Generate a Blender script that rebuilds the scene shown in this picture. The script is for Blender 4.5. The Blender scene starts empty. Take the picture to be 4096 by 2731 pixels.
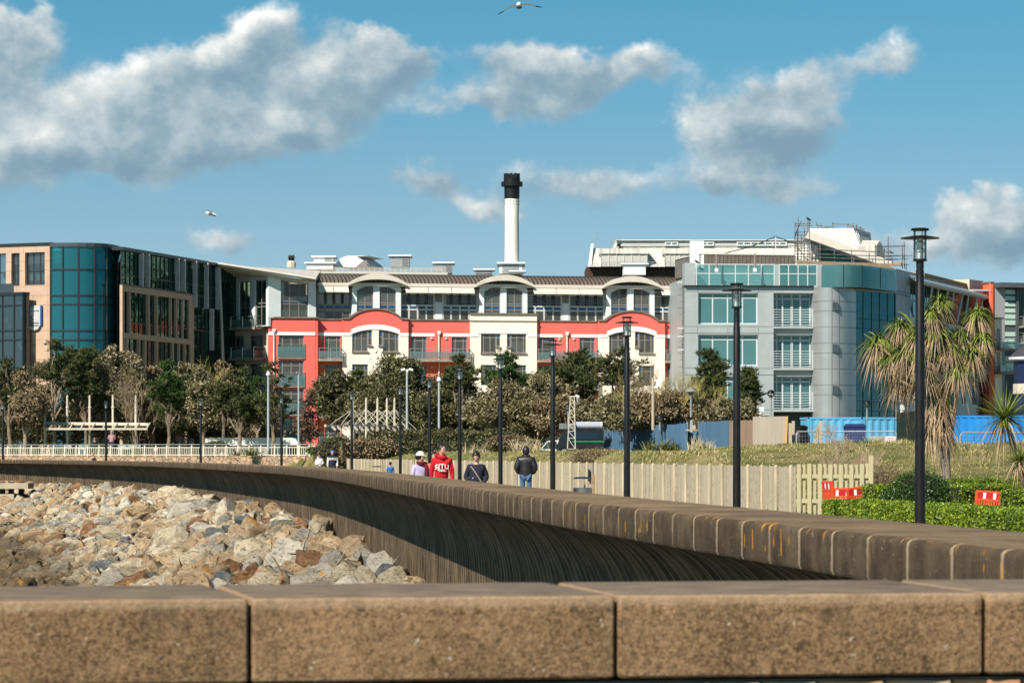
import bpy, bmesh, math, random
from mathutils import Vector, Matrix, noise
from math import sin, cos, pi, radians as R, sqrt, exp
random.seed(7)
S = bpy.context.scene
COL = S.collection
# ------------------------------------------------------------------ camera
F, CX, HY, CH = 13061.0, 2048.0, 1813.0, 1.6      # focal length in photo pixels, principal column, horizon row, eye height
def W(x, y, D):                                    # photo pixel at a real distance D -> world metres
    return Vector(((x-CX)*D/F, D, CH-(y-HY)*D/F))
cd = bpy.data.cameras.new('camera'); cam = bpy.data.objects.new('camera', cd); COL.objects.link(cam)
cam.location = (0, 0, CH); cam.rotation_euler = (R(90), 0, 0)
cd.sensor_width = 36; cd.lens = 36*F/4096; cd.shift_y = (HY-1365.5)/4096
cd.clip_start = .5; cd.clip_end = 9000
cd.dof.use_dof = True; cd.dof.focus_distance = 120; cd.dof.aperture_fstop = 13
S.camera = cam
# ------------------------------------------------------------------ light
AZ, EL = R(34), R(40)
SUN = Vector((-sin(AZ)*cos(EL), -cos(AZ)*cos(EL), sin(EL)))
ld = bpy.data.lights.new('sun', 'SUN'); sun = bpy.data.objects.new('sun', ld); COL.objects.link(sun)
ld.energy = 5.0; ld.angle = R(.53); ld.color = (1, .915, .79)
sun.rotation_euler = SUN.to_track_quat('Z', 'Y').to_euler()
S.view_settings.view_transform = 'Standard'; S.view_settings.look = 'None'
S.view_settings.exposure = 0.50; S.render.filter_size = 1.1; S.view_settings.gamma = 1
w = bpy.data.worlds.new('World'); S.world = w; w.use_nodes = True
nt = w.node_tree; nt.nodes.clear()
class NG:                                          # tiny node-building helper
    def __init__(s, t): s.t = t
    def n(s, ty, **k):
        o = s.t.nodes.new(ty)
        for a, b in k.items(): setattr(o, a, b)
        return o
    def put(s, o, i, v):
        if isinstance(v, bpy.types.NodeSocket): s.t.links.new(v, o.inputs[i])
        elif v is not None: o.inputs[i].default_value = v
    def m(s, op, a, b=None, c=None, clamp=False):
        o = s.n('ShaderNodeMath', operation=op, use_clamp=clamp)
        s.put(o, 0, a); s.put(o, 1, b); s.put(o, 2, c); return o.outputs[0]
    def v(s, op, a, b=None):
        o = s.n('ShaderNodeVectorMath', operation=op); s.put(o, 0, a); s.put(o, 1, b)
        return o.outputs[1] if op in ('DOT_PRODUCT', 'LENGTH') else o.outputs[0]
    def mix(s, f, a, b, mode='MIX'):
        o = s.n('ShaderNodeMix', data_type='RGBA', blend_type=mode); s.put(o, 0, f); s.put(o, 6, a); s.put(o, 7, b); return o.outputs[2]
    def noise(s, vec, sc, det=3, rough=.5):
        o = s.n('ShaderNodeTexNoise'); s.put(o, 'Vector', vec); o.inputs['Scale'].default_value = sc
        o.inputs['Detail'].default_value = det; o.inputs['Roughness'].default_value = rough; return o
    def ramp(s, f, stops, interp='LINEAR'):
        o = s.n('ShaderNodeValToRGB'); s.put(o, 0, f); r = o.color_ramp; r.interpolation = interp
        while len(r.elements) < len(stops): r.elements.new(.5)
        for e, (p, c) in zip(r.elements, stops): e.position = p; e.color = (*c, 1) if len(c) == 3 else c
        return o.outputs[0]
    def sstep(s, x, a, b):
        o = s.n('ShaderNodeMapRange', interpolation_type='SMOOTHSTEP'); s.put(o, 0, x)
        o.inputs[1].default_value = a; o.inputs[2].default_value = b; return o.outputs[0]
# clouds as a field over direction (x/y, z/y): blobs (photo column, row, half-width, half-height, weight) at 2352 scale
BL = [(50,115,95,42,1.3),(0,200,70,60,.9),(615,105,80,60,1.4),(470,180,110,65,1.2),(250,230,150,65,1.0),(820,200,120,70,1.25),(890,100,50,32,.9),(960,170,50,45,.85),
      (80,340,200,70,1.2),(400,350,200,75,1.3),(660,300,120,50,.95),(1200,190,105,55,1.25),(1110,280,120,30,.95),(1330,190,70,50,.85),(1470,165,80,42,.92),
      (1680,300,100,65,1.2),(1790,320,125,48,1.05),(1820,210,85,50,.85),(1990,165,95,48,.95),(1790,430,135,38,.85),(1600,430,45,32,.75),(985,430,60,38,1.1),(1320,435,160,42,.9),
      (1110,485,90,28,.8),(2180,510,80,50,1.2),(2290,570,150,60,1.25),(2080,600,80,40,.85),(550,580,60,26,.7),(-100,430,160,40,.6)]
g = NG(nt)
tc = g.n('ShaderNodeTexCoord'); sp = g.n('ShaderNodeSeparateXYZ'); nt.links.new(tc.outputs['Generated'], sp.inputs[0])
yy = g.m('ADD', g.m('ABSOLUTE', sp.outputs[1]), .03)
cv = g.n('ShaderNodeCombineXYZ'); g.put(cv, 0, g.m('DIVIDE', sp.outputs[0], yy)); g.put(cv, 1, g.m('DIVIDE', sp.outputs[2], yy)); P = cv.outputs[0]
wn = g.noise(P, 22, 5, .66)
PW = g.v('ADD', P, g.v('MULTIPLY', g.v('SUBTRACT', wn.outputs['Color'], (.5, .5, .5)), (.048, .034, 0)))
acc = grad = None
f2 = F/1.7415
for (u, v, a, b, k) in BL:
    q = g.v('MULTIPLY', g.v('SUBTRACT', PW, ((u-1176)/f2, (1041-v)/f2, 0)), (f2/a/1.12, f2/b/1.12, 0))
    e = g.m('MULTIPLY', g.m('EXPONENT', g.m('MULTIPLY', g.v('DOT_PRODUCT', q, q), -.85)), k)
    gr = g.m('MULTIPLY', e, g.v('DOT_PRODUCT', q, (-.45, .9, 0)))
    acc = e if acc is None else g.m('ADD', acc, e); grad = gr if grad is None else g.m('ADD', grad, gr)
SQ = g.v('MULTIPLY', P, (1, 1.15, 1))
n1 = g.noise(SQ, 24, 9, .57).outputs[0]
n2 = g.noise(g.v('ADD', SQ, (-.005, .008, 0)), 24, 5, .57).outputs[0]
d0 = g.m('ADD', g.m('MINIMUM', acc, 1.15), g.m('MULTIPLY', g.m('SUBTRACT', n1, .5), 1.7))
fade = g.m('MULTIPLY', g.sstep(sp.outputs[2], -.002, .01), g.sstep(sp.outputs[2], .7, .3))
mask = g.m('MULTIPLY', g.m('MULTIPLY', g.sstep(d0, .30, .92), fade), .97)
lit = g.m('ADD', g.m('MULTIPLY', g.m('SUBTRACT', n1, n2), 2.4), g.m('ADD', g.m('MULTIPLY', grad, .50), .44))
lit = g.m('SUBTRACT', lit, g.m('MULTIPLY', g.m('SUBTRACT', d0, .7), .16), clamp=True)
ccol = g.ramp(lit, [(0, (.15, .235, .305)), (.25, (.20, .285, .345)), (.5, (.31, .38, .415)), (.75, (.47, .51, .515)), (1, (.74, .745, .72))])
# sky: sampled a little higher than the view so the low sky keeps its blue
sk = g.n('ShaderNodeTexSky', sky_type='NISHITA'); sk.sun_disc = False; sk.sun_elevation = EL; sk.sun_rotation = R(180)+AZ
sk.altitude = 0; sk.air_density = 1.0; sk.dust_density = .3; sk.ozone_density = 2.0
c3 = g.n('ShaderNodeCombineXYZ'); g.put(c3, 0, sp.outputs[0]); g.put(c3, 1, sp.outputs[1]); g.put(c3, 2, g.m('ADD', g.m('MULTIPLY', g.m('MAXIMUM', sp.outputs[2], 0), 2.2), .16))
nt.links.new(g.v('NORMALIZE', c3.outputs[0]), sk.inputs[0])
tint = g.mix(g.sstep(cv.outputs[0] if 0 else g.m('DIVIDE', sp.outputs[2], yy), .045, .145), (1.38, 1.40, 1.08, 1), (.69, 1.46, 1.29, 1))
skc = g.mix(1.0, sk.outputs[0], tint, 'MULTIPLY')
skc = g.mix(g.sstep(sp.outputs[2], .16, .6), skc, g.mix(1.0, skc, (.33, .33, .35, 1), 'MULTIPLY'))
K = .0855
ccs = g.v('MULTIPLY', ccol, (1.08/K, 1.07/K, 1.06/K))
fin = g.mix(mask, skc, ccs)
bg = g.n('ShaderNodeBackground'); bg.inputs[1].default_value = K; nt.links.new(fin, bg.inputs[0])
ow = g.n('ShaderNodeOutputWorld'); nt.links.new(bg.outputs[0], ow.inputs[0])
w.cycles.sampling_method = 'MANUAL'; w.cycles.sample_map_resolution = 512
S.cycles.max_bounces = 6; S.cycles.transparent_max_bounces = 12; S.cycles.diffuse_bounces = 2; S.cycles.glossy_bounces = 3
# ------------------------------------------------------------------ object helpers
def tag(o, label=None, cat=None, group=None, kind=None):
    if label: o['label'] = label
    if cat: o['category'] = cat
    if group: o['group'] = group
    if kind: o['kind'] = kind
    return o
def empty(name, loc, label, cat, group=None, rz=0):
    o = bpy.data.objects.new(name, None); COL.objects.link(o); o.location = loc; o.rotation_euler = (0, 0, rz)
    o.empty_display_size = .2
    return tag(o, label, cat, group)
def root_loc(o):
    v = Vector((0, 0, 0))
    while o is not None: v = v + Vector(o.location); o = o.parent
    return v
def link_mesh(name, me, mats, parent=None):
    for m in (mats if isinstance(mats, (list, tuple)) else [mats]): me.materials.append(m)
    o = bpy.data.objects.new(name, me); COL.objects.link(o)
    if parent is not None: o.parent = parent
    return o
class MB:
    def __init__(s): s.v = []; s.f = []; s.m = []; s.mi = 0; s.uv = None
    def add(s, vs, fs, T=None):
        b = len(s.v)
        s.v += [tuple(T(v)) if T else tuple(v) for v in vs]
        for f in fs: s.f.append(tuple(i+b for i in f)); s.m.append(s.mi)
    def box(s, c, d, rz=0, T=None, rx=0, ry=0):
        M = Matrix.Rotation(rz, 3, 'Z') @ Matrix.Rotation(ry, 3, 'Y') @ Matrix.Rotation(rx, 3, 'X'); c = Vector(c)
        vs = [c + M @ Vector((x*d[0]/2, y*d[1]/2, z*d[2]/2)) for x in (-1, 1) for y in (-1, 1) for z in (-1, 1)]
        s.add(vs, [(0,1,3,2),(4,6,7,5),(0,4,5,1),(2,3,7,6),(0,2,6,4),(1,5,7,3)], T); return s
    def bar(s, a, b, wd, ht=None, T=None):          # box beam from a to b
        a = Vector(a); b = Vector(b); ht = ht or wd; d = (b-a).normalized()
        u = d.cross(Vector((0, 0, 1)))
        if u.length < 1e-3: u = Vector((1, 0, 0))
        u.normalize(); v = d.cross(u)
        vs = [p + u*i*wd/2 + v*j*ht/2 for p in (a, b) for i, j in ((-1,-1),(1,-1),(1,1),(-1,1))]
        s.add(vs, [(0,1,2,3),(7,6,5,4),(0,4,5,1),(1,5,6,2),(2,6,7,3),(3,7,4,0)], T); return s
    def tube(s, pts, rs, n=8, cap=True, T=None):
        pts = [Vector(p) for p in pts]; rs = rs if isinstance(rs, (list, tuple)) else [rs]*len(pts)
        vs = []; u = None
        for i, p in enumerate(pts):
            d = (pts[min(i+1, len(pts)-1)]-pts[max(i-1, 0)])
            d = d.normalized() if d.length > 1e-9 else Vector((0, 0, 1))
            if u is None: u = d.orthogonal().normalized()
            u = (u - d*u.dot(d)); u = u.normalized() if u.length > 1e-6 else d.orthogonal().normalized()
            v = d.cross(u)
            vs += [p + (u*cos(2*pi*k/n) + v*sin(2*pi*k/n))*rs[i] for k in range(n)]
        fs = [(i*n+k, i*n+(k+1) % n, (i+1)*n+(k+1) % n, (i+1)*n+k) for i in range(len(pts)-1) for k in range(n)]
        if cap: fs += [tuple(range(n))[::-1], tuple(range((len(pts)-1)*n, len(pts)*n))]
        s.add(vs, fs, T); return s
    def lathe(s, prof, c=(0, 0, 0), n=20, T=None, sx=1, sy=1):
        vs = []; c = Vector(c)
        for r, z in prof: vs += [c + Vector((r*sx*cos(2*pi*k/n), r*sy*sin(2*pi*k/n), z)) for k in range(n)]
        fs = [(i*n+k, i*n+(k+1) % n, (i+1)*n+(k+1) % n, (i+1)*n+k) for i in range(len(prof)-1) for k in range(n)]
        if prof[0][0] > 1e-4: fs.append(tuple(range(n))[::-1])
        if prof[-1][0] > 1e-4: fs.append(tuple(range((len(prof)-1)*n, len(prof)*n)))
        s.add(vs, fs, T); return s
    def ball(s, c, r, n=12, m=8, T=None, z0=-1, z1=1):
        r = r if isinstance(r, (list, tuple)) else (r, r, r)
        prof = []
        a0, a1 = math.asin(z0), math.asin(z1)
        for i in range(m+1):
            a = a0+(a1-a0)*i/m; prof.append((max(cos(a), 1e-5), sin(a)))
        vs = []; c = Vector(c)
        for q, z in prof: vs += [c + Vector((q*r[0]*cos(2*pi*k/n), q*r[1]*sin(2*pi*k/n), z*r[2])) for k in range(n)]
        s.add(vs, [(i*n+k, i*n+(k+1) % n, (i+1)*n+(k+1) % n, (i+1)*n+k) for i in range(m) for k in range(n)], T); return s
    def prism(s, poly, a, T=None):                  # polygon (list of Vector) extruded by vector a
        n = len(poly); poly = [Vector(p) for p in poly]; a = Vector(a)
        s.add(poly+[p+a for p in poly], [tuple(range(n))[::-1], tuple(range(n, 2*n))]+[(i, (i+1) % n, n+(i+1) % n, n+i) for i in range(n)], T); return s
    def build(s, name, mats, parent=None, smooth=False, uv=None):
        me = bpy.data.meshes.new(name); off = root_loc(parent)
        me.from_pydata([tuple(Vector(v)-off) for v in s.v] if off.length > 0 else s.v, [], s.f)
        mats = mats if isinstance(mats, (list, tuple)) else [mats]
        if len(mats) > 1: me.polygons.foreach_set('material_index', s.m)
        if smooth:
            me.polygons.foreach_set('use_smooth', [True]*len(me.polygons)); me.set_sharp_from_angle(angle=R(40))
        if uv:
            l = me.uv_layers.new(name='UVMap')
            l.data.foreach_set('uv', [c for lp in me.loops for c in uv[lp.vertex_index]])
        me.update()
        return link_mesh(name, me, mats, parent)
def copy_tree(o, loc=None, label=None, parent=None, rz=None):
    c = o.copy(); COL.objects.link(c); c.parent = parent
    if loc is not None: c.location = loc
    if label: c['label'] = label
    if rz is not None: c.rotation_euler[2] = rz
    for ch in list(o.children): copy_tree(ch, parent=c)
    return c
# ------------------------------------------------------------------ materials
MATS = {}
def mat(name, c, c2=None, sc=3, rough=.7, metal=0, bump=0, bsc=None, spec=.4, stretch=None, det=4, lo=.35, hi=.65, c3=None, island=False, emis=None):
    if name in MATS: return MATS[name]
    m = bpy.data.materials.new(name); m.use_nodes = True; MATS[name] = m
    t = m.node_tree; g = NG(t); b = t.nodes['Principled BSDF']
    b.inputs['Roughness'].default_value = rough; b.inputs['Metallic'].default_value = metal
    b.inputs['Specular IOR Level'].default_value = spec
    m.diffuse_color = (*c, 1)
    if c2 is None and not bump: b.inputs['Base Color'].default_value = (*c, 1); return m
    tc = g.n('ShaderNodeTexCoord'); vec = tc.outputs['Object']
    if stretch: vec = g.v('MULTIPLY', vec, stretch)
    col = None
    if c2 is not None:
        if island:
            ge = g.n('ShaderNodeNewGeometry'); nz = g.noise(vec, sc, 2)
            f = g.m('ADD', g.m('MULTIPLY', ge.outputs['Random Per Island'], .65), g.m('MULTIPLY', g.m('SUBTRACT', nz.outputs[0], .3), .8), clamp=True)
        else:
            f = g.sstep(g.noise(vec, sc, det, .6).outputs[0], lo, hi)
        st = [(0, c), (1, c2)] if c3 is None else [(0, c), (.6, c2), (1, c3)]
        col = g.ramp(f, st); t.links.new(col, b.inputs['Base Color'])
    else: b.inputs['Base Color'].default_value = (*c, 1)
    if bump:
        bp = g.n('ShaderNodeBump'); bp.inputs['Strength'].default_value = 1; bp.inputs['Distance'].default_value = bump
        t.links.new(g.noise(vec, bsc or sc*4, 5, .6).outputs[0], bp.inputs['Height']); t.links.new(bp.outputs[0], b.inputs['Normal'])
    return m
def glassm(name, tint, tr=.5, rough=.03, refl=.12, base=(.02,.03,.03), wav=.0, gcol=(1, 1, 1)):   # part see-through, part mirror
    m = bpy.data.materials.new(name); m.use_nodes = True; MATS[name] = m; t = m.node_tree; t.nodes.clear(); g = NG(t)
    tr_ = g.n('ShaderNodeBsdfTransparent'); tr_.inputs[0].default_value = (*tint, 1)
    df = g.n('ShaderNodeBsdfDiffuse'); df.inputs[0].default_value = (*base, 1)
    gl = g.n('ShaderNodeBsdfGlossy'); gl.inputs[0].default_value = (*gcol, 1); gl.inputs['Roughness'].default_value = rough
    if wav:
        tc = g.n('ShaderNodeTexCoord'); bp = g.n('ShaderNodeBump'); bp.inputs['Distance'].default_value = wav
        t.links.new(g.noise(tc.outputs['Object'], .5, 2).outputs[0], bp.inputs['Height']); t.links.new(bp.outputs[0], gl.inputs['Normal'])
    fr = g.n('ShaderNodeFresnel'); fr.inputs[0].default_value = 1.5
    m1 = g.n('ShaderNodeMixShader'); m1.inputs[0].default_value = tr; t.links.new(df.outputs[0], m1.inputs[1]); t.links.new(tr_.outputs[0], m1.inputs[2])
    m2 = g.n('ShaderNodeMixShader'); t.links.new(g.m('ADD', fr.outputs[0], refl, clamp=True), m2.inputs[0])
    t.links.new(m1.outputs[0], m2.inputs[1]); t.links.new(gl.outputs[0], m2.inputs[2])
    o = g.n('ShaderNodeOutputMaterial'); t.links.new(m2.outputs[0], o.inputs[0]); m.diffuse_color = (*base, 1); return m
M_black = mat('black_metal', (.006,.006,.007), (.010,.010,.011), 6, rough=.42, spec=.3)
M_steel = mat('brushed_steel', (.45,.43,.40), rough=.3, metal=1)
M_galv = mat('galvanised', (.36,.38,.39), (.28,.30,.31), 5, rough=.5, metal=.4)
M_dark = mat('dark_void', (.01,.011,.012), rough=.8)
M_white = mat('white_paint', (.74,.75,.74), (.66,.67,.66), 1.5, rough=.6)
M_pale = mat('pale_render_blue', (.68,.73,.76), (.62,.67,.70), .8, rough=.8)
M_coral = mat('coral_render', (.77,.135,.110), (.72,.140,.115), .35, rough=.85, bump=.004, bsc=30)
M_orange = mat('orange_render', (.80,.13,.045), (.75,.14,.055), .4, rough=.85)
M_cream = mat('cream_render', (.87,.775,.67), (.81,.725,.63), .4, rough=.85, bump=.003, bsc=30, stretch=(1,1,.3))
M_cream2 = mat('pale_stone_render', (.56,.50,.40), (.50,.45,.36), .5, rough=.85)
M_band = mat('white_band', (.82,.81,.78), rough=.8)
M_coping = mat('dark_coping', (.13,.11,.085), (.20,.17,.13), 2, rough=.9)
M_frame = mat('window_frame_grey', (.23,.215,.20), rough=.5)
M_framew = mat('window_frame_pale', (.55,.55,.53), rough=.5)
M_pane = glassm('window_glass', (.90,.90,.86), .74, refl=.01, base=(.22,.215,.195), gcol=(.85,.80,.72))
M_bluep = mat('blue_panel', (.015,.09,.21), (.01,.05,.13), 1, rough=.2)
M_curt = mat('curtain', (.80,.80,.74), (.55,.55,.50), 6, rough=.9, stretch=(1,1,.05))
M_room = mat('room_dark', (.055,.055,.052), (.09,.088,.08), .8, rough=.9)
M_blind = mat('blind', (.52,.55,.50), rough=.9)
M_brownroof = mat('brown_metal_roof', (.135,.11,.09), (.17,.14,.115), 2, rough=.45, spec=.5)
M_eave = mat('pale_eave', (.55,.51,.45), (.60,.56,.50), 1, rough=.6)
M_slab = mat('balcony_slab', (.33,.30,.25), (.25,.22,.18), 2, rough=.8)
M_railg = mat('railing_metal', (.42,.42,.40), rough=.35, metal=.7)
M_glassr = glassm('railing_glass', (.72,.90,.86), .80, refl=.05, base=(.22,.36,.34))
# ================================================================== THE SEA WALL, THE GROUND
WALLPTS = [(2.62,7.4),(2.34,9.8),(1.97,12.8),(1.51,16.8),(.92,21.9),(.24,28.2),(-.86,39.5),(-2.55,57.7),(-3.85,70.9),(-5.5,85.6),(-7.7,101),(-12.7,130),(-18.9,160),(-26.6,187),(-33.6,203),(-43,213),(-58,219),(-80,222)]
def catmull(pts, step):
    out = []
    for i in range(len(pts)-1):
        p0, p1, p2, p3 = [Vector(pts[min(max(j, 0), len(pts)-1)]) for j in (i-1, i, i+1, i+2)]
        L = (p2-p1).length; n = max(2, int(L/step))
        for k in range(n):
            t = k/n
            out.append(.5*((2*p1)+(-p0+p2)*t+(2*p0-5*p1+4*p2-p3)*t*t+(-p0+3*p1-3*p2+p3)*t**3))
    out.append(Vector(pts[-1])); return out
WL = catmull(WALLPTS, .5)
def wall_x(D):                                      # x of the wall's seaward edge at depth D
    for a, b in zip(WL, WL[1:]):
        if a.y <= D <= b.y: return a.x+(b.x-a.x)*(D-a.y)/(b.y-a.y+1e-9)
    return WL[0].x if D < WL[0].y else WL[-1].x
def concrete(name, base, dark, joint_len, joint_w, jcol, streak, lichen, spots=True):
    m = bpy.data.materials.new(name); m.use_nodes = True; t = m.node_tree; g = NG(t); b = t.nodes['Principled BSDF']
    tc = g.n('ShaderNodeTexCoord'); ob = tc.outputs['Object']; uv = g.n('ShaderNodeSeparateXYZ'); t.links.new(tc.outputs['UV'], uv.inputs[0])
    n = g.noise(ob, 3.0, 5, .65).outputs[0]
    cvv = g.n('ShaderNodeCombineXYZ'); g.put(cvv, 0, g.m('MULTIPLY', uv.outputs[0], 1)); g.put(cvv, 1, g.m('MULTIPLY', uv.outputs[1], .12))
    st = g.noise(cvv.outputs[0], streak, 4, .7).outputs[0]
    if lichen:
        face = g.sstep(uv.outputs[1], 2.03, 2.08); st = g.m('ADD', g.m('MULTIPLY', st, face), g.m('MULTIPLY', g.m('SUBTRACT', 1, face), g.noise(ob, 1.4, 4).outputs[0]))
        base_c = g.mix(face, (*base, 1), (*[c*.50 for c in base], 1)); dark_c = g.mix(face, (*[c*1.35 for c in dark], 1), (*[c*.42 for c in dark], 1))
    else: base_c, dark_c = (*base, 1), (*dark, 1)
    f = g.sstep(g.m('ADD', g.m('MULTIPLY', n, .68), g.m('MULTIPLY', st, .32)), .38, .62)
    if not joint_len:
        gr = g.noise(ob, 120, 2, .7).outputs[0]; g2 = g.noise(ob, 55, 3, .7).outputs[0]; f = g.sstep(g.m('ADD', g.m('ADD', g.m('MULTIPLY', gr, .42), g.m('MULTIPLY', g2, .33)), g.m('MULTIPLY', n, .25)), .36, .64)
    col = g.mix(f, dark_c, base_c)
    if joint_len:
        blk = g.n('ShaderNodeTexWhiteNoise', noise_dimensions='1D'); g.put(blk, 1, g.m('FLOOR', g.m('DIVIDE', uv.outputs[0], joint_len)))
        col = g.mix(g.m('MULTIPLY', blk.outputs[0], .50 if lichen else .72), col, (*[c*.55 for c in dark], 1))
        fr = g.m('FRACT', g.m('DIVIDE', uv.outputs[0], joint_len))
        jm = g.m('LESS_THAN', fr, g.m('MULTIPLY', g.m('ADD', .6, g.noise(ob, 25, 2).outputs[0]), joint_w/joint_len))
        jm = g.m('MULTIPLY', jm, g.sstep(g.noise(ob, 1.3, 3).outputs[0], .28, .46))
        if lichen: jm = g.m('MULTIPLY', jm, g.sstep(uv.outputs[1], 2.0, 2.06))
        col = g.mix(jm, col, (*jcol, 1))
    if spots:
        sp_ = g.sstep(g.noise(ob, 38, 2).outputs[0], .70, .74); col = g.mix(g.m('MULTIPLY', sp_, .8), col, (.42, .36, .28, 1))
        sd_ = g.sstep(g.noise(ob, 16, 3).outputs[0], .64, .70); col = g.mix(g.m('MULTIPLY', sd_, .6), col, (*[c*.4 for c in dark], 1))
    if lichen:
        c2 = g.n('ShaderNodeCombineXYZ'); g.put(c2, 0, uv.outputs[0]); g.put(c2, 1, g.m('MULTIPLY', uv.outputs[1], .28))
        ln = g.noise(c2.outputs[0], 15, 2, .5).outputs[0]
        big = g.noise(ob, .33, 1).outputs[0]
        top = g.sstep(uv.outputs[1], 2.33, 2.10)
        lm = g.m('MULTIPLY', g.sstep(g.m('ADD', g.m('MULTIPLY', ln, .8), g.m('MULTIPLY', big, .35)), .675, .70), g.m('GREATER_THAN', g.m('ADD', top, g.m('MULTIPLY', g.noise(ob, 9, 2).outputs[0], .5)), .62))
        lm = g.m('MULTIPLY', lm, g.m('MULTIPLY', g.sstep(uv.outputs[0], 4.5, 6), g.sstep(uv.outputs[0], 20, 16)))
        lm = g.m('MULTIPLY', lm, g.m('GREATER_THAN', uv.outputs[1], 2.035))
        col = g.mix(lm, col, (.62, .27, .015, 1))
    if not joint_len:
        oz = g.n('ShaderNodeSeparateXYZ'); t.links.new(ob, oz.inputs[0]); ed = g.sstep(g.m('ADD', oz.outputs[2], g.m('MULTIPLY', g.noise(ob, 9, 3).outputs[0], .02)), 1.186, 1.206)  # paler arris: edge wear, plus the light its curve catches put into the colour
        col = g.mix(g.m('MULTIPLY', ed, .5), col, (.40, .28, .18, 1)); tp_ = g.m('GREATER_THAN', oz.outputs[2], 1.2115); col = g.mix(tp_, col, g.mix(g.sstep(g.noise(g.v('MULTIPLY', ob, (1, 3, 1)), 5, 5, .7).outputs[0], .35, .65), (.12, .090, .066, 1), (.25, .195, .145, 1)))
        ds = g.sstep(g.noise(ob, 2.2, 5, .7).outputs[0], .55, .72); col = g.mix(g.m('MULTIPLY', ds, .35), col, (.10, .07, .045, 1))
    t.links.new(col, b.inputs['Base Color']); b.inputs['Roughness'].default_value = .9; b.inputs['Specular IOR Level'].default_value = .2
    bp = g.n('ShaderNodeBump'); bp.inputs['Distance'].default_value = .006; t.links.new(g.noise(ob, 45, 4, .7).outputs[0], bp.inputs['Height']); t.links.new(bp.outputs[0], b.inputs['Normal'])
    return m
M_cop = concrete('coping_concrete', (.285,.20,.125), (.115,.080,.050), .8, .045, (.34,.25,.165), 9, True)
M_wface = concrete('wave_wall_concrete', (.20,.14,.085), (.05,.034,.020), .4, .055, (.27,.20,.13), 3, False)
def sweep(name, prof, mats, parent, line=WL):
    n = len(line); m = len(prof); vs = []; uvs = []; al = 0
    vl = [0]
    for a, b in zip(prof, prof[1:]): vl.append(vl[-1]+math.hypot(b[0]-a[0], b[1]-a[1]))
    for i, p in enumerate(line):
        d = (line[min(i+1, n-1)]-line[max(i-1, 0)]).normalized(); nn = Vector((d.y, -d.x))     # landward normal
        if i: al += (p-line[i-1]).length
        for (o, z), v in zip(prof, vl): vs.append((p.x+nn.x*o, p.y+nn.y*o, z)); uvs.append((al, v))
    fs = [(i*m+k, (i+1)*m+k, (i+1)*m+k+1, i*m+k+1) for i in range(n-1) for k in range(m-1)]
    mb = MB(); mb.v = vs; mb.f = fs; mb.m = [0]*len(fs)
    return mb.build(name, mats, parent, smooth=True, uv=uvs)
wv = empty('wave_wall', (WL[0].x, WL[0].y, 0), 'long curved concrete wave wall sweeping away behind the rocks', 'sea wall')
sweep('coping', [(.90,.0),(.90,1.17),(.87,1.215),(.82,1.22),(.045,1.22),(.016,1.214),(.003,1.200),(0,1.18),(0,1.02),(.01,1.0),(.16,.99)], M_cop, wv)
cp = [(.12,.995)]+[(.13+.62*sin(t*pi/24), .975-.95*(1-cos(t*pi/24))) for t in range(0, 13)]+[(.76,-.4),(.78,-2),(.8,-4.5)]
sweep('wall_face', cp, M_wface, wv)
# ---- near parapet: five coping blocks on a rubble base
def nearD(X): return 8.88+.19*X-.012*X*X
fw = empty('parapet_wall', (0, 9, 0), 'near concrete-topped parapet crossing the whole foreground', 'parapet')
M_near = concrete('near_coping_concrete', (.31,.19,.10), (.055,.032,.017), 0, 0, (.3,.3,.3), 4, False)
jx = [-2.75,-1.72,-.70,.287,1.32,2.32]
for i in range(5):
    x0, x1 = jx[i]+.004, jx[i+1]-.004; a = Vector((x0, nearD(x0))); b = Vector((x1, nearD(x1))); d = (b-a).normalized(); nn = Vector((-d.y, d.x)); L = (b-a).length
    bm = bmesh.new(); bmesh.ops.create_cube(bm, size=1)
    zb, zt = .984, 1.213
    for v in bm.verts:
        s = (v.co.x+.5)*L; o = (v.co.y+.5)*.93; z = zb+(v.co.z+.5)*(zt-zb); q = a+d*s+nn*o; v.co = (q.x-0, q.y-9, z)
    bmesh.ops.bevel(bm, geom=bm.edges[:], offset=.017, segments=3, affect='EDGES', profile=.6)
    me = bpy.data.meshes.new('coping_block'); bm.to_mesh(me); bm.free()
    me.polygons.foreach_set('use_smooth', [True]*len(me.polygons)); me.set_sharp_from_angle(angle=R(35))
    uvl = me.uv_layers.new(name='UVMap')
    for lp in me.loops: c = me.vertices[lp.vertex_index].co; uvl.data[lp.index].uv = (c.x*1.0, c.z+c.y)
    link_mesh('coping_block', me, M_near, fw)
mb = MB(); x = -2.7
rs = random.Random(3)
for zr in range(8):
    x = -2.7-rs.random()*.1; z1 = .972-zr*.125
    while x < 2.3:
        wd = rs.uniform(.10, .20); D = nearD(x+wd/2)+.030+rs.uniform(-.008, .008)
        mb.box((x+wd/2, D+.15, z1-.055), (wd-.014, .3, .10)); x += wd
mb.build('rubble_stonework', mat('rubble_stone', (.42,.20,.09), (.42,.28,.18), 5, rough=.9, bump=.01, c3=(.28,.23,.19), island=True), fw)
mb = MB(); n = 30
prof = [(x, nearD(x)) for x in [-2.7+5*i/n for i in range(n+1)]]
for (xa, da), (xb, db) in zip(prof, prof[1:]): mb.prism([(xa, da+.05, -1), (xb, db+.05, -1), (xb, db+.86, -1), (xa, da+.86, -1)], (0, 0, 1.975))
mb.build('mortar_core', mat('mortar', (.10,.085,.065), (.16,.13,.10), 8, rough=.95), fw)
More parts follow.
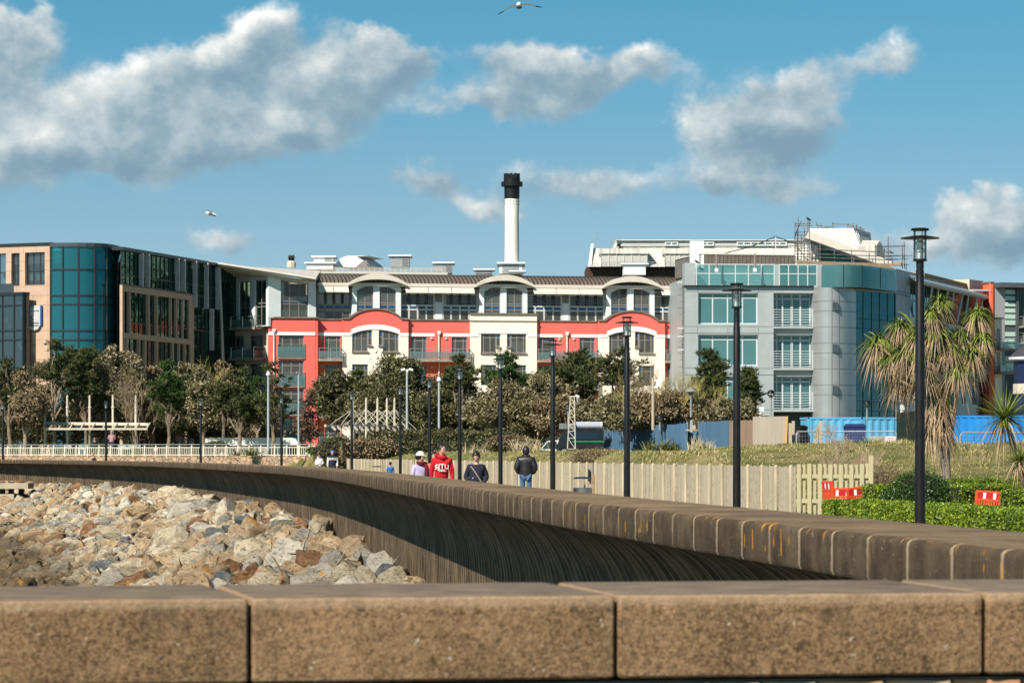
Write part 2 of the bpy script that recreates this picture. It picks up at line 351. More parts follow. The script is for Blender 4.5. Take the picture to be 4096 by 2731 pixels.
# ---- the ground
def BX(X):                                          # depth at which the bank / raised level starts, by X
    P = [(-90,243),(-60,240),(-40,232),(-16,214),(-10.5,206),(-8.3,186),(6.8,88),(9,87.5),(14,86),(40,80),(90,78)]
    for a, b in zip(P, P[1:]):
        if a[0] <= X <= b[0]: return a[1]+(b[1]-a[1])*(X-a[0])/(b[0]-a[0])
    return P[-1][1] if X > 0 else P[0][1]
def ss(t): t = min(max(t, 0), 1); return t*t*(3-2*t)
def gz(X, D):
    b = BX(X); t = D-b
    if t <= 0: return 0.
    if X < -9.5: return 1.42*ss(t/.6)
    wd = 22 if X < 6.8 else 22+min((X-6.8), 4)*1.5
    top = 1.35+.27*ss((X+9)/4)+.30*ss((X-8)/4)
    z = top*ss(t/wd)
    z += .14*ss(t/12)*noise.noise((X*.35, D*.12, 0))*ss((210-D)/30)+.10*ss(t/12)*noise.noise((X*1.1, D*.3, 3))*ss((190-D)/40)
    z = z + (1.5-z)*ss((D-175)/35)
    return z
M_pave = mat('promenade_paving', (.22,.19,.16), (.28,.25,.21), 1.5, rough=.9, bump=.01)
mb = MB(); rows = [6+i*1.2 for i in range(172)]; prev = None
for D in rows:
    i0 = len(mb.v); xl = wall_x(min(D, 216))+.86
    if D > 60: xl -= .0
    for k in range(14): mb.v.append((xl+(60-xl)*(k/13)**1.5, D, 0))
    if prev is not None:
        for k in range(13): mb.f.append((prev+k, prev+k+1, i0+k+1, i0+k)); mb.m.append(0)
    prev = i0
tag(mb.build('promenade', M_pave), kind='structure')
mb = MB(); mb.add([(-300,-20,-6),(300,-20,-6),(3000,4000,-6),(-3000,4000,-6)], [(0,1,2,3)])
tag(mb.build('beach', mat('beach_sand', (.05,.045,.035), (.075,.065,.05), .5, rough=.9)), kind='structure')
M_grass = mat('grass_bank_soil', (.075,.085,.022), (.17,.15,.05), .55, rough=.95, c3=(.24,.19,.09), bump=.03, bsc=5, lo=.3, hi=.7)
mb = MB(); XS = [-90+i*2.5 for i in range(20)]+[-40+i*.55 for i in range(146)]+[40.5+i*6 for i in range(16)]
DS = [78+i*.8 for i in range(170)]+[214+.5*i for i in range(70)]+[249+i*12 for i in range(22)]
for D in DS:
    for X in XS: mb.v.append((X, D, gz(X, D)+.004 if gz(X, D) > .01 else -.25))
nx = len(XS)
for j in range(len(DS)-1):
    for i in range(nx-1):
        X, D = XS[i], DS[j]
        if max(gz(X, D), gz(XS[i+1], D), gz(X, DS[j+1]), gz(XS[i+1], DS[j+1])) > 0: mb.f.append((j*nx+i, j*nx+i+1, (j+1)*nx+i+1, (j+1)*nx+i)); mb.m.append(0)
tag(mb.build('grass_bank', M_grass, smooth=True), kind='structure')
mb = MB(); mb.add([(-900,505,1.3),(900,505,1.3),(2500,4000,1.3),(-2500,4000,1.3)], [(0,1,2,3)])
tag(mb.build('town_ground', mat('town_ground', (.10,.10,.09), (.14,.13,.11), .1, rough=.95)), kind='structure')
# bare slope under the boulders
def slope_z(X, D):
    best = 1e9
    for p in WL[::6]:
        q = (p.x-X)**2+(p.y-D)**2
        if q < best: best = q
    dist = sqrt(best); return max(-.30-.40*max(dist-.6, 0)*.95, -5.9)
mb = MB(); rows = [36+i*2.5 for i in range(76)]; prev = None
for D in rows:
    i0 = len(mb.v); xr = wall_x(min(D, 219))+.7
    for k in range(14):
        X = xr-(k/13)*26 if D < 200 else xr-(k/13)*26-40*(D-200)/25
        mb.v.append((X, D, slope_z(X, D)-.25))
    if prev is not None:
        for k in range(13): mb.f.append((prev+k, prev+k+1, i0+k+1, i0+k)); mb.m.append(0)
    prev = i0
tag(mb.build('shore_slope', mat('shore_slope', (.05,.04,.03), (.09,.075,.055), 1, rough=.95)), kind='structure')
# ---- boulders
def rockmat(name, a, b, c, dark=.35):
    m = bpy.data.materials.new(name); m.use_nodes = True; t = m.node_tree; g = NG(t); bs = t.nodes['Principled BSDF']
    tc = g.n('ShaderNodeTexCoord'); ob = tc.outputs['Object']; oi = g.n('ShaderNodeObjectInfo'); ge = g.n('ShaderNodeNewGeometry')
    v = g.v('ADD', ob, oi.outputs['Random'])
    v = g.v('ADD', v, g.m('MULTIPLY', ge.outputs['Random Per Island'], 13.0))
    n = g.noise(g.v('MULTIPLY', v, (1, 1, 2.2)), 2.2, 6, .7).outputs[0]
    col = g.ramp(n, [(.30, a), (.50, b), (.70, c)])
    col = g.mix(g.sstep(g.noise(g.v('MULTIPLY', v, (1, 1, 3)), 6, 6, .75).outputs[0], .52, .62), col, (*[x*.38 for x in a], 1))
    hue = g.m('MULTIPLY', g.m('ADD', oi.outputs['Random'], ge.outputs['Random Per Island']), .5)
    col = g.mix(g.m('MULTIPLY', hue, .45), col, (*[x*.55 for x in b], 1))
    # weed and wet below the tide line
    sz = g.n('ShaderNodeSeparateXYZ'); t.links.new(ge.outputs['Position'], sz.inputs[0])
    wz = g.m('ADD', sz.outputs[2], g.m('MULTIPLY', g.noise(ge.outputs['Position'], .35, 3).outputs[0], 1.2))
    tide = g.sstep(wz, -.95, -1.75)
    tcol = g.mix(g.noise(v, 3, 4).outputs[0], (.030, .022, .012, 1), (.15, .095, .045, 1))
    col = g.mix(g.m('MULTIPLY', tide, .85), col, tcol)
    lic = g.sstep(g.noise(v, 1.7, 3).outputs[0], .675, .70); col = g.mix(g.m('MULTIPLY', lic, .8), col, (.50, .22, .03, 1))
    t.links.new(col, bs.inputs['Base Color']); bs.inputs['Roughness'].default_value = .85; bs.inputs['Specular IOR Level'].default_value = .25
    bp = g.n('ShaderNodeBump'); bp.inputs['Distance'].default_value = .12; t.links.new(g.noise(g.v('MULTIPLY', v, (1, 1, 2.5)), 4.5, 8, .72).outputs[0], bp.inputs['Height']); t.links.new(bp.outputs[0], bs.inputs['Normal'])
    return m
RM = [('pale cream granite', rockmat('rock_pale', (.34,.27,.18), (.54,.45,.32), (.68,.59,.44))), ('cool grey', rockmat('rock_grey', (.20,.18,.15), (.37,.34,.28), (.50,.46,.38))),
      ('tan', rockmat('rock_tan', (.28,.19,.11), (.46,.33,.20), (.60,.48,.33))), ('rust brown', rockmat('rock_rust', (.12,.06,.03), (.25,.13,.065), (.40,.26,.15))),
      ('white', rockmat('rock_white', (.46,.41,.33), (.62,.56,.46), (.74,.69,.59))), ('dark slate', rockmat('rock_slate', (.09,.095,.10), (.17,.18,.18), (.26,.26,.25)))]
rr = random.Random(11); rockmeshes = []
for i in range(12):
    bm = bmesh.new()
    ax = (rr.uniform(.85, 1.35), rr.uniform(.6, .95), rr.uniform(.45, .75))
    for _ in range(rr.randint(13, 20)):
        v = Vector((rr.gauss(0, 1), rr.gauss(0, 1), rr.gauss(0, 1))).normalized()*rr.uniform(.82, 1.05)
        bm.verts.new((v.x*ax[0], v.y*ax[1], v.z*ax[2]))
    h = bmesh.ops.convex_hull(bm, input=bm.verts[:]); bmesh.ops.delete(bm, geom=list({e for e in h['geom_interior']+h['geom_unused'] if isinstance(e, bmesh.types.BMVert)}), context='VERTS')
    bmesh.ops.bevel(bm, geom=bm.edges[:], offset=.05, segments=1, affect='EDGES')
    bmesh.ops.triangulate(bm, faces=bm.faces[:]); bmesh.ops.subdivide_edges(bm, edges=[e for e in bm.edges if e.calc_length() > .3], cuts=2, use_grid_fill=True)
    for v in bm.verts: v.co += v.co.normalized()*(.16*noise.noise(v.co*2.3+Vector((i*7, 0, 0)))+.10*noise.noise(v.co*5+Vector((i, 9, 0))))
    me = bpy.data.meshes.new('boulder'); bm.to_mesh(me); bm.free(); me.polygons.foreach_set('use_smooth', [True]*len(me.polygons)); me.set_sharp_from_angle(angle=R(28)); rockmeshes.append(me); me.materials.append(RM[0][1])
cand = []; taken = {}
def free(X, D, r):
    cx, cy = int(X//1.5), int(D//1.5)
    for a in (-1, 0, 1):
        for b in (-1, 0, 1):
            for (x, y, q) in taken.get((cx+a, cy+b), ()):
                if (x-X)**2+(y-D)**2 < ((q+r)*.54)**2: return False
    taken.setdefault((cx, cy), []).append((X, D, r)); return True
tries = 0
while tries < 110000:
    tries += 1; D = 38+165*rr.random()**.85; xr = wall_x(D); off = rr.uniform(-.5, 24); X = xr-off
    z = slope_z(X, D); px = CX+X/D*F; py = HY-(z-CH)/D*F
    if px < -120 or py > 2480 or px > 1800 or D < 42+2*off*.0: continue
    r = rr.choice((.26, .32, .38, .44, .52, .62, .8))*rr.uniform(.85, 1.15)
    if off < r*.75-.2: continue
    if not free(X, D, r): continue
    cand.append((X, D, z+rr.uniform(-.08, .16), r, px, py))
cand.sort(key=lambda c: -c[3]/c[1]); stuff = MB(); vis = 0
where = lambda px: 'left part' if px < 500 else ('middle' if px < 1000 else 'right part')
for k, (X, D, z, r, px, py) in enumerate(cand):
    mi = rr.choices(range(6), (30, 17, 32, 7, 10, 4))[0]; me = rr.choice(rockmeshes)
    rot = (rr.uniform(-.5, .5), rr.uniform(-.5, .5), rr.uniform(0, 6.28)); s = (r, r, r*rr.uniform(.8, 1.2))
    if vis < 300:
        o = bpy.data.objects.new('boulder', me); COL.objects.link(o); o.location = (X, D, z); o.rotation_euler = rot; o.scale = s
        o.material_slots[0].link = 'OBJECT'; o.material_slots[0].material = RM[mi][1]; vis += 1
        band = 'low down' if z < -2.3 else ('under the wall' if z > -.9 else 'halfway down')
        tag(o, 'rough %s boulder, %s of the rocks, %s' % (RM[mi][0], where(px), band), 'boulder', 'boulders of the rock armour, '+RM[mi][0]+', '+where(px)+', '+band)
    else:
        M = Matrix.LocRotScale(Vector((X, D, z)), __import__('mathutils').Euler(rot), Vector(s)); stuff.mi = mi
        stuff.add([M @ v.co for v in me.vertices], [tuple(p.vertices) for p in me.polygons])
print('rocks', len(cand))
if stuff.v: tag(stuff.build('boulders', [m for _, m in RM], smooth=True), 'far smaller boulders of the rock armour', None, None, 'stuff')
# ================================================================== BUILDINGS
class Plane:                                        # a facade through two photo columns at two real depths
    def __init__(s, x0, D0, x1, D1):
        s.O = Vector(((x0-CX)*D0/F, D0)); e = Vector(((x1-CX)*D1/F, D1)); s.L = (e-s.O).length; s.d = (e-s.O)/s.L; s.n = Vector((s.d.y, -s.d.x))
    def s(s_, x):
        t = (x-CX)/F; o, d = s_.O, s_.d           # o.x + k d.x = t (o.y + k d.y)
        return (t*o.y-o.x)/(d.x-t*d.y)
    def D(s_, x): return s_.O.y+s_.s(x)*s_.d.y
    def z(s_, x, y): return CH-(y-HY)*s_.D(x)/F
    def pt(s_, s, z, n=0): return Vector((s_.O.x+s_.d.x*s+s_.n.x*n, s_.O.y+s_.d.y*s+s_.n.y*n, z))
    def box(p, mb, s0, s1, z0, z1, n0, n1):
        vs = [p.pt(s, z, n) for s in (s0, s1) for n in (n1, n0) for z in (z0, z1)]
        mb.add(vs, [(0,1,3,2),(4,6,7,5),(0,4,5,1),(2,3,7,6),(0,2,6,4),(1,5,7,3)])
    def wall(p, mb, s0, s1, zb, zt, holes=(), n=0, depth=.3, brk=()):
        # holes: (s0, s1, zb, zt) with zb / zt numbers or functions of s; zb, zt of the wall too
        fn = lambda f: f if callable(f) else (lambda s, f=f: f)
        zb, zt = fn(zb), fn(zt); H = [(a, b, fn(c), fn(d)) for a, b, c, d in holes]
        bs = {round(s0, 4), round(s1, 4)} | {round(q, 4) for q in brk if s0 < q < s1}
        for a, b, c, d in H:
            for q in (a, b):
                if s0 < q < s1: bs.add(round(q, 4))
        bs = sorted(bs)
        for a, b in zip(bs, bs[1:]):
            if b-a < 1e-4: continue
            m = (a+b)/2; e = 1e-4; hs = sorted([h for h in H if h[0] < m < h[1]], key=lambda h: h[2](m))
            cur = (zb(a+e), zb(b-e)); top = (zt(a+e), zt(b-e))
            for h in hs+[None]:
                nx = (h[2](a+e), h[2](b-e)) if h else top
                nx = (min(max(nx[0], cur[0]), top[0]), min(max(nx[1], cur[1]), top[1]))
                if nx[0]-cur[0] > 1e-3 or nx[1]-cur[1] > 1e-3:
                    q = [p.pt(a, cur[0], n), p.pt(b, cur[1], n), p.pt(b, nx[1], n), p.pt(a, nx[0], n)]
                    q2 = [p.pt(a, cur[0], n-depth), p.pt(b, cur[1], n-depth), p.pt(b, nx[1], n-depth), p.pt(a, nx[0], n-depth)]
                    mb.add(q+q2, [(0,1,2,3),(4,7,6,5),(3,2,6,7),(0,4,5,1),(0,3,7,4),(1,5,6,2)])
                if h: cur = (min(max(h[3](a+e), zb(a)), top[0]), min(max(h[3](b-e), zb(b)), top[1]))
    def bar(p, mb, a, b, wd, n, th=.05):            # a,b = (s,z)
        (s0, z0), (s1, z1) = a, b; L = math.hypot(s1-s0, z1-z0)
        if L < 1e-4: return
        ds, dz = (s1-s0)/L*wd/2, (z1-z0)/L*wd/2
        q = [(s0+dz, z0-ds), (s1+dz, z1-ds), (s1-dz, z1+ds), (s0-dz, z0+ds)]
        mb.add([p.pt(x, z, n) for x, z in q]+[p.pt(x, z, n-th) for x, z in q], [(0,1,2,3),(7,6,5,4),(0,4,5,1),(1,5,6,2),(2,6,7,3),(3,7,4,0)])
def window(P, par, s0, s1, z0, z1, cols=2, rows=(), n=-.2, fm=None, pane=None, curt=None, fw=.09, top=None, panels=(), vcols=None, name='window', rn=None):
    """frame mesh with a pane child and, where seen, a curtain, blind or coloured panels; top = arch function of s"""
    fm = fm or M_frame; pane = pane or M_pane; fn = top or (lambda s: z1); mb = MB(); K = 8 if top else 1
    xs = [s0+(s1-s0)*v for v in (vcols or [i/cols for i in range(cols+1)])]
    for x in xs:
        xx = min(max(x, s0+fw/2), s1-fw/2); P.bar(mb, (xx, z0), (xx, fn(xx)), fw, n)
    P.bar(mb, (s0, z0+fw/2), (s1, z0+fw/2), fw, n+.004)
    for i in range(K):
        a, b = s0+(s1-s0)*i/K, s0+(s1-s0)*(i+1)/K; P.bar(mb, (a, fn(a)-fw/2), (b, fn(b)-fw/2), fw, n+.004)
    for r in rows: P.bar(mb, (s0, z0+(z1-z0)*r), (s1, z0+(z1-z0)*r), fw*.9, n+.006)
    f = mb.build(name, fm, par)
    mb = MB(); pts = [(s0, z0), (s1, z0)]+[(s1-(s1-s0)*i/K, fn(s1-(s1-s0)*i/K)) for i in range(K+1)]
    mb.add([P.pt(a, b, n-.03) for a, b in pts], [tuple(range(len(pts)))]); mb.build('pane', pane, f)
    mb = MB()
    if curt:
        for (a, b, c, d) in curt:                   # fractions of width and height, gathered cloth
            N = max(2, int((b-a)*(s1-s0)/.12)); vs = []
            for i in range(N+1):
                sx = s0+(s1-s0)*(a+(b-a)*i/N); zz = min(z0+(z1-z0)*d, fn(sx)-.02); off = n-.16-.03*(i % 2)
                vs += [P.pt(sx, z0+(z1-z0)*c, off), P.pt(sx, zz, off)]
            mb.add(vs, [(2*i, 2*i+2, 2*i+3, 2*i+1) for i in range(N)])
        mb.build('curtain', M_curt, f)
    if panels:
        mb = MB()
        for (a, b, c, d) in panels: P.box(mb, s0+(s1-s0)*a+fw*.4, s0+(s1-s0)*b-fw*.4, z0+(z1-z0)*c+fw*.3, z0+(z1-z0)*d-fw*.3, n-.025, n-.012)
        mb.build('coloured_panel', M_bluep, f)
    return f
def backing(P, par, s0, s1, z0, z1, n=-1.1, m=None, name='interior_wall'):
    mb = MB(); P.box(mb, s0, s1, z0, z1, n-.1, n); return mb.build(name, m or M_room, par)
def balcony(P, par, s0, s1, zf, n0=0, dep=1.3, h=1.08, slab=.24, posts=4, open_l=False, solid=False):
    mb = MB(); P.box(mb, s0, s1, zf-slab, zf, n0+.002, n0+dep); b = mb.build('balcony', M_slab, par)
    mb = MB(); e = .06
    def rail(za, wd):
        mb.bar(P.pt(s0+e, za, n0), P.pt(s0+e, za, n0+dep-e), wd); mb.bar(P.pt(s1-e, za, n0), P.pt(s1-e, za, n0+dep-e), wd); mb.bar(P.pt(s0+e, za, n0+dep-e), P.pt(s1-e, za, n0+dep-e), wd)
    rail(zf+h, .06)
    for k in range(6): rail(zf+.12+k*.12, .035)
    for i in range(posts):
        s = s0+e+(s1-s0-2*e)*i/(posts-1); mb.bar(P.pt(s, zf, n0+dep-e), P.pt(s, zf+h, n0+dep-e), .06)
    for q in (s0+e, s1-e): mb.bar(P.pt(q, zf, n0+.05), P.pt(q, zf+h, n0+.05), .05)
    mb.build('railing', M_railg, b)
    mb = MB(); P.box(mb, s0+.12, s1-.12, zf+.08, zf+.80, n0+dep-.16, n0+dep-.14); mb.build('glass_screen', M_glassr, b)
    return b
# ------------------------------------------------------------------ the coral and cream apartment block
c2 = lambda x: 800+x/2.6133
c3 = lambda x: 1500+x/2.6133
c4 = lambda x: 2200+x/2.6133
yb = lambda y: 940+y/2.6133                          # rows of the facade crops
PR = Plane(1070, 330, 2740, 338)
rs_ = random.Random(5)
ap = empty('apartment_block', PR.pt(20, 1.4), 'long coral and cream apartment block with white arched dormers', 'apartment building')
S_ = PR.s
def Z(x, y): return PR.z(x, y)
G0 = 1.3                                            # ground level at the block
pitch = 2.872
z_row = [Z(1700, yb(1300))-k*pitch for k in range(4)]    # balcony floor levels, row 0 = top coral row
zband0, zband1 = Z(1700, yb(1058)), Z(1700, yb(1025))
zpar = Z(1700, yb(893))
# section limits
sA0, sA1 = S_(c2(712)), S_(c2(1200)); sB1 = S_(c2(1487)); sC1 = S_(c3(347)); sD1 = S_(c3(994)); sE1 = S_(c3(1690)); sG0 = S_(c4(505)); sG1 = S_(c4(1198)); sH1 = S_(c4(1425))
def arc(sc, hw, z_end, rise):                       # circular-looking hump
    return lambda s: z_end+rise*sqrt(max(0., 1-((s-sc)/hw)**2*.96)) if abs(s-sc) < hw else z_end
def ellip(sc, hw, z_end, rise, k=.75): return lambda s: z_end+rise*(1-min(1, abs(s-sc)/hw)**2) if abs(s-sc) < hw else z_end
wallC = MB(); wallO = MB(); wallK = MB(); band = MB(); cap = MB()
def flush(par=None):
    for m_, nm, mt in ((wallC, 'coral_wall', M_coral), (wallO, 'orange_wall', M_orange), (wallK, 'cream_wall', M_cream), (band, 'white_band', M_band), (cap, 'parapet_coping', M_coping)):
        if m_.f: m_.build(nm, mt, par or ap); m_.v = []; m_.f = []; m_.m = []
WIN = []                                            # deferred windows
def rows_holes(lst): return lst
# --- A: coral tower
wA0, wA1 = S_(c2(820)), S_(c2(1078)); hA = []
for k in range(4):
    zf = z_row[k]; hA.append((wA0, wA1, zf+.55, zf+2.68))
zA = Z(c2(950), yb(872))
PR.wall(wallC, sA0, sA1, zband1, zA, n=.5, depth=.5); PR.wall(band, sA0, sA1-.02, zband0, zband1, n=.56, depth=.5)
PR.wall(wallC, sA0, sA1, G0, zband0, hA, n=.5, depth=.5); PR.box(wallC, sA1-.001, sA1+.25, G0, zA, -.6, .47)
PR.box(cap, sA0-.1, sA1+.3, zA, zA+.14, -.3, .68)
for k, (a, b, c, d) in enumerate(hA):
    WIN.append(dict(s0=a, s1=b, z0=c, z1=d, cols=4, vcols=[0, .15, .5, .85, 1], rows=(.76,) if k % 1 == 0 else (), n=.3, panels=((0, .15, .76, 1), (.85, 1, .76, 1)), curt=(((0, .14, .45, .75), (.86, 1, .45, .75)) if k < 2 else ((.15, .85, .35, 1),) if k == 3 else ((.0, .12, 0, 1),))))
flush()
# --- recessed sections B, D, F, H
def recess(s0, s1, doors, lamps, pipe=None, n=-.32, posts=3, orange=(1,)):
    ho = [(a, b, z_row[k]+.05, z_row[k]+2.32) for k in range(4) for a, b in doors]
    PR.wall(wallC, s0, s1, zband1, zpar, n=n); 
    for k in range(4):
        zt = z_row[k]+pitch-.26 if k else zband0
        PR.wall(wallO if k else wallC, s0, s1, z_row[k]-.26, zt, [h for h in ho if z_row[k] < h[2] < z_row[k]+1], n=n)
    PR.wall(wallC, s0, s1, G0, z_row[3]-.26, n=n)
    if pipe: PR.wall(wallC, pipe-.45, pipe+.45, zband0, zband1, n=n); PR.wall(band, s0, pipe-.45, zband0, zband1, n=n+.06); PR.wall(band, pipe+.45, s1, zband0, zband1, n=n+.06)
    else: PR.wall(band, s0, s1, zband0, zband1, n=n+.06)
    PR.box(cap, s0, s1, zpar, zpar+.13, -.35, n+.13)
    for k in range(4):
        for j, (a, b) in enumerate(doors):
            st = rs_.choice((((0, .25, 0, 1),), ((0, .3, 0, 1), (.72, 1, 0, 1)), ((.33, .67, .05, .78),), ((0, .2, 0, 1),)))
            WIN.append(dict(s0=a, s1=b, z0=z_row[k]+.05, z1=z_row[k]+2.32, vcols=[0, .24, .76, 1], rows=(.82,), n=n-.14, panels=((0, .24, .85, 1), (.76, 1, .85, 1)), curt=st, name='balcony_door'))
        balcony(PR, ap, s0+.05, s1-.05, z_row[k], n0=n, posts=posts, dep=1.0)
    flush(); mb = MB()
    for k in range(2):
        for l in lamps: mb.ball(PR.pt(l, z_row[k]+2.15, n+.05), (.16, .08, .16), 10, 6)
    if lamps: mb.build('wall_lamp', mat('lamp_grey', (.42,.36,.30), rough=.5), ap)
    if pipe:
        mb = MB(); mb.tube([PR.pt(pipe, G0, n+.12), PR.pt(pipe, zband0+.2, n+.12)], .07, 8)
        zt = zband0+.2; mb.prism([PR.pt(pipe-.1, zt, n+.02), PR.pt(pipe+.1, zt, n+.02), PR.pt(pipe+.2, zt+.35, n+.02), PR.pt(pipe-.2, zt+.35, n+.02)], (PR.n.x*.25, PR.n.y*.25, 0)); mb.build('downpipe', M_white, ap)
recess(sA1+.26, sB1, [(S_(c2(1310)), S_(c2(1475)))], [S_(c2(1268))], posts=3)
recess(sC1, sD1, [(S_(c3(383)), S_(c3(545))), (S_(c3(808)), S_(c3(968)))], [S_(c3(597)), S_(c3(750))], S_(c3(672)), posts=6)
recess(sE1, sG0, [(S_(c3(1720)), S_(c3(1885))), (S_(c3(2145)), S_(c3(2305)))], [S_(c3(1935)), S_(c3(2085))], S_(c3(2012)), posts=6)
recess(sG1, sH1, [(S_(c4(1234)), S_(c4(1400)))], [], posts=3)
# --- arched bays C and G, plain bay E
def pair_windows(sc, zsill, ztop_fn, wide=2.05, gap=.17, arch=True):
    hs = []
    zs2 = zsill+.62
    L = 0
    for sg in (-1, 1):
        a0, a1 = sc+sg*gap*2, sc+sg*(gap*2+wide+.0)
        inner, outer = min(a0, a1), max(a0, a1)
        thin = .42
        if sg < 0: main = (inner, outer-thin); sm = (outer-thin, outer)
        else: main = (inner+thin, outer); sm = (inner, inner+thin)
        hs.append((main[0], main[1], zsill, ztop_fn)); hs.append((sm[0], sm[1], zs2, ztop_fn))
    return hs
def arch_bay(s0, s1, peak, zend, bpk, bend, name_i):
    sc = (s0+s1)/2; hw = (s1-s0)/2
    top = lambda s: (zend+(peak-zend)*(sqrt(max(0, 1.18**2-((s-sc)/(hw*.80))**2))-.626)/.554 if abs(s-sc) < hw*.80 else zend)
    bt = lambda s: (bend+(bpk-bend)*(sqrt(max(0, 1.18**2-((s-sc)/(hw*.745))**2))-.626)/.554 if abs(s-sc) < hw*.745 else zband1)
    bb = lambda s: bt(s)-.50 if abs(s-sc) < hw*.745 else zband0
    brk = [sc+hw*.80*i/9 for i in range(-9, 10)]+[sc+hw*.745*i/9 for i in range(-9, 10)]+[sc-hw*.745-.001, sc+hw*.745+.001]
    PR.wall(wallC, s0, s1, bt, top, n=.14, brk=brk)
    wt = lambda s: (lambda b: b)(bb(s)-.0)
    zsill = Z(c2(1700), yb(1218)); hs = pair_windows(sc, zsill, wt)
    PR.wall(band, s0, s1, bb, bt, n=.20, brk=brk)
    hk = []
    for k in range(1, 4):
        for w0, w1 in ((hs[0][0], hs[0][1]), (hs[2][0], hs[2][1])): hk.append((w0, w1, z_row[k]+.25, z_row[k]+2.35))
    PR.wall(wallK, s0, s1, G0, bb, hs+hk, n=.14, brk=brk)
    for a, b in zip(brk2 := sorted(brk), brk2[1:]):
        if b-a > 1e-3 and abs((a+b)/2-sc) <= hw*.80: PR.bar(cap, (a, top(a+1e-5)+.07), (b, top(b-1e-5)+.07), .16, .30, .7)
    for e0, e1 in ((s0, sc-hw*.80), (sc+hw*.80, s1)): PR.box(cap, e0-.03, e1+.03, zend, zend+.16, -.4, .30)
    for i, (a, b, c, d) in enumerate(hs):
        big = i % 2 == 0
        zt = d((a+b)/2)
        WIN.append(dict(s0=a, s1=b, z0=c, z1=d(a) if not big else zt, top=d, cols=3 if big else 1, vcols=None if not big else ([0, .2, .6, 1] if i == 0 else [0, .4, .8, 1]), rows=(.64,) if big else (.52,), n=-.02,
            curt=(((.0, .95, 0, .6),) if i == 0 else ((0, .15, 0, .6), (.88, 1, 0, .6))) if big else None, panels=(((0, .2, .66, .84),) if i == 0 else ((.8, 1, .66, .84),)) if big else ((0, 1, .54, .9),)))
        PR.box(cap, a-.06, b+.06, c-.13, c-.002, .02, .30)
    for (a, b, c, d) in hk:
        WIN.append(dict(s0=a, s1=b, z0=c, z1=d, vcols=[0, .22, .78, 1], rows=(.72,), n=-.02, panels=((0, .22, .74, 1), (.78, 1, .74, 1)), curt=((0, .2, 0, .7), (.8, 1, 0, .7))))
    flush()
    return top
zpk = Z(c2(1830), yb(780)); zen = Z(c2(1510), yb(880)); bpk = Z(c2(1830), yb(936)); ben = Z(c2(1580), yb(990))
topC = arch_bay(sB1, sC1, zpk, zen, bpk, ben, 'C')
ap_off = Z(c4(890), 860+1012/2.6133)-zpk
topG = arch_bay(sG0, sG1, zpk+ap_off*0, zen, bpk, ben, 'G')
# plain cream bay E
scE = (sD1+sE1)/2; zsE = Z(c3(1200), yb(1232)); ztE = Z(c3(1200), yb(1031)); hs = pair_windows(scE, zsE, lambda s: ztE, wide=2.02)
zE = Z(c3(1300), yb(832)); hk = []
for k in range(1, 4):
    for w0, w1 in ((hs[0][0], hs[0][1]), (hs[2][0], hs[2][1])): hk.append((w0, w1, z_row[k]+.25, z_row[k]+2.35))
PR.wall(wallK, sD1, sE1, G0, zE, hs+hk, n=.14); ra, rb = S_(c3(1080)), S_(c3(1592))
PR.wall(band, sD1, ra, zband0, zband1, n=.20); PR.wall(band, rb, sE1, zband0, zband1, n=.20); PR.wall(band, ra, rb, ztE+.02, Z(c3(1300), yb(992)), n=.20)
PR.box(cap, sD1-.05, sE1+.05, zE, zE+.15, -.4, .30); PR.box(cap, sD1-.04, sE1+.04, zE-.62-.09, zE-.62, .1, .22)
for i, (a, b, c, d) in enumerate(hs):
    big = i % 2 == 0
    WIN.append(dict(s0=a, s1=b, z0=c, z1=ztE, vcols=([0, .18, .6, 1] if i == 0 else [0, .4, .82, 1]) if big else [0, 1], rows=(.79,) if big else (.66,), n=-.02, curt=((.05, .95, 0, .6),) if i == 2 else ((0, .1, 0, .5),) if big else None, panels=(((0, .18, .8, 1),) if i == 0 else ((.82, 1, .8, 1),)) if big else ((0, 1, .68, 1),)))
    PR.box(cap, a-.06, b+.06, c-.13, c-.002, .02, .30)
for (a, b, c, d) in hk: WIN.append(dict(s0=a, s1=b, z0=c, z1=d, vcols=[0, .22, .78, 1], rows=(.72,), n=-.02, panels=((0, .22, .74, 1), (.78, 1, .74, 1)), curt=((0, .2, 0, .7), (.8, 1, 0, .7))))
# shadow-side returns between bays
for s in (sC1, sE1): PR.box(wallC if s == sC1 else wallK, s, s+.02, G0, zpar, -.55, .12)
flush()
for k in WIN: window(PR, ap, **k)
backing(PR, ap, sA0+.1, sH1, G0, zpar-.2, -1.6)
# --- set-back glazed top storey, n = -1.6 behind the parapet
NU = -1.7
tz0 = zpar-.75; uz1 = Z(c3(600), yb(555)); blue0, blue1 = Z(c3(600), yb(768)), Z(c3(600), yb(735)); row_t = Z(c3(600), yb(610))
def upper(s0, s1, cols, curt=None, fm=M_framew, louv=True, blu=True):
    H = uz1-tz0; fr = lambda z: (z-tz0)/H
    pn = tuple((i/cols, (i+1)/cols, fr(blue0), fr(blue1)) for i in range(cols)) if blu else ()
    f = window(PR, ap, s0, s1, tz0, uz1, cols=cols, rows=(fr(blue0)-.012, fr(blue1)+.012, fr(row_t)), n=NU, fm=fm, curt=curt, panels=pn, fw=.16)
    if louv:                                         # banded black louvre posts
        mb = MB()
        for i in range(1, cols):
            s = s0+(s1-s0)*i/cols
            for q in range(5): PR.box(mb, s-.14, s+.14, uz1-.35-q*.26-.19, uz1-.35-q*.26, NU+.02, NU+.12)
        mb.build('louvre_post', M_black, f)
upper(S_(c2(1243)), S_(c2(1600)), 4, curt=((.03, .97, .42, .98), (0, .22, 0, .38)), fm=M_frame)
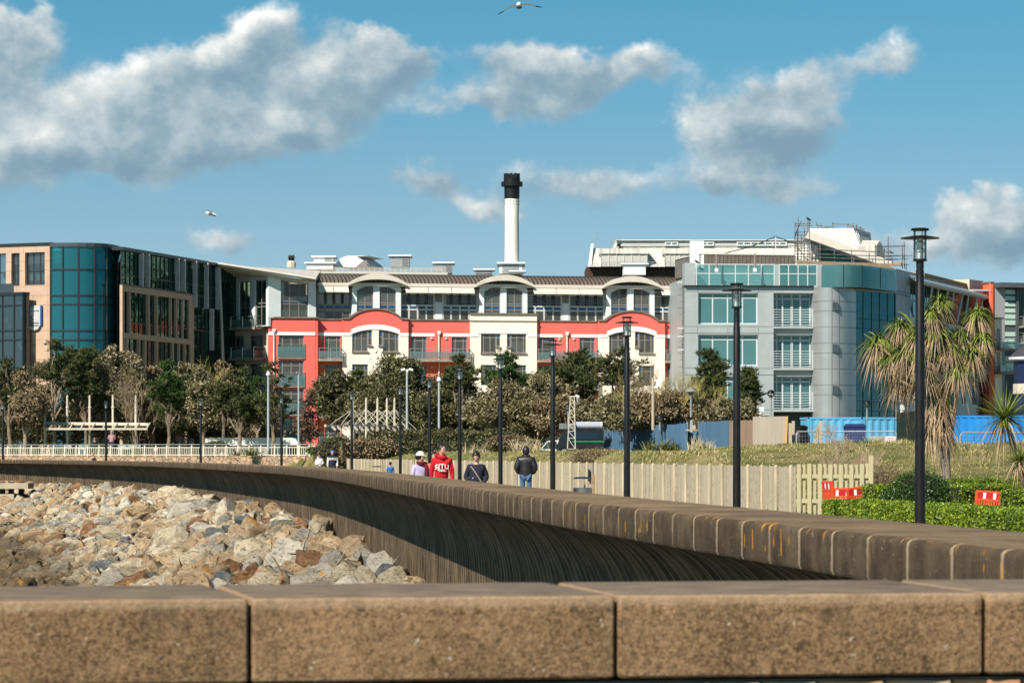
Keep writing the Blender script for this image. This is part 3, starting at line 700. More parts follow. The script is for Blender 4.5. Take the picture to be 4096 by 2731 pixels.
upper(S_(c3(290)), S_(c3(655)), 4); upper(S_(c3(730)), S_(c3(1105)), 4, curt=((0, .12, .5, .9),)); upper(S_(c3(1612)), S_(c3(1990)), 4, curt=((0, .2, .45, .95),)); upper(S_(c3(2060)), S_(c4(607)), 4); upper(S_(c4(1116)), S_(c4(1425)), 3, curt=((0, .95, .5, .98), (0, .8, 0, .4)))
for a, b in ((c3(656), c3(729)), (c3(1991), c3(2059))):
    mb = MB(); mk = MB(); s0, s1 = S_(a), S_(b); PR.box(mb, s0, s1, tz0, uz1, NU-.1, NU+.05); PR.box(mk, s0+.02, s1-.02, uz1-1.35, uz1-.25, NU+.052, NU+.09); wl = mb.build('party_wall', M_pale, ap); mk.build('louvre_screen', mat('checker_screen', (.012,.012,.014), (.6,.62,.6), 1, rough=.5), wl)
t = MATS['checker_screen'].node_tree; g = NG(t); tcx = g.n('ShaderNodeTexCoord'); bk = g.n('ShaderNodeTexBrick'); bk.inputs['Scale'].default_value = 3.2
for i_, v_ in (('Color1', (.012,.012,.014,1)), ('Color2', (.012,.012,.014,1)), ('Mortar', (.6,.62,.6,1)), ('Mortar Size', .045), ('Brick Width', .8), ('Row Height', .45)): bk.inputs[i_].default_value = v_
sx = g.n('ShaderNodeSeparateXYZ'); t.links.new(tcx.outputs['Object'], sx.inputs[0]); cx = g.n('ShaderNodeCombineXYZ'); t.links.new(sx.outputs[0], cx.inputs[0]); t.links.new(sx.outputs[2], cx.inputs[1]); t.links.new(cx.outputs[0], bk.inputs['Vector']); t.links.new(bk.outputs[0], t.nodes['Principled BSDF'].inputs['Base Color'])
backing(PR, ap, S_(c2(1243)), sH1, tz0, uz1, NU-1.8)
mb = MB(); PR.box(mb, sA1, sH1, tz0-.2, tz0, -6, -.75); mb.build('roof_terrace', M_slab, ap)
# arched white dormers
def dormer(a, b, name):
    s0, s1 = S_(a), S_(b); sc = (s0+s1)/2; hw = (s1-s0)/2; n = -.9
    zc = Z(c3(1360), yb(470)); zs_ = Z(c3(1360), yb(560))
    top = lambda s: zs_+(zc-zs_)*(1-(abs(s-sc)/hw)**2.0)
    wins = []
    for q0, q1 in ((-.80, -.13), (.13, .80)):
        a0, a1 = sc+q0*hw, sc+q1*hw; wins.append((a0, a1, tz0+.02, lambda s: top(s)-.50-.10*abs(s-sc)/hw))
    d = MB(); brk = [sc+hw*i/10 for i in range(-9, 10)]
    PR.wall(d, s0, s1, tz0, top, wins, n=n, depth=1.2, brk=brk); dm = d.build('arched_dormer', M_pale, ap)
    for i, (a0, a1, z0, tf) in enumerate(wins):
        H = tf((a0+a1)/2)-z0; fr = lambda z: (z-z0)/H
        window(PR, dm, a0, a1, z0, z0+H, cols=2, rows=(fr(blue0)-.01, fr(blue1)+.01, .60, .83), n=n-.15, top=tf, panels=((0, .5, fr(blue0), fr(blue1)), (.5, 1, fr(blue0), fr(blue1))),
               curt=rs_.choice((((0, 1, .36, .80),), ((0, .5, .36, .8),), ((.05, .9, .4, .62),))), fm=M_frame)
    h = MB(); hwo = hw*1.20; zt = Z(c3(1360), yb(428)); ze = Z(c3(1360), yb(530)); N = 18
    o = lambda s: ze+(zt-ze)*(1-(abs(s-sc)/hwo)**2.1); i_ = lambda s: ze-.12+(zt-ze-.36)*(1-(abs(s-sc)/hwo)**2.3)
    for k in range(N):
        a0, a1 = sc-hwo+2*hwo*k/N, sc-hwo+2*hwo*(k+1)/N
        vs = [PR.pt(s, z, q) for q in (n+1.0, n-3.5) for s, z in ((a0, i_(a0)), (a1, i_(a1)), (a1, o(a1)+.12), (a0, o(a0)+.12))]
        h.add(vs, [(0,1,2,3),(7,6,5,4),(3,2,6,7),(0,4,5,1),(0,3,7,4),(1,5,6,2)])
    h.build('arched_hood', M_eave, dm)
for a, b in ((c2(1602), c2(2114)), (c3(1107), c3(1610)), (c4(608), c4(1114))): dormer(a, b, 'd')
# eaves, awnings and the ribbed metal roof
mb = MB(); sm = MB(); aw = MB(); zr0, zr1 = Z(c3(600), yb(505)), Z(c3(600), yb(398)); r0 = S_(c2(1245))
NR = 8
prof = [(-.55-(4.2*(1-cos(t*pi/2/NR*1.0)))*0-4.6*(t/NR)**1.5, zr0+(zr1-zr0)*sin(pi/2*t/NR)) for t in range(NR+1)]
for (n0, z0), (n1, z1) in zip(prof, prof[1:]):
    mb.add([PR.pt(r0, z0, n0), PR.pt(sH1+.6, z0, n0), PR.pt(sH1+.6, z1, n1), PR.pt(r0, z1, n1)], [(0,1,2,3)])
    s = r0
    while s < sH1+.5:
        sm.add([PR.pt(s-.035, z0, n0+.02), PR.pt(s+.035, z0, n0+.02), PR.pt(s+.035, z1, n1+.02), PR.pt(s-.035, z1, n1+.02), PR.pt(s-.035, z0+.09, n0+.10), PR.pt(s+.035, z0+.09, n0+.10), PR.pt(s+.035, z1+.09, n1+.10), PR.pt(s-.035, z1+.09, n1+.10)], [(4,5,6,7),(0,4,7,3),(1,2,6,5),(0,1,5,4)])
        s += .405
PR.box(mb, r0, sH1+.6, zr0-.5, zr1, -12, -5.2)
rf = mb.build('ribbed_roof', M_brownroof, ap); sm.build('roof_seam', mat('seam_dark', (.05,.042,.035), rough=.5), rf)
mb = MB(); PR.box(mb, r0, sH1, zr0-.34, zr0-.002, -1.9, -.45); mb.build('eave_fascia', M_eave, ap)
for a, b, k in ((c2(1240), c2(1560), 2), (c2(2150), c3(1045), 3), (c3(1660), c4(555), 4 if 0 else 3), (c4(1168), c4(1425), 1)):
    s0, s1 = S_(a), S_(b)
    for i in range(k):
        q0, q1 = s0+(s1-s0)*i/k+.03, s0+(s1-s0)*(i+1)/k-.03; z1 = zr0-.34; z0 = z1-.62
        aw = MB(); aw.prism([PR.pt(q0, z1-.05, -.5), PR.pt(q0, z0, .1), PR.pt(q0, z0-.06, .08), PR.pt(q0, z1-.14, -.6)], (PR.d.x*(q1-q0), PR.d.y*(q1-q0), 0)); aw.build('awning', M_eave, ap)
# --- white prow at the left end under the swept roof
PP = Plane(c2(715), 329.2, c2(1213), 331.4); z0 = Z(c2(950), yb(868))
t0, t1 = PP.s(c2(715)), PP.s(c2(1213))
rz = lambda s: PP.z(c2(715), yb(432))+(PP.z(c2(1213), yb(470))-PP.z(c2(715), yb(432)))*(s-t0)/(t1-t0)
mb = MB(); w0, w1 = PP.s(c2(845)), PP.s(c2(1134)); zt = lambda s: PP.z(c2(845), yb(468))+(PP.z(c2(1134), yb(510))-PP.z(c2(845), yb(468)))*(s-w0)/(w1-w0); zw0 = PP.z(c2(900), yb(866))
PP.wall(mb, t0, t1, z0, rz, [(w0, w1, zw0, zt)]); pw = mb.build('prow_wall', M_pale, ap)
Hh = zt((w0+w1)/2)-zw0
window(PP, ap, w0, w1, zw0, zw0+Hh, cols=3, rows=(.385, .46), n=-.15, top=zt, panels=tuple((i/3, (i+1)/3, .40, .45) for i in range(3)), curt=((0, .16, .46, 1), (.0, 1, 0, .22), (.3, .98, .46, .60)), fm=M_frame)
P2 = Plane(c2(372), 333.5, c2(715), 329.2); u0, u1 = P2.s(c2(372)), P2.s(c2(715)); zb2 = P2.z(c2(550), yb(960))
rz2 = lambda s: P2.z(c2(372), yb(438))+(P2.z(c2(715), yb(420))-P2.z(c2(372), yb(438)))*(s-u0)/(u1-u0)
hs = [(P2.s(c2(404)), P2.s(c2(521)), zb2+.05, P2.z(c2(460), yb(486))), (P2.s(c2(572)), P2.s(c2(690)), zb2+.05, P2.z(c2(630), yb(472)))]
mb = MB(); P2.wall(mb, u0, u1, zb2, rz2, hs); mb.build('prow_side_wall', M_pale, ap)
for a, b, c, d in hs: window(P2, ap, a, b, c, d, cols=2, rows=(.42, .5), n=-.15, fm=MATS['window_frame_grey'], curt=((0, .22, 0, 1), (.45, .6, 0, 1), (.85, 1, 0, 1)), pane=glassm('green_glass', (.35,.62,.52), .8, refl=.06, base=(.02,.05,.04)))
mb = MB(); P2.box(mb, u0+.1, u1-.1, zb2, rz2(u1)-.3, -2.6, -2.5); PP.box(mb, t0+.1, t1-.1, z0, z0+3.6, -2.7, -2.5); mb.build('interior_wall', M_room, ap)
# swept roof: tip far left
tip = W(c2(85), yb(285), 327); fr_ = W(c2(1213), yb(462), 329); br = W(c2(1262), yb(375), 337); bl = W(c2(240), yb(300), 345); und = W(c2(375), yb(432), 333.4)
mb = MB(); th = .30
n_ = 10; vs = []
for i in range(n_+1):
    t = i/n_; a = tip.lerp(fr_, t); b = (tip+Vector((2, 8, .1))).lerp(br, t)
    vs += [a+Vector((0, -.05, .15)), a+Vector((0, -.22, 0)), a+Vector((0, -.05, -.17)), b+Vector((0, 0, -.3)), b]
fs = [(i*5+k, i*5+(k+1) % 5, (i+1)*5+(k+1) % 5, (i+1)*5+k) for i in range(n_) for k in range(5)]+[(4,3,2,1,0), tuple(n_*5+k for k in range(5))]
mb.add(vs, fs)
mb.add([tip+Vector((.8, .3, -.2)), fr_+Vector((-.3, .2, -.2)), PP.pt(t1, rz(t1)-.1, -.1), PP.pt(t0, rz(t0)-.05, -.1), P2.pt(u0, rz2(u0)-.05, -.1)], [(0,4,3,2,1)])
mb.build('swept_roof', mat('pale_roof', (.60,.57,.52), (.52,.49,.45), .6, rough=.6), ap, smooth=False)
mb = MB(); mb.tube([W(c2(246), 1340+470/2.6133+40, 326.5), W(c2(205), yb(345), 327.5)], [.22, .12], 10); mb.build('roof_mast', mat('mast_metal', (.40,.34,.27), rough=.4, metal=.3), ap)
# cream side recess with stacked balconies
P3 = Plane(c2(258), 334, c2(712), 330.6); v0, v1 = P3.s(c2(258)), P3.s(c2(712)); mb = MB(); hs = []
zr3 = [P3.z(c2(480), yb(975)), P3.z(c2(480), yb(1290))]
zr3 = [P3.z(c2(480), yb(972)), P3.z(c2(480), yb(1290)), P3.z(c2(480), yb(1588)), P3.z(c2(480), yb(1890))]
for k in range(1, 4):
    hs += [(P3.s(c2(518)), P3.s(c2(655)), zr3[k]+.05, zr3[k]+2.35), (P3.s(c2(318)), P3.s(c2(455)), zr3[k]+.9, zr3[k]+2.35)]
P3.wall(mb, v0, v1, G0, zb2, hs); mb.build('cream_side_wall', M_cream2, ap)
for i, (a, b, c, d) in enumerate(hs): window(P3, ap, a, b, c, d, cols=3, rows=(.82,), n=-.15, curt=((.35, 1, 0, 1),) if i % 2 == 0 else None)
mb = MB(); P3.box(mb, v0+.1, v1, G0, zb2-.1, -1.6, -1.5); mb.build('interior_wall', M_room, ap)
for k in range(4):
    a = P3.s(c2(200 if k < 1 else 212)); b = P3.s(c2(697 if k < 1 else 690)); balcony(P3, ap, a, b, zr3[k], n0=0, dep=1.9, posts=5)
# Juliet screens of the coral tower
for k in range(4):
    zf = z_row[k]; mb = MB(); a, b = wA0-.15, wA1+.12
    for q in range(8): PR.box(mb, a, b, zf+.2+q*.12, zf+.235+q*.12, .52, .56)
    PR.box(mb, a, b, zf+1.42, zf+1.47, .50, .60); PR.box(mb, a, a+.05, zf+.1, zf+1.45, .50, .60); PR.box(mb, b-.05, b, zf+.1, zf+1.45, .50, .60)
    r = mb.build('juliet_railing', M_railg, ap); mb = MB(); PR.box(mb, a+.06, b-.06, zf+.12, zf+1.25, .562, .58); mb.build('glass_screen', M_glassr, r)
    mb = MB(); PR.box(mb, a+.02, b-.02, zf-.02, zf+.08, .5, .64); mb.build('sill', M_slab, ap)
mb = MB(); s = S_(c2(765)); zt = PR.z(c2(765), yb(985)); mb.tube([PR.pt(s, G0, .62), PR.pt(s, zt-.3, .62)], .07, 8)
mb.prism([PR.pt(s-.1, zt-.3, .52), PR.pt(s+.1, zt-.3, .52), PR.pt(s+.2, zt, .52), PR.pt(s-.2, zt, .52)], (PR.n.x*.25, PR.n.y*.25, 0)); mb.build('downpipe', M_white, ap)
mb = MB(); PR.box(mb, sA0, sB1, G0-.3, G0+1.1, .52, .75); mb.build('white_plinth', M_white, ap)
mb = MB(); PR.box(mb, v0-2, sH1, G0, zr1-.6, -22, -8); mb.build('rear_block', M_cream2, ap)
# roof furniture, one thing each
def rbox(x0, x1, y0, y1, D, dep, label, m=None, louver=False, side=.25, capm=True, name='rooftop_vent'):
    a, b = W(x0, y1, D), W(x1, y0, D); P = Plane(x0, D, x1, D+(x1-x0)*D/F*.0+.01); s1 = P.s(x1)
    e = empty(name, (a.x, D, a.z), label, 'roof vent'); mb = MB(); L = s1*(1-side)
    P.box(mb, 0, s1, a.z, b.z, -dep, 0); mb.build('housing', m or M_galv, e)
    if louver:
        mb = MB(); k = 0; z = a.z+.15
        while z < b.z-.15: P.box(mb, L, s1-.1, z, z+.07, 0.002, .06); z += .16
        mb.build('louvre', M_frame, e)
    if capm: mb = MB(); P.box(mb, -.25, s1+.3, b.z+.002, b.z+.14, -dep-.2, .25); mb.build('lid', M_white, e)
    return e
ya = lambda y: 940+y/2.6133
rbox(c2(1115), c2(1390), ya(298), ya(360), 343, 5, 'wide low white plant box on the roof behind the swept roof', M_white)
rbox(c2(1190), c2(1392), ya(232), ya(297), 345, 4, 'white windowed lift head on top of the wide plant box', M_white, True, .45)
rbox(c2(1990), c2(2182), ya(222), ya(335), 345, 4, 'tall grey louvred vent right of the white curved roof', None, True, .36)
rbox(c3(622), c3(803), ya(296), ya(395), 345, 4, 'grey louvred vent on the roof beside the end of the railing', None, True, .34)
rbox(c3(1050), c3(1225), ya(366), ya(402), 345, 3, 'low grey vent poking over the brown roof left of the chimney', None, True, .33)
rbox(c4(770), c4(1000), 860+518/2.6133, 860+625/2.6133, 346, 3, 'pale vent on the brown roof above the rightmost arched dormer', M_pale, False)
rbox(c3(1425), c3(1548), ya(385), ya(408), 338, 2, 'flat cream rooflight cover in front of the chimney base', M_cream, False)
mb = MB(); pts = []
a = W(c2(1420), ya(335), 346); b = W(c2(1755), ya(217), 346); n_ = 12; L = b.x-a.x; H = b.z-a.z
pr = [Vector((a.x+L*.42*(1-cos(pi/2*i/n_)), 346, a.z+H*sin(pi/2*i/n_))) for i in range(n_+1)]+[Vector((b.x, 346, b.z))]+[Vector((b.x-L*.40*(1-cos(pi/2*(1-i/n_)))*1.0+0, 346, b.z-H*(i/n_))) for i in range(1, n_+1)]
e = empty('curved_rooflight', (a.x, 346, a.z), 'white curved wave-shaped roof hood with a dark grey end', 'roof hood')
mb.prism(pr, (1.5, 6, 0)); mb.build('hood_shell', M_white, e)
q = [Vector((b.x-L*.36, 345.9, a.z)), Vector((b.x-.1, 345.9, a.z)), Vector((b.x-.1, 345.9, a.z+H*.62))]+[Vector((b.x-.1-L*.34*t, 345.9, a.z+H*(.62*(1-t**1.7)))) for t in (.3, .6, .85)]
mb = MB(); mb.prism(q, (0, .08, 0)); mb.build('grey_end', M_frame, e)
e = empty('chimney_cowl', W(c2(955), ya(340), 343), 'squat stone chimney pot with black rotating cowl on the swept roof', 'chimney cowl')
c = W(c2(955), ya(340), 343); sc = 343/F/2.6133
mb = MB(); mb.lathe([(48*sc, 0), (48*sc, 50*sc), (40*sc, 62*sc), (36*sc, 70*sc)], c, 8); mb.build('stone_base', M_cream2, e)
mb = MB(); mb.tube([c+Vector((-28*sc, -.1, 105*sc)), c+Vector((32*sc, -.2, 108*sc))], [22*sc, 24*sc], 12); mb.tube([c+Vector((0, 0, 70*sc)), c+Vector((0, 0, 100*sc))], 30*sc, 10); mb.build('cowl', M_black, e)
e = empty('roof_railing', W(c2(1290), ya(375), 341), 'long pale rail along the roof left of the chimney', 'railing')
mb = MB()
for dy in (0, 12, 24): mb.bar(W(c2(1280), ya(340+dy), 341), W(c3(700), ya(345+dy), 344), .05)
for i in range(24): t = i/23; x = c2(1280)+(c3(700)-c2(1280))*t; D = 341+3*t; mb.bar(W(x, ya(338+6*t), D), W(x, ya(380+5*t), D), .05)
mb.build('rail', mat('rail_cream', (.55,.50,.42), rough=.6), e)
mb = MB(); P = Plane(c2(1270), 341, c3(760), 344); P.box(mb, 0, P.s(c3(760)), P.z(c2(1300), ya(400)), P.z(c2(1300), ya(376)), -1, 0); mb.build('kerb', M_eave, e)
# power-station chimney behind
e = empty('tall_chimney', W(2046, 1095, 400), 'tall round white chimney with a black top behind the apartments', 'chimney')
q = 400/F; c = W(2046, 1096, 400); top = W(2050, 700, 400)
def zc(y): return CH-(y-HY)*q
mb = MB(); mb.lathe([(29*q, zc(1060)-1), (29*q, zc(1000)), (28*q, zc(880)), (29*q, zc(796))], (c.x+.05, 400, 0), 32); mb.build('white_shaft', mat('chimney_white', (.78,.75,.69), (.70,.67,.60), .4, rough=.7, stretch=(1,1,.2)), e, smooth=True)
mb = MB(); mb.lathe([(30.5*q, zc(795)), (31*q, zc(748)), (43*q, zc(746)), (43*q, zc(728)), (33*q, zc(726)), (33*q, zc(712)), (26*q, zc(711))], (c.x+.05, 400, 0), 32)
mb.build('black_top', M_black, e, smooth=True)
mb = MB()
for i in range(10): a = i*pi/5+.2; mb.box((c.x+.05+cos(a)*27*q, 400+sin(a)*27*q, zc(706)), (12*q, 12*q, 22*q))
mb.build('flue_tip', M_black, e)
mb = MB()
for i in range(14):
    a = i*pi/7; 
    for yy_ in (806, 818): mb.ball((c.x+.05+cos(a)*29*q, 400+sin(a)*29*q, zc(yy_)), .06, 6, 4)
mb.build('bolt_ring', M_black, e)
mb = MB(); P = Plane(c3(1300), 397, c3(1536), 397.01); L = P.s(c3(1536)); P.box(mb, 0, L, zc(1100), P.z(2050, ya(302)), -7, 0); mb.build('base_housing', M_pale, e)
mb = MB(); P.box(mb, L*.13, L*.85, zc(1100), P.z(2050, ya(306)), .002, .05); mb.build('base_shutter', M_galv, e)
mb = MB(); P.box(mb, -.3, L+.4, P.z(2050, ya(302)), P.z(2050, ya(284)), -7.3, .4); mb.build('base_cap', M_pale, e)
# ------------------------------------------------------------------ stone and glass office at the left
c1 = lambda x: x/2.6133
M_stone = mat('pink_stone', (.51,.36,.265), (.45,.32,.24), .9, rough=.85, bump=.004, bsc=20)
M_stonej = mat('stone_joint', (.30,.20,.15), rough=.9)
M_gteal = glassm('curved_teal_glass', (.16,.52,.58), .38, refl=.03, base=(.010,.12,.15), gcol=(.42,.78,.86), rough=.04, wav=.02)
M_ggrn = glassm('dark_green_glass', (.10,.24,.18), .30, refl=.02, base=(.006,.03,.022), gcol=(.40,.75,.58), wav=.06)
M_ggrey = glassm('grey_glass', (.45,.60,.62), .55, refl=.02, base=(.07,.09,.10), wav=.02)
M_mull = mat('dark_mullion', (.018,.022,.026), rough=.4)
M_fin = mat('silver_fin', (.50,.48,.50), (.44,.42,.44), 2, rough=.4)
M_bl = mat('pale_green_blind', (.45,.60,.50), (.40,.54,.46), 2, rough=.9)
of = empty('office_block', W(300, 1785, 302), 'pink stone office block with a curved teal glass corner', 'office building')
LW = 320; GZ = 1.3
PL = Plane(-60, 303.6, 202, 300.5)
zt = lambda x: PL.z(x, 940+125/2.6133-x*.05)
ztop = PL.z(100, 940+111/2.6133)
hs = []
for a, b, y0, y1 in ((-40, c1(62), 192, 532), (c1(118), c1(205), 188, 530), (c1(262), c1(468), 178, 520)): hs.append((PL.s(a), PL.s(b), PL.z(b, ya(y1)), PL.z(b, ya(y0))))
mb = MB(); PL.wall(mb, 0, PL.s(202), GZ, ztop, hs, depth=.5); mb.mi = 1
for y in (272, 370, 532, 632, 732, 1000, 1098, 1300):
    z = PL.z(150, ya(y)); s0 = 0
    for h in sorted(hs)+[(PL.s(202), PL.s(202), 0, 0)]:
        inside = h[2] < z < h[3] or h[2] == 0
        if inside or h[2] == 0: PL.box(mb, s0, h[0] if h[2] else PL.s(202), z-.02, z+.02, -.1, .003); s0 = h[1]
for x, y0, y1 in ((104, 115, 185), (246, 115, 185), (378, 112, 178), (172, 532, 605), (345, 632, 735), (345, 1000, 1400), (500, 150, 1400)):
    s = PL.s(c1(x)); PL.box(mb, s-.02, s+.02, PL.z(c1(x), ya(y1)), PL.z(c1(x), ya(y0)), -.1, .004)
mb.build('stone_wall', [M_stone, M_stonej], of)
for i, (a, b, c, d) in enumerate(hs):
    window(PL, of, a, b, c, d, cols=(2, 2, 3)[i], rows=(.42,), n=-.35, fm=M_mull, pane=M_ggrey)
    mb = MB(); k = (2, 2, 3)[i]
    for j in range(k): PL.box(mb, a+(b-a)*(j+.12)/k, a+(b-a)*(j+1-.12)/k, c+(d-c)*(.16 if i == 2 else .25), c+(d-c)*.40, -.62, -.6)
    mb.build('blind', M_bl, of)
mb = MB(); PL.box(mb, .1, PL.s(202)-.5, GZ, ztop-.3, -3.6, -3.5); mb.build('interior_wall', M_room, of)
mb = MB(); PL.box(mb, -.1, PL.s(202)+.1, ztop, ztop+.22, -1.5, .15); mb.build('roof_edge', M_mull, of)
# projecting glazed bay in front
PL2 = Plane(-60, 302.6, c1(244), 299.8); za = PL2.z(c1(200), ya(625)); L2 = PL2.s(c1(244)); mb = MB()
xs = [PL2.s(c1(q)) for q in (-90, 27, 148)]
for x in xs+[L2-.06]: PL2.box(mb, x-.05, x+.05, GZ, za, -.1, .06)
for y in (735, 998, 1095): z = PL2.z(c1(150), ya(y)); PL2.box(mb, 0, L2, z-.06, z+.06, -.1, .05)
PL2.box(mb, 0, L2+.05, za, za+.25, -.8, .10); b_ = mb.build('glazed_bay', M_mull, of)
mb = MB(); PL2.box(mb, 0, L2-.02, GZ, za, -.05, -.03); PL2.box(mb, L2-.03, L2, GZ, za, -.8, -.02); mb.build('pane', M_ggrey, b_)
mb = MB()
for (u0, u1, y0, y1) in ((-80, 20, 740, 895), (35, 142, 742, 862), (156, 240, 742, 862), (-80, 20, 1110, 1170), (30, 136, 1110, 1155), (152, 240, 1112, 1240)):
    PL2.box(mb, PL2.s(c1(u0)), PL2.s(c1(u1)), PL2.z(c1(u0), ya(y1)), PL2.z(c1(u0), ya(y0)), -.42, -.4)
mb.build('blind', M_bl, b_); mb = MB(); PL2.box(mb, 0, L2-.4, GZ, za, -.75, -.7); mb.build('interior_wall', M_room, b_)
mb = MB(); z = PL2.z(c1(100), ya(512)); PL2.box(mb, 0, L2*.72, z-.05, z+.05, -.2, -.15); PL2.box(mb, 0, L2*.72, za+.25, z-.05, -.19, -.17); mb.build('glass_balustrade', glassm('clear_balustrade', (.85,.9,.88), .9, refl=.02, base=(.4,.4,.38)), of)
# crest board
cr = empty('crest_sign', PL.pt(PL.s(c1(372)), PL.z(c1(372), ya(998)), .1), 'pale grey shield-shaped relief sign on the pink stone wall', 'sign')
a, b = PL.s(c1(308)), PL.s(c1(436)); z0, z1 = PL.z(c1(370), ya(998)), PL.z(c1(370), ya(738)); m_ = (a+b)/2
def shield(off, n): return [PL.pt(x, z, n) for x, z in [(a-off, z1+off), (b+off, z1+off), (b+off, z0+.5), (b-.25, z0+.12-off), (m_, z0-off), (a+.25, z0+.12-off), (a-off, z0+.5)]]
nn = Vector((PL.n.x, PL.n.y, 0))
mb = MB(); mb.prism(shield(0, .06), nn*.22); mb.build('shield_board', mat('sign_grey', (.50,.50,.50), (.42,.42,.43), 6, rough=.6), cr)
mb = MB(); PL.box(mb, b+.002, b+.14, z0+.5, z1, .06, .26); mb.build('blue_edge', mat('sign_blue', (.02,.08,.35), rough=.5), cr)
mb = MB(); PL.box(mb, a+.15, b-.1, z1-.52, z1-.46, .27, .30); PL.box(mb, a+.12, b-.1, z0+.62, z0+.70, .27, .31); PL.box(mb, a+.12, b-.15, z0+.40, z0+.46, .27, .30); mb.build('dark_line', M_mull, cr)
mb = MB(); rq = random.Random(2)
for i in range(26):
    t = i/25; x = a+.25+(b-a-.5)*t; z = z1-.8-(z1-z0-1.7)*t; PL.box(mb, x-.04, x+.04, z-.05, z+.05, .27, .32)
for i in range(20): x = a+.15+rq.random()*(b-a-.3); z = z0+.85+rq.random()*(z1-z0-1.2); PL.box(mb, x-.025, x+.025, z-.03, z+.03, .27, .31)
mb.build('raised_mark', M_white, cr)
# curved corner
arcp = [(202,300.5),(226,300.3),(251,300.15),(282,300.05),(313,300),(345,300.1),(377,300.4),(403,300.9),(427,301.6),(450,302.8),(469,304.4),(480,306),(485,308)]
AP = [Vector(((x-CX)*D/F, D)) for x, D in arcp]; zc1 = CH-(984-HY)*300/F
def strip(mb, pts, z0, z1, off=0):
    n = len(pts)
    for i, p in enumerate(pts):
        d = (pts[min(i+1, n-1)]-pts[max(i-1, 0)]).normalized(); q = p+Vector((d.y, -d.x))*off; mb.v += [(q.x, q.y, z0), (q.x, q.y, z1)]
    b0 = len(mb.v)-2*n
    for i in range(n-1): mb.f.append((b0+2*i, b0+2*i+2, b0+2*i+3, b0+2*i+1)); mb.m.append(0)
mb = MB(); strip(mb, AP, GZ, zc1); cg_ = mb.build('curved_glazing', M_gteal, of, smooth=True)
mb = MB()
for i in (0, 2, 4, 6, 8, 10, 12): p = AP[i]; mb.box((p.x, p.y-.03, (GZ+zc1)/2), (.12, .14, zc1-GZ))
for y in (1077, 1181, 1216, 1321.5, 1358, 1500):
    z = CH-(y-HY)*300/F
    for p, q in zip(AP, AP[1:]): mb.bar((p.x, p.y-.05, z), (q.x, q.y-.05, z), .12)
mb.build('mullion', M_mull, cg_)
mb = MB()
for p, q in zip(AP, AP[1:]): mb.bar((p.x, p.y-.05, zc1+.12), (q.x, q.y-.05, zc1+.12), .22, .36)
mb.v += [(p.x, p.y, zc1+.15) for p in AP]+[(AP[0].x, 312, zc1+.15)]; n_ = len(AP)+1; mb.f.append(tuple(range(len(mb.v)-n_, len(mb.v)))); mb.m.append(0)
mb.build('roof_edge', mat('roof_edge_grey', (.05,.06,.07), rough=.4), of)
mb = MB()
for p, q in ((1181, 1216), (1321.5, 1358)):            # floor zones and blinds behind the glass
    z0, z1 = CH-(q-HY)*300/F, CH-(p-HY)*300/F; strip(mb, AP, z0, z1, -.5)
mb.build('floor_edge', mat('floor_zone', (.05,.11,.13), rough=.8), cg_)
mb = MB(); zb0, zb1 = CH-(1395-HY)*300/F, CH-(1365-HY)*300/F; strip(mb, AP[0:3], zb0, zb1, -.35); strip(mb, AP[2:5], zb0-1.6, zb1, -.36); strip(mb, AP[4:7], zb0-2.2, zb1, -.34); strip(mb, AP[6:9], zb0-.6, zb1, -.35)
strip(mb, AP[0:2], CH-(1180-HY)*300/F, CH-(1082-HY)*300/F, -.8); strip(mb, AP[0:2], CH-(1320-HY)*300/F, CH-(1222-HY)*300/F, -.8); strip(mb, AP[8:10], CH-(1320-HY)*300/F, CH-(1222-HY)*300/F, -.6)
mb.build('blind', mat('corner_blind', (.62,.80,.62), rough=.9), cg_)
mb = MB(); strip(mb, [Vector((p.x, p.y+3.2)) for p in AP[1:]], GZ, zc1-.1); mb.build('interior_wall', M_room, cg_)
for k, (xx, yy_) in enumerate(((655, 620), (735, 622), (770, 622), (1060, 622), (740, 992), (945, 992))):   # white chairs just behind the glass
    c = W(c1(xx), ya(yy_), 300.9 if xx < 900 else 302.6); mb = MB(); mb.box(c+Vector((0, .0, .45)), (.5, .45, .05)); mb.box(c+Vector((.22, 0, .75)), (.05, .45, .6))
    for dx in (-.22, .22): mb.bar(c+Vector((dx, 0, .45)), c+Vector((dx*1.3, 0, 0)), .05)
    mb.build('chair_behind_glass', mat('cafe_white', (.55,.6,.55), rough=.6), cg_)
# receding right wing
PW_ = Plane(485, 302, 765, 321); PW3 = Plane(485, 302, 960, 334.6)
sW = PW_.s; zWt = PW_.z(485, 1001)
mb = MB(); PW3.box(mb, 0, PW3.L, GZ, zWt, -.06, -.04); gw = mb.build('wing_glazing', M_ggrn, of)
mb = MB(); z520 = PW_.z(485, ya(525)); zmid = PW_.z(485, ya(410))
for i in range(30): s = PW3.L*i/29; PW3.box(mb, s-.04, s+.04, GZ, zWt, -.05, .03)
for z in (zmid, z520, z520-3.4, z520-7.2): PW3.box(mb, 0, PW3.L, z-.05, z+.05, -.05, .035)
mb.build('mullion', M_mull, gw)
mb = MB(); PW3.box(mb, -.2, PW3.L, zWt, zWt+.3, -2, .3); mb.build('roof_edge', M_mull, of)
mb = MB(); PW3.box(mb, 0, PW3.L, GZ, zWt, -3, -2.9); mb.build('interior_wall', M_room, of)
mb = MB()
for (s0_, s1_) in ((.10, .16), (.42, .60), (.72, .80)): PW3.box(mb, PW3.L*s0_, PW3.L*s1_, zmid-1.3, zmid-.5, -.9, -.88)
mb.build('blind', mat('yellow_green_blind', (.50,.60,.25), rough=.9), gw)
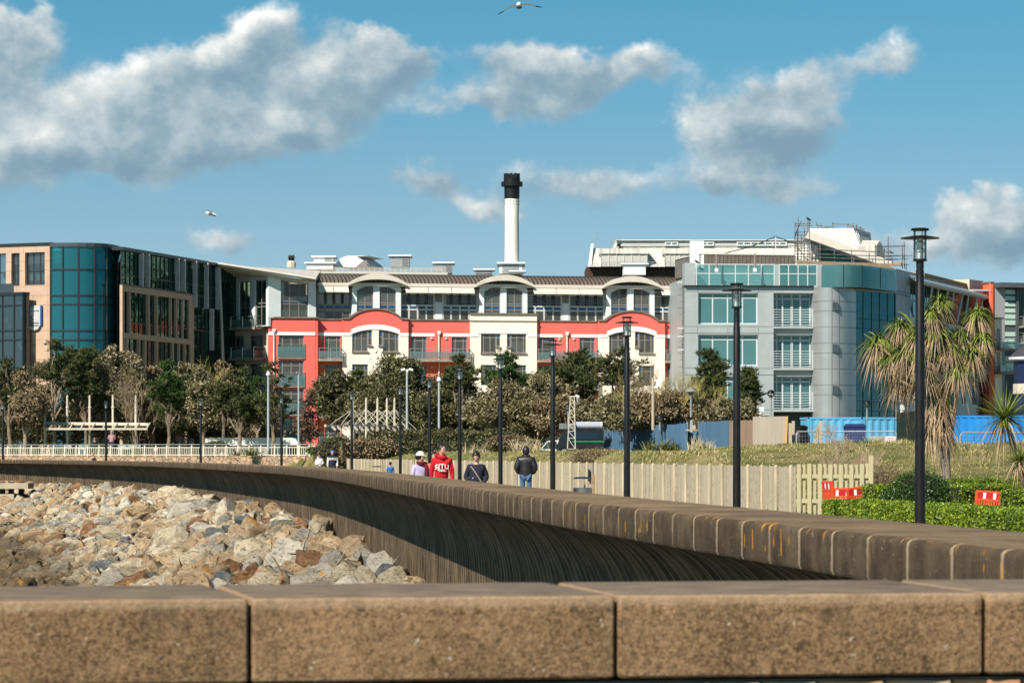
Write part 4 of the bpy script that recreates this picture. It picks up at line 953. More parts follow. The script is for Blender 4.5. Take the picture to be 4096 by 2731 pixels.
for x, y0, y1 in ((1450, 195, 545), (1515, 202, 550), (1830, 248, 585), (1890, 258, 592), (2012, 272, 755), (2132, 290, 768), (2250, 335, 780), (2188, 770, 1205)):
    s = PW3.s(c1(x)); zz0, zz1 = PW3.z(c1(x), ya(y1)), PW3.z(c1(x), ya(y0)); mb = MB(); PW3.box(mb, s-.10, s+.10, zz0, zz1, .04, .48); mb.build('fin', M_fin, of)
# stone screen over the lower storeys
zs = PW_.z(469, 1139); s0 = 0.0; s1 = sW(c1(1995)); R1 = (PW_.z(c1(1265), ya(1020)), PW_.z(c1(1265), ya(588))); R2 = (PW_.z(c1(1265), ya(1500)), PW_.z(c1(1265), ya(1078)))
hs = [(sW(c1(a-28)), sW(c1(b-28)), *R1) for a, b in ((1272, 1350), (1362, 1548), (1560, 1632), (1645, 1780), (1790, 1838), (1850, 1905), (1915, 1972))]
hs += [(sW(c1(a-28)), sW(c1(b-28)), GZ+3.5, R2[1]) for a, b in ((1268, 1318), (1330, 1450), (1462, 1515), (1527, 1632), (1645, 1800), (1812, 1865), (1876, 1925), (1936, 1985))]
hs += [(a, b, GZ, GZ+3.1) for a, b, c, d in hs[-8:]]
mb = MB(); PW_.wall(mb, s0, s1, GZ, zs, hs, n=.32, depth=.30); PW_.box(mb, -.55, -.002, GZ, zs, .05, .32); mb.build('stone_screen', M_stone, of)
mb = MB(); PW_.box(mb, -.5, s1, zs, zs+.14, .0, .38); mb.build('screen_coping', M_mull, of)
PD = Plane(845, 327, 975, 345)
mb = MB(); PD.box(mb, 0, PD.L, GZ, PD.z(845, 1047), -6, 0); bd = mb.build('dark_rear_wing', mat('dark_cladding', (.012,.016,.022), (.02,.028,.035), 1, rough=.35), of)
mb = MB()
for i in range(26): s = PD.L*i/26; PD.box(mb, s, s+.1, PD.z(845, 1210), PD.z(845, 1050), .002, .14)
mb.build('slat', mat('slat_blue', (.05,.06,.10), rough=.4), bd)
# ------------------------------------------------------------------ grey sheeted building on the right
c5 = lambda x: 2700+x/2.6133
y5 = lambda y: 860+y/2.6133
c6 = lambda x: 3300+x/2.6133
M_gpan = mat('grey_panel', (.35,.39,.41), (.31,.35,.37), .5, rough=.45, spec=.4)
M_gcurv = mat('silver_panel', (.36,.375,.385), (.32,.335,.345), .6, rough=.30, metal=.35)
M_gj = mat('panel_joint', (.13,.15,.16), rough=.7)
M_teal = glassm('teal_glass', (.20,.42,.42), .34, refl=.03, base=(.065,.17,.18), wav=.02, gcol=(.6,.85,.88))
M_teal2 = glassm('pale_teal_glass', (.35,.62,.62), .45, refl=.03, base=(.11,.29,.30), wav=.02, gcol=(.7,.9,.9))
M_teald = glassm('deep_teal_glass', (.10,.28,.30), .30, refl=.02, base=(.016,.085,.10), wav=.03, gcol=(.5,.85,.9))
M_mpale = mat('pale_mullion', (.55,.60,.62), rough=.5)
PG = Plane(2740, 322, 3253, 323); sg = PG.s; gb = empty('grey_office_building', PG.pt(8, 1.4), 'silver grey office building with teal windows and a curved corner', 'office building')
zl = PG.z(2900, y5(748)); pit = PG.z(2900, y5(815))-PG.z(2900, y5(1250))
hs = []; tops = PG.z(2900, y5(815)); bots = PG.z(2900, y5(1140))
for k in range(3): hs.append((sg(c5(242)), sg(c5(868)), bots-k*pit, tops-k*pit))
hr = []; tr_, br_ = PG.z(3100, y5(815)), PG.z(3100, y5(1162))
mb = MB(); s3 = sg(c5(1030)); PG.wall(mb, 0, s3, GZ+1.8, zl, hs, depth=.55); PG.box(mb, s3, sg(c5(1445)), tr_-.0, zl, -.6, 0)
for k in range(1, 3): PG.box(mb, s3, sg(c5(1445)), tr_-k*pit+.0, br_-(k-1)*pit-.02, -.6, -.45)
mb.mi = 1
for k in range(3):
    for y in (800, 1165, 1235):
        z = PG.z(2900, y5(y))-k*pit; PG.box(mb, 0, s3, z-.03, z+.03, -.1, .004)
    z0_, z1_ = PG.z(2900, y5(1235))-k*pit, PG.z(2900, y5(1165))-k*pit
    s = sg(c5(552)); PG.box(mb, s-.02, s+.02, z0_, z1_, -.1, .003)
for x in (237, 872):
    s = sg(c5(x)); 
    for k in range(3): PG.box(mb, s-.025, s+.025, PG.z(2900, y5(1235))-k*pit, PG.z(2900, y5(1165))-k*pit, -.1, .005); PG.box(mb, s-.025, s+.025, PG.z(2900, y5(815))-k*pit, PG.z(2900, y5(748))-k*pit if k == 0 else PG.z(2900, y5(800))-k*pit, -.1, .005)
mb.build('panel_wall', [M_gpan, M_gj], gb)
for (a, b, c, d) in hs:
    f = window(PG, gb, a, b, c, d, cols=4, rows=(.845,), n=-.42, fm=M_mpale, pane=M_teal2, fw=.12)
for k in range(3):
    a, b = sg(c5(1045)), sg(c5(1440)); z0, z1 = br_-k*pit, tr_-k*pit
    f = window(PG, gb, a, b, z0, z1, vcols=[.0, .10, .245, .49, .72, .985], rows=(.84,), n=-1.3, fm=M_mpale, pane=M_teal, fw=.13, name='french_window')
    mb = MB()
    for q in (.245, .48, .50, .72): s = a+(b-a)*q; PG.box(mb, s-.05, s+.1, z0, z0+(z1-z0)*.83, -1.24, -1.2)
    mb.build('door_leaf_frame', mat('leaf_white', (.50,.54,.56), rough=.5), f)
    mb = MB(); H = (z1-z0)*.46
    for q in range(7): PG.box(mb, sg(c5(1030)), sg(c5(1445)), z0+.12+H*q/6, z0+.165+H*q/6, -.1, -.05)
    for s in (sg(c5(1032)), sg(c5(1440))): PG.box(mb, s-.03, s+.03, z0, z0+H+.2, -.1, -.04)
    mb.build('railing', M_mpale, gb); mb = MB(); PG.box(mb, sg(c5(1028)), sg(c5(1447)), z0-.22, z0-.02, -1.5, .06); mb.build('balcony_slab', M_gpan, gb)
mb = MB(); PG.box(mb, s3-.01, s3+.12, GZ, zl, -1.6, -.56); PG.box(mb, sg(c5(1445)), sg(c5(1445))+.1, GZ, zl, -1.6, -.02); mb.build('recess_side', M_gpan, gb)
backing(PG, gb, .2, sg(c5(1445)), GZ, zl, -2.4, m=mat('room_teal', (.07,.12,.12), rough=.9))
# curved silver corner
cpx = [(c5(1445),323),(c5(1490),322.1),(c5(1550),321.5),(c5(1640),321.3),(c5(1712),321.6),(c5(1780),322.2),(c5(1840),323.1),(c5(1892),324.3)]
CP = [Vector(((x-CX)*D/F, D)) for x, D in cpx]; zlc = CH-(y5(757)-HY)*321.5/F
mb = MB(); strip(mb, CP, GZ+1.8, zlc); mb.mi = 1
zj = [CH-(y5(v)-HY)*321.5/F for v in (900, 1002, 1170, 1337, 1442)]; zj += [zj[2]-pit+(.0), zj[3]-pit-.0, zj[4]-pit+.0]
for z in zj: 
    for p, q in zip(CP, CP[1:]): mb.bar((p.x, p.y+.01, z), (q.x, q.y+.01, z), .05)
for i in (3, 4): mb.box((CP[i].x, CP[i].y+.0, (GZ+1.8+zlc)/2), (.05, .05, zlc-GZ-1.8))
mb.build('curved_wall', [M_gcurv, M_gj], gb, smooth=True)
for k in range(3):
    z1 = CH-(y5(905)-HY)*321.5/F-k*pit; z0 = CH-(y5(998)-HY)*321.5/F-k*pit; p = CP[3]; mb = MB(); mb.box((p.x+.30, p.y-.0, (z0+z1)/2), (.62, .12, z1-z0)); f = mb.build('small_window', M_gj, gb)
    mb = MB(); mb.box((p.x+.32, p.y-.07, (z0+z1)/2-.03), (.50, .01, z1-z0-.12)); mb.build('pane', M_ggrey, f)
# glass curtain wall going back
PC = Plane(c5(1892), 324.3, c5(2302), 330.5); mb = MB(); zc_ = PC.z(c5(1892), y5(790)); PC.box(mb, 0, PC.L, GZ+1.8, zc_, -.08, -.05); gcw = mb.build('glass_curtain_wall', M_teald, gb)
mb = MB()
for x in (1892, 1970, 2058, 2142, 2225, 2302): s = PC.s(c5(x)); PC.box(mb, s-.03, s+.03, GZ+1.8, zc_, -.06, .0)
for k in range(3):
    for y in (1080, 1180): z = PC.z(c5(1892), y5(y))-k*pit; PC.box(mb, 0, PC.L, z-.03, z+.03, -.06, .005)
mb.build('mullion', M_mull, gcw)
mb = MB(); PC.box(mb, -.1, PC.L+.1, zc_, zc_+.38, -1, .1); mb.build('curtain_cap', M_gpan, gb)
mb = MB(); PC.box(mb, .1, PC.L, GZ, zc_, -2, -1.9); mb.build('interior_wall', mat('room_deep', (.02,.05,.055), rough=.9), gb)
PE = Plane(c6(742), 330.5, c6(890), 338); mb = MB(); zE1 = PE.z(c6(742), 860+560/2.6133); PE.box(mb, 0, PE.L, GZ, zE1, -8, 0); mb.mi = 1
for y in (790, 820, 1035): z = PE.z(c6(742), y5(y)); PE.box(mb, 0, PE.L, z-.06, z+.06, -.1, .004)
for x in (795, 840): s = PE.s(c6(x)); PE.box(mb, s-.03, s+.03, GZ, zE1, -.1, .005)
mb.build('end_wall', [mat('slate_panel', (.15,.15,.17), (.20,.20,.22), .6, rough=.4), M_gj], gb)
# top storey: glass parapet and glazing
PT = Plane(2740, 322.6, 3288, 323.6); z0, z1 = zl+.05, PT.z(2900, y5(512)); st = PT.s
mb = MB(); PT.box(mb, 0, st(c5(215)), z0, z1+.1, -2, 0); mb.build('top_panel', M_gpan, gb)
def topglass(a, b, cols, m_, nm, P=PT, rows=(.57,), rails=True):
    f = window(P, gb, P.s(a), P.s(b), z0, z1, cols=cols, rows=rows, n=.1, fm=M_mpale, pane=m_, fw=.09, name=nm)
    if rails:
        mb = MB()
        for q in range(6): P.box(mb, P.s(a), P.s(b), z0+.1+q*.32, z0+.14+q*.32, -.35, -.3)
        mb.build('railing', M_mpale, f)
topglass(c5(218), c5(1040), 6, M_teal2, 'glass_parapet'); topglass(c5(1085), c5(1485), 4, M_teal, 'glass_parapet')
mb = MB(); PT.box(mb, st(c5(1040)), st(c5(1085)), z0, z1, -.3, .08); PT.box(mb, st(c5(1485)), st(c5(1535)), z0, z1, -.3, .08); mb.build('top_pier', M_gpan, gb)
mb = MB(); PT.box(mb, st(c5(218)), st(c5(1485)), z0, z1-.2, -3, -2.9); mb.build('set_back_wall', mat('setback_teal', (.16,.30,.30), (.22,.36,.36), .3, rough=.8), gb)
tp = [(c5(1535),322.6),(c5(1650),321.6),(c5(1755),321.3),(c5(1850),321.6),(c5(1955),322.6),(c5(2050),324.3),(c5(2142),326.3),(c5(2230),328.4),(c5(2312),330.8)]; TP = [Vector(((x-CX)*D/F, D-.5)) for x, D in tp]
zt0, zt1 = CH-(y5(745)-HY)*321.5/F, CH-(y5(522)-HY)*321.5/F
mb = MB(); strip(mb, TP, zt0-.1, zt1); tg = mb.build('curved_top_glazing', M_teal, gb, smooth=True); mb = MB()
for i in (2, 4, 6): mb.box((TP[i].x, TP[i].y-.02, (zt0+zt1)/2), (.06, .06, zt1-zt0))
mb.build('mullion', M_mull, tg)
mb = MB(); strip(mb, [Vector((p.x, p.y+.9)) for p in TP], zt0-.1, zt1-.1); mb.build('interior_wall', mat('room_deep2', (.05,.12,.125), rough=.9), tg)
mb = MB(); PG.box(mb, -.1, PG.L, zl, zl+.10, -1.5, .35); mb.build('black_ledge', M_black, gb)
mb = MB(); mb.v = [(p.x, p.y, zt0-.1) for p in TP]+[(TP[-1].x, 340, zt0-.1), (TP[0].x, 340, zt0-.1)]; mb.f = [tuple(range(len(mb.v)))]; mb.m = [0]; mb.build('ledge', M_black, gb)
mb = MB(); PG.box(mb, .5, PG.L+6, GZ, z1-1.2, -22, -3.2); mb.build('rear_block', M_gpan, gb)
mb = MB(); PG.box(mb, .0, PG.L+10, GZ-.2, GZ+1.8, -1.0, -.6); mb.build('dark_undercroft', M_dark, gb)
# brown corrugated band and sloped beam structure above
PB = Plane(c5(255), 330, c5(1260), 332); mb = MB(); z0b, z1b = PB.z(2900, y5(515)), PB.z(2900, y5(415)); PB.box(mb, 0, PB.L, z0b-1, z1b, -10, 0)
s = 0
while s < PB.L: PB.box(mb, s, s+.08, z0b-1, z1b, .001, .06); s += .4
mb.build('corrugated_upstand', M_brownroof, gb); mb = MB(); PB.box(mb, -.1, PB.L, z1b, z1b+.15, -10, .1); mb.build('upstand_cap', M_eave, gb)
mb = MB(); mb.box(W(c5(228), y5(460), 330.5), (1.4, 1, 3.6)); mb.build('white_pier', M_pale, gb)
# ------------------------------------------------------------------ big white-roofed hall behind
hb = empty('white_roofed_hall', W(2750, 1090, 372), 'large white metal-roofed hall rising behind the brown roof', 'hall')
DH = 372; q = DH/F
M_wm = mat('stained_white_metal', (.66,.64,.57), (.42,.40,.35), 3.2, rough=.6, stretch=(1,1,.06), lo=.4, hi=.7)
M_slate = mat('white_slate', (.50,.50,.48), (.42,.42,.40), 2, rough=.8, stretch=(.3,1,4))
def H4(x, y, D=DH): return W(c4(x), 860+y/2.6133, D)
mb = MB(); mb.add([H4(400, 540), H4(2800, 540), H4(2800, 348, 376), H4(447, 350, 376)], [(0,1,2,3)]); mb.add([H4(400, 540), H4(447, 350, 376), H4(447, 350, 390), H4(400, 540, 390)], [(0,1,2,3)])
mb.build('mansard_wall', M_wm, hb)
mb = MB(); mb.prism([H4(398, 540, 371.7), H4(432, 540, 371.7), H4(455, 300, 375.6), H4(428, 303, 375.6)], (0, .35, 0)); mb.build('gable_trim', M_white, hb)
mb = MB()
s = 470
while s < 2790: mb.bar(H4(s-12, 540, 371.9), H4(s, 352, 375.9), .07, .07); s += 66
mb.build('standing_seam', M_white, hb)
mb = MB(); a, b = H4(380, 640, 373), H4(1440, 541, 373); mb.box(((a.x+b.x)/2, 378, (a.z+b.z)/2), (b.x-a.x, 10, b.z-a.z)); mb.build('brick_base', mat('dark_brick', (.05,.028,.018), (.08,.045,.03), 6, rough=.9), hb)
for x0, x1 in ((535, 1015), (1205, 1512)):
    mb = MB(); a, b = H4(x0, 535, 371), H4(x1, 405, 371); mb.box(((a.x+b.x)/2, 373, (a.z+b.z)/2), (b.x-a.x, 3, b.z-a.z)); d = mb.build('dormer_screen', M_slate, hb)
    mb = MB(); mb.box(((a.x+b.x)/2, 373, b.z+.32), (b.x-a.x+.4, 3.4, .6)); mb.build('dormer_cap', M_wm, d)
    mb = MB(); n_ = 6
    for i in range(n_+1): x = a.x+(b.x-a.x)*i/n_; mb.box((x, 371.45, (a.z+b.z)/2), (.07, .06, b.z-a.z))
    mb.build('screen_rib', M_wm, d)
a, b = H4(650, 345, 378), H4(1115, 262, 378); e2 = H4(2705, 345, 378)
mb = MB(); mb.prism([H4(650, 347, 378), H4(2705, 345, 378), H4(2640, 262, 378), H4(690, 264, 378)], (0, 6, 0)); mb.build('clerestory', M_wm, hb)
mb = MB(); mb.prism([H4(690, 266, 377.6), H4(2680, 266, 377.6), H4(2680, 259, 377.6), H4(690, 259, 377.6)], (0, 8, 0)); mb.build('roof_slab', M_white, hb)
mb = MB(); mb.prism([H4(755, 330, 377.9), H4(2660, 322, 377.9), H4(2660, 275, 377.9), H4(755, 283, 377.9)], (0, .09, 0)); mb.build('clerestory_cladding', M_slate, hb)
for x0, x1, n_ in ((1200, 1340, 2), (1500, 1715, 3), (1950, 2475, 7)):
    P = Plane(c4(x0), 377.8, c4(x1), 377.801); window(P, hb, 0, P.L, P.z(c4(x0), 860+322/2.6133), P.z(c4(x0), 860+278/2.6133), cols=n_, n=.03, fm=M_white, pane=M_teal, name='clerestory_window', fw=.14)
mb = MB(); mb.prism([H4(700, 330, 377.5), H4(740, 330, 377.5), H4(740, 295, 377.5), H4(705, 295, 377.5)], (0, .2, 0)); mb.build('porthole', M_dark, hb)
for x, y0, y1 in ((475, 250, 300), (500, 165, 345), (632, 250, 340), (676, 248, 300), (712, 225, 262)):
    mb = MB(); mb.bar(H4(x, y1, 376), H4(x, y0, 376), .05)
    if x != 500: mb.bar(H4(x-42, y0+(8 if x < 500 else 40), 376), H4(x+35, y0+(0 if x < 500 else 40), 376), .04)
    mb.build('aerial', M_frame, hb)
mb = MB()
for i in range(24): x = 410+i*44; mb.bar(H4(x, 538, 370), H4(x, 495, 370), .04)
mb.bar(H4(410, 497, 370), H4(1420, 490, 370), .04); mb.bar(H4(410, 517, 370), H4(1420, 512, 370), .04); mb.build('edge_rail', M_galv, hb)
# ribbed tapering block at the right end of the hall
def H5(x, y, D=366): return W(c5(x), y5(y), D)
mb = MB(); a_, b_, c_, d_, e_ = H5(1400, 400), H5(1990, 470), H5(1860, 148, 370), H5(1408, 152, 370), H5(2050, 262, 382)
mb.add([a_, b_, c_, d_], [(0,1,2,3)]); mb.add([b_, H5(2070, 470, 384), H5(2035, 195, 380), c_], [(0,1,2,3)]); mb.add([a_, d_, H5(1408, 152, 385), H5(1400, 400, 385)], [(0,1,2,3)]); mb.add([d_, c_, H5(2035, 195, 380), H5(1500, 150, 392)], [(0,1,2,3)])
mb.build('tapering_roof_block', M_wm, hb)
mb = MB()
for i in range(9): t = i/8; mb.bar(a_.lerp(b_, t)+Vector((0, -.08, 0)), d_.lerp(c_, t)+Vector((0, -.08, 0)), .10)
for i in range(1, 11): t = i/10; mb.bar(b_.lerp(H5(2070, 470, 384), t)+Vector((0, -.1, 0)), c_.lerp(H5(2035, 195, 380), t)+Vector((0, -.1, 0)), .13)
mb.bar(d_, c_, .2); mb.bar(c_, H5(2035, 195, 380), .2); mb.build('standing_seam', M_white, hb)
mb = MB(); P = [H5(1935, 480, 364), H5(2100, 480, 364), H5(2100, 330, 364), H5(2100, 330, 364)]
mb.prism([H5(1935, 480, 364), H5(2105, 480, 364), H5(2105, 325, 364), H5(1935, 325, 364)], (0, 4, 0)); g0 = H5(2190, 480, 368); 
mb.prism([H5(2105, 480, 364), g0, H5(2175, 330, 368), H5(2140, 268, 366), H5(2105, 325, 364)], (0, 3, 0)); mb.add([H5(1935, 325, 364), H5(2105, 325, 364), H5(2140, 268, 366), H5(1960, 265, 366)], [(0,1,2,3)]); mb.build('gabled_dormer', M_wm, hb)
# raking roof beams with green glazing under
rk = empty('raking_roof', W(c5(1800), y5(500), 338), 'raking grey roof beams over green sheeting above the grey building', 'roof structure')
def H6(x, y, D=338): return W(c5(x), y5(y), D)
for k, (x0, y0, x1, y1, th_, m_) in enumerate(((1360, 222, 2240, 538, .75, M_eave), (1370, 245, 2200, 540, .35, M_pale), (1420, 280, 2100, 535, .22, M_frame))):
    mb = MB(); mb.bar(H6(x0, y0, 338-k*.5), H6(x1, y1, 338-k*.5), .6 if k else 5, th_); mb.build('raking_beam', m_, rk)
mb = MB(); mb.prism([H6(1500, 505), H6(2080, 505), H6(1930, 440), H6(1500, 300)], (0, .4, 0)); mb.build('green_sheeting', mat('green_sheet', (.01,.14,.10), (.008,.10,.075), 1, rough=.5), rk)
mb = MB(); mb.prism([H6(1420, 505, 337.4), H6(1500, 505, 337.4), H6(1500, 330, 337.4), H6(1420, 290, 337.4)], (0, .5, 0)); mb.build('pale_column', M_eave, rk)
mb = MB(); mb.bar(W(c5(1270), y5(500), 326), W(c5(2260), y5(535), 330), .1, .5); mb.build('timber_board', mat('scaffold_board', (.38,.28,.18), (.30,.22,.15), 2, rough=.9), rk)
# scaffold
sf = empty('scaffold_tower', W(c5(1330), y5(510), 335), 'scaffold tower and tube rails around the raking roof', 'scaffolding'); mb = MB(); rq = random.Random(4)
def tb(x0, y0, x1, y1, D0=333, D1=None, w_=.085): mb.bar(W(c5(x0), y5(y0), D0), W(c5(x1), y5(y1), D1 or D0), w_)
for x, y0 in ((1255, 75), (1288, 25), (1352, 130), (1390, 35), (1405, 35), (1470, 245), (1280, 180), (1320, 210)): tb(x, y0, x-2, 512, 333 if x % 2 else 336)
for y in (95, 115, 182, 212, 255, 300, 350, 372, 410, 440, 462, 490): tb(1245+rq.randint(0, 15), y, 1415+rq.randint(-10, 25), y+rq.randint(-6, 6), 333 if y % 2 else 336)
for p in ((1255, 215, 1320, 60), (1255, 300, 1405, 505), (1290, 120, 1250, 240), (1400, 160, 1290, 300)): tb(*p, 333)
mb.build('tower_tube', mat('scaffold_tube', (.10,.095,.09), (.17,.16,.15), 3, rough=.6, metal=.3), sf); mb = MB()
M_tube = MATS['scaffold_tube']
for y0, y1, x0, x1 in ((330, 328, 2090, 2352), (355, 392, 1470, 2240), (380, 400, 2240, 2282), (405, 435, 1440, 2265), (440, 470, 1440, 2265), (432, 425, 2170, 2352), (462, 465, 2200, 2330)): tb(x0, y0, x1, y1, 332, 334)
for x, y0 in ((1515, 300), (1665, 370), (1848, 365), (2030, 400), (2097, 310), (2188, 340), (2229, 228), (1870, 440), (2065, 450), (2270, 440)): tb(x, y0, x, 530, 333)
mb.build('guard_rail_tube', M_tube, sf); mb = MB(); d6 = 2.6133
def t6(x0, y0, x1, y1, D=336): mb.bar(W(c6(x0), y5(y0), D), W(c6(x1), y5(y1), D), .085)
for p in ((600, 328, 845, 325), (640, 392, 715, 398), (560, 430, 910, 424), (560, 468, 870, 460), (660, 228, 660, 560), (810, 318, 808, 560), (828, 282, 832, 560), (800, 415, 840, 470), (700, 520, 880, 520), (848, 500, 850, 575)): t6(*p)
mb.build('outer_tube', M_tube, sf)
mb = MB(); mb.box(W(c6(755), y5(510), 336), (1.25, 1, .35)); mb.build('board_platform', MATS['scaffold_board'], sf)
mb = MB()
for p in ((1465, 105, 1545, 120), (1545, 130, 1620, 140), (1640, 92, 1810, 100), (1810, 100, 1985, 150), (1820, 122, 1980, 165), (1475, 75, 1500, 145), (1525, 85, 1535, 145), (1650, 75, 1655, 140), (1808, 88, 1808, 140), (1862, 85, 1862, 150), (1898, 95, 1898, 160), (1940, 120, 1945, 165), (1560, 125, 1660, 122)): tb(*p, 372)
mb.build('roof_top_tube', M_tube, sf)
e = empty('cable_mast', W(c5(1052), y5(410), 340), 'thin mast with two slack cables beside the scaffold tower', 'mast'); mb = MB(); mb.bar(H6(1052, 415, 340), H6(1052, 222, 340), .09); mb.build('mast_pole', M_eave, e)
mb = MB(); mb.tube([H6(480, 410, 338), H6(760, 340, 339), H6(900, 290, 339.5), H6(1052, 225, 340), H6(1160, 265, 338), H6(1260, 300, 336)], .05, 5); mb.build('cable', M_black, e)
for i, x in enumerate((433, 834)):
    e = empty('roof_light_post', W(c5(x), y5(590), 326), 'thin dark lamp post behind the glass parapet, ' + ('nearer the white pier' if i == 0 else 'right of its twin'), 'lamp post', 'lamp posts on the grey building')
    mb = MB(); mb.tube([W(c5(x), y5(590), 321.8), W(c5(x), y5(415 if i == 0 else 402), 321.8)], [.12, .06], 8); mb.build('post', M_frame, e); mb = MB(); mb.box(W(c5(x), y5(575), 321.6), (.34, .2, .35)); mb.build('base_box', M_white, e)
# ------------------------------------------------------------------ apartments receding at the right
ra_ = empty('right_apartments', W(c6(1200), 1790, 350), 'white apartments with raking struts and silver awning behind the palm', 'apartment building')
PA = Plane(c6(892), 338, c6(1640), 374.5); zaw = PA.z(c6(892), y5(700)); sa = PA.s
mb = MB(); PA.box(mb, 0, PA.L, GZ, zaw-3.6, -.3, 0); mb.build('white_wall', M_pale, ra_)
f = window(PA, ra_, 0, PA.L, zaw-3.6, zaw+.6, cols=22, rows=(.5,), n=-1.6, fm=M_galv, pane=M_teald, fw=.14)
mb = MB(); PA.box(mb, 0, PA.L, zaw-3.6, zaw+.6, -3.2, -3.1); mb.build('interior_wall', M_room, ra_)
mb = MB(); mb.prism([PA.pt(0, zaw, .9), PA.pt(0, zaw+.9, -1.6), PA.pt(0, zaw+1.05, -1.6), PA.pt(0, zaw+.22, 1.1)], (PA.d.x*PA.L, PA.d.y*PA.L, 0)); mb.build('silver_awning', mat('silver_blue', (.42,.48,.56), (.38,.44,.50), 1, rough=.35, metal=.3), ra_)
mb = MB(); mb.tube([PA.pt(0, zaw, 1.0), PA.pt(PA.L, zaw, 1.0)], .28, 10); mb.build('awning_tube', M_fin, ra_)
mb = MB(); mb.prism([PA.pt(0, zaw+1.1, -1.5), PA.pt(0, zaw+2.9, -7), PA.pt(0, zaw+2.7, -7.1), PA.pt(0, zaw+.8, -1.5)], (PA.d.x*PA.L, PA.d.y*PA.L, 0)); mb.build('pale_roof', mat('pale_sheet_roof', (.62,.56,.49), (.56,.50,.44), .6, rough=.6), ra_)
mb = MB(); PA.box(mb, 0, PA.L*.62, zaw+1.35, zaw+1.6, -2.6, -2.2); mb.build('dark_gutter', M_frame, ra_)
for i in range(9): s = PA.L*(.06+i*.105); mb = MB(); mb.bar(PA.pt(s, zaw-3.4, .3), PA.pt(s+(.5 if i % 2 else -.5), zaw-.1, .9), .2); mb.build('raking_strut', M_fin, ra_)
for k in range(3):
    zf = zaw-3.6-k*3.0; mb = MB()
    for i in range(6):
        a, b = PA.L*(.05+i*.16), PA.L*(.05+i*.16)+2.6
        window(PA, ra_, a, b, zf-2.6, zf-.4, cols=3, n=.03, fm=M_galv, pane=M_teal, name='window')
        if k < 2 and i > 2: balcony(PA, ra_, a-.3, b+.3, zf-2.8, n0=0, dep=1.0, posts=4)
mb = MB(); PA.box(mb, -.1, PA.L+.5, zaw+1, zaw+4.1, -12, -9)
P7 = Plane(c6(1030), 352, c6(1650), 384); mb = MB(); z0 = P7.z(c6(1030), y5(640)); P7.box(mb, 0, P7.L, GZ, z0, -3, 0); r_ = mb.build('cream_parapet_wall', mat('weathered_cream', (.55,.46,.33), (.36,.33,.28), .5, rough=.9), ra_); mb = MB(); P7.box(mb, -.1, P7.L, z0, z0+.35, -3, .15); mb.build('lichen_coping', mat('lichen_coping', (.36,.22,.05), (.20,.15,.09), 1.5, rough=.9), r_)
P8 = Plane(c6(1510), 374, c6(1655), 378); mb = MB(); P8.box(mb, 0, P8.L, GZ, P8.z(c6(1510), y5(672)), -3, 0); mb.build('cream_block', M_cream2, ra_)
# red tower with its louvred canopy
rt = empty('coral_tower', W(c6(1720), 1790, 372), 'narrow coral and orange apartment tower rising behind the palm', 'tower')
P9 = Plane(c6(1650), 373, c6(1738), 371); mb = MB(); P9.box(mb, 0, P9.L, GZ, P9.z(c6(1650), y5(712)), -.25, 0); mb.build('orange_face', M_orange, rt)
P10 = Plane(c6(1738), 371, c6(1775), 381); mb = MB(); P10.box(mb, 0.002, P10.L, GZ, P10.z(c6(1738), y5(709)), -.25, 0); mb.build('coral_side', M_coral, rt)
mb = MB(); P9.box(mb, -.1, P9.L+.1, P9.z(c6(1700), y5(712)), P9.z(c6(1700), y5(700)), -.4, .15); mb.build('parapet_coping', M_coping, rt)
mb = MB(); z = P9.z(c6(1700), y5(795))
for i in range(9): P9.box(mb, .1+i*.22, .2+i*.22, z, z+.14, .05, 2.2)
P9.box(mb, 0, P9.L+.1, z-.06, z-.002, 2.1, 2.25); P9.box(mb, 0, P9.L+.1, z-.06, z-.002, .02, .15); mb.build('louvred_canopy', M_fin, rt)
for k, y in enumerate((1165, 1400, 1640)):
    balcony(P9, rt, .2, P9.L*.9, P9.z(c6(1700), y5(y)), n0=0, dep=1.6, posts=4)
    window(P9, rt, .4, P9.L-.4, P9.z(c6(1700), y5(y)), P9.z(c6(1700), y5(y))+2.2, cols=2, n=.03)
P11 = Plane(c6(1775), 380, c6(1848), 380.5); mb = MB(); P11.box(mb, 0, P11.L, GZ, P11.z(c6(1800), y5(1085)), -3, 0); mb.build('cream_wing', M_cream, rt); mb = MB(); P11.box(mb, -.1, P11.L+.2, P11.z(c6(1800), y5(1085)), P11.z(c6(1800), y5(1072)), -3, .2); mb.build('parapet_coping', M_coping, rt)
for y in (1395, 1640): zf = P11.z(c6(1800), y5(y)); balcony(P11, rt, -.2, P11.L+1.9, zf, n0=0, dep=1.4, posts=4); window(P11, rt, .3, P11.L-.3, zf, zf+2.3, cols=2, n=.02)
# glass block at the far right
fb = empty('green_panel_block', W(c6(1950), 1790, 395), 'dark framed block with pale green glass panels at far right', 'apartment building')
PF = Plane(c6(1775), 390, c6(2240), 392); sf_ = PF.s; zt = PF.z(c6(1900), y5(762)); zt2 = PF.z(c6(1900), y5(712)); M_dk = mat('slate_cladding', (.085,.095,.11), (.07,.08,.09), 1, rough=.5)
mb = MB(); PF.box(mb, 0, PF.L, zt, zt2, -10, 1.4); mb.build('roof_overhang', M_dk, fb)
mb = MB(); PF.box(mb, 0, sf_(c6(1880)), GZ, zt, -4, 0); mb.build('grey_wall', mat('grey_render', (.30,.31,.33), rough=.8), fb)
mb = MB(); PF.box(mb, sf_(c6(1880)), sf_(c6(1992)), GZ, zt, -4, -.1); PF.box(mb, sf_(c6(1992)), sf_(c6(2015)), GZ, zt, -2, .3); mb.build('dark_frame', M_dk, fb)
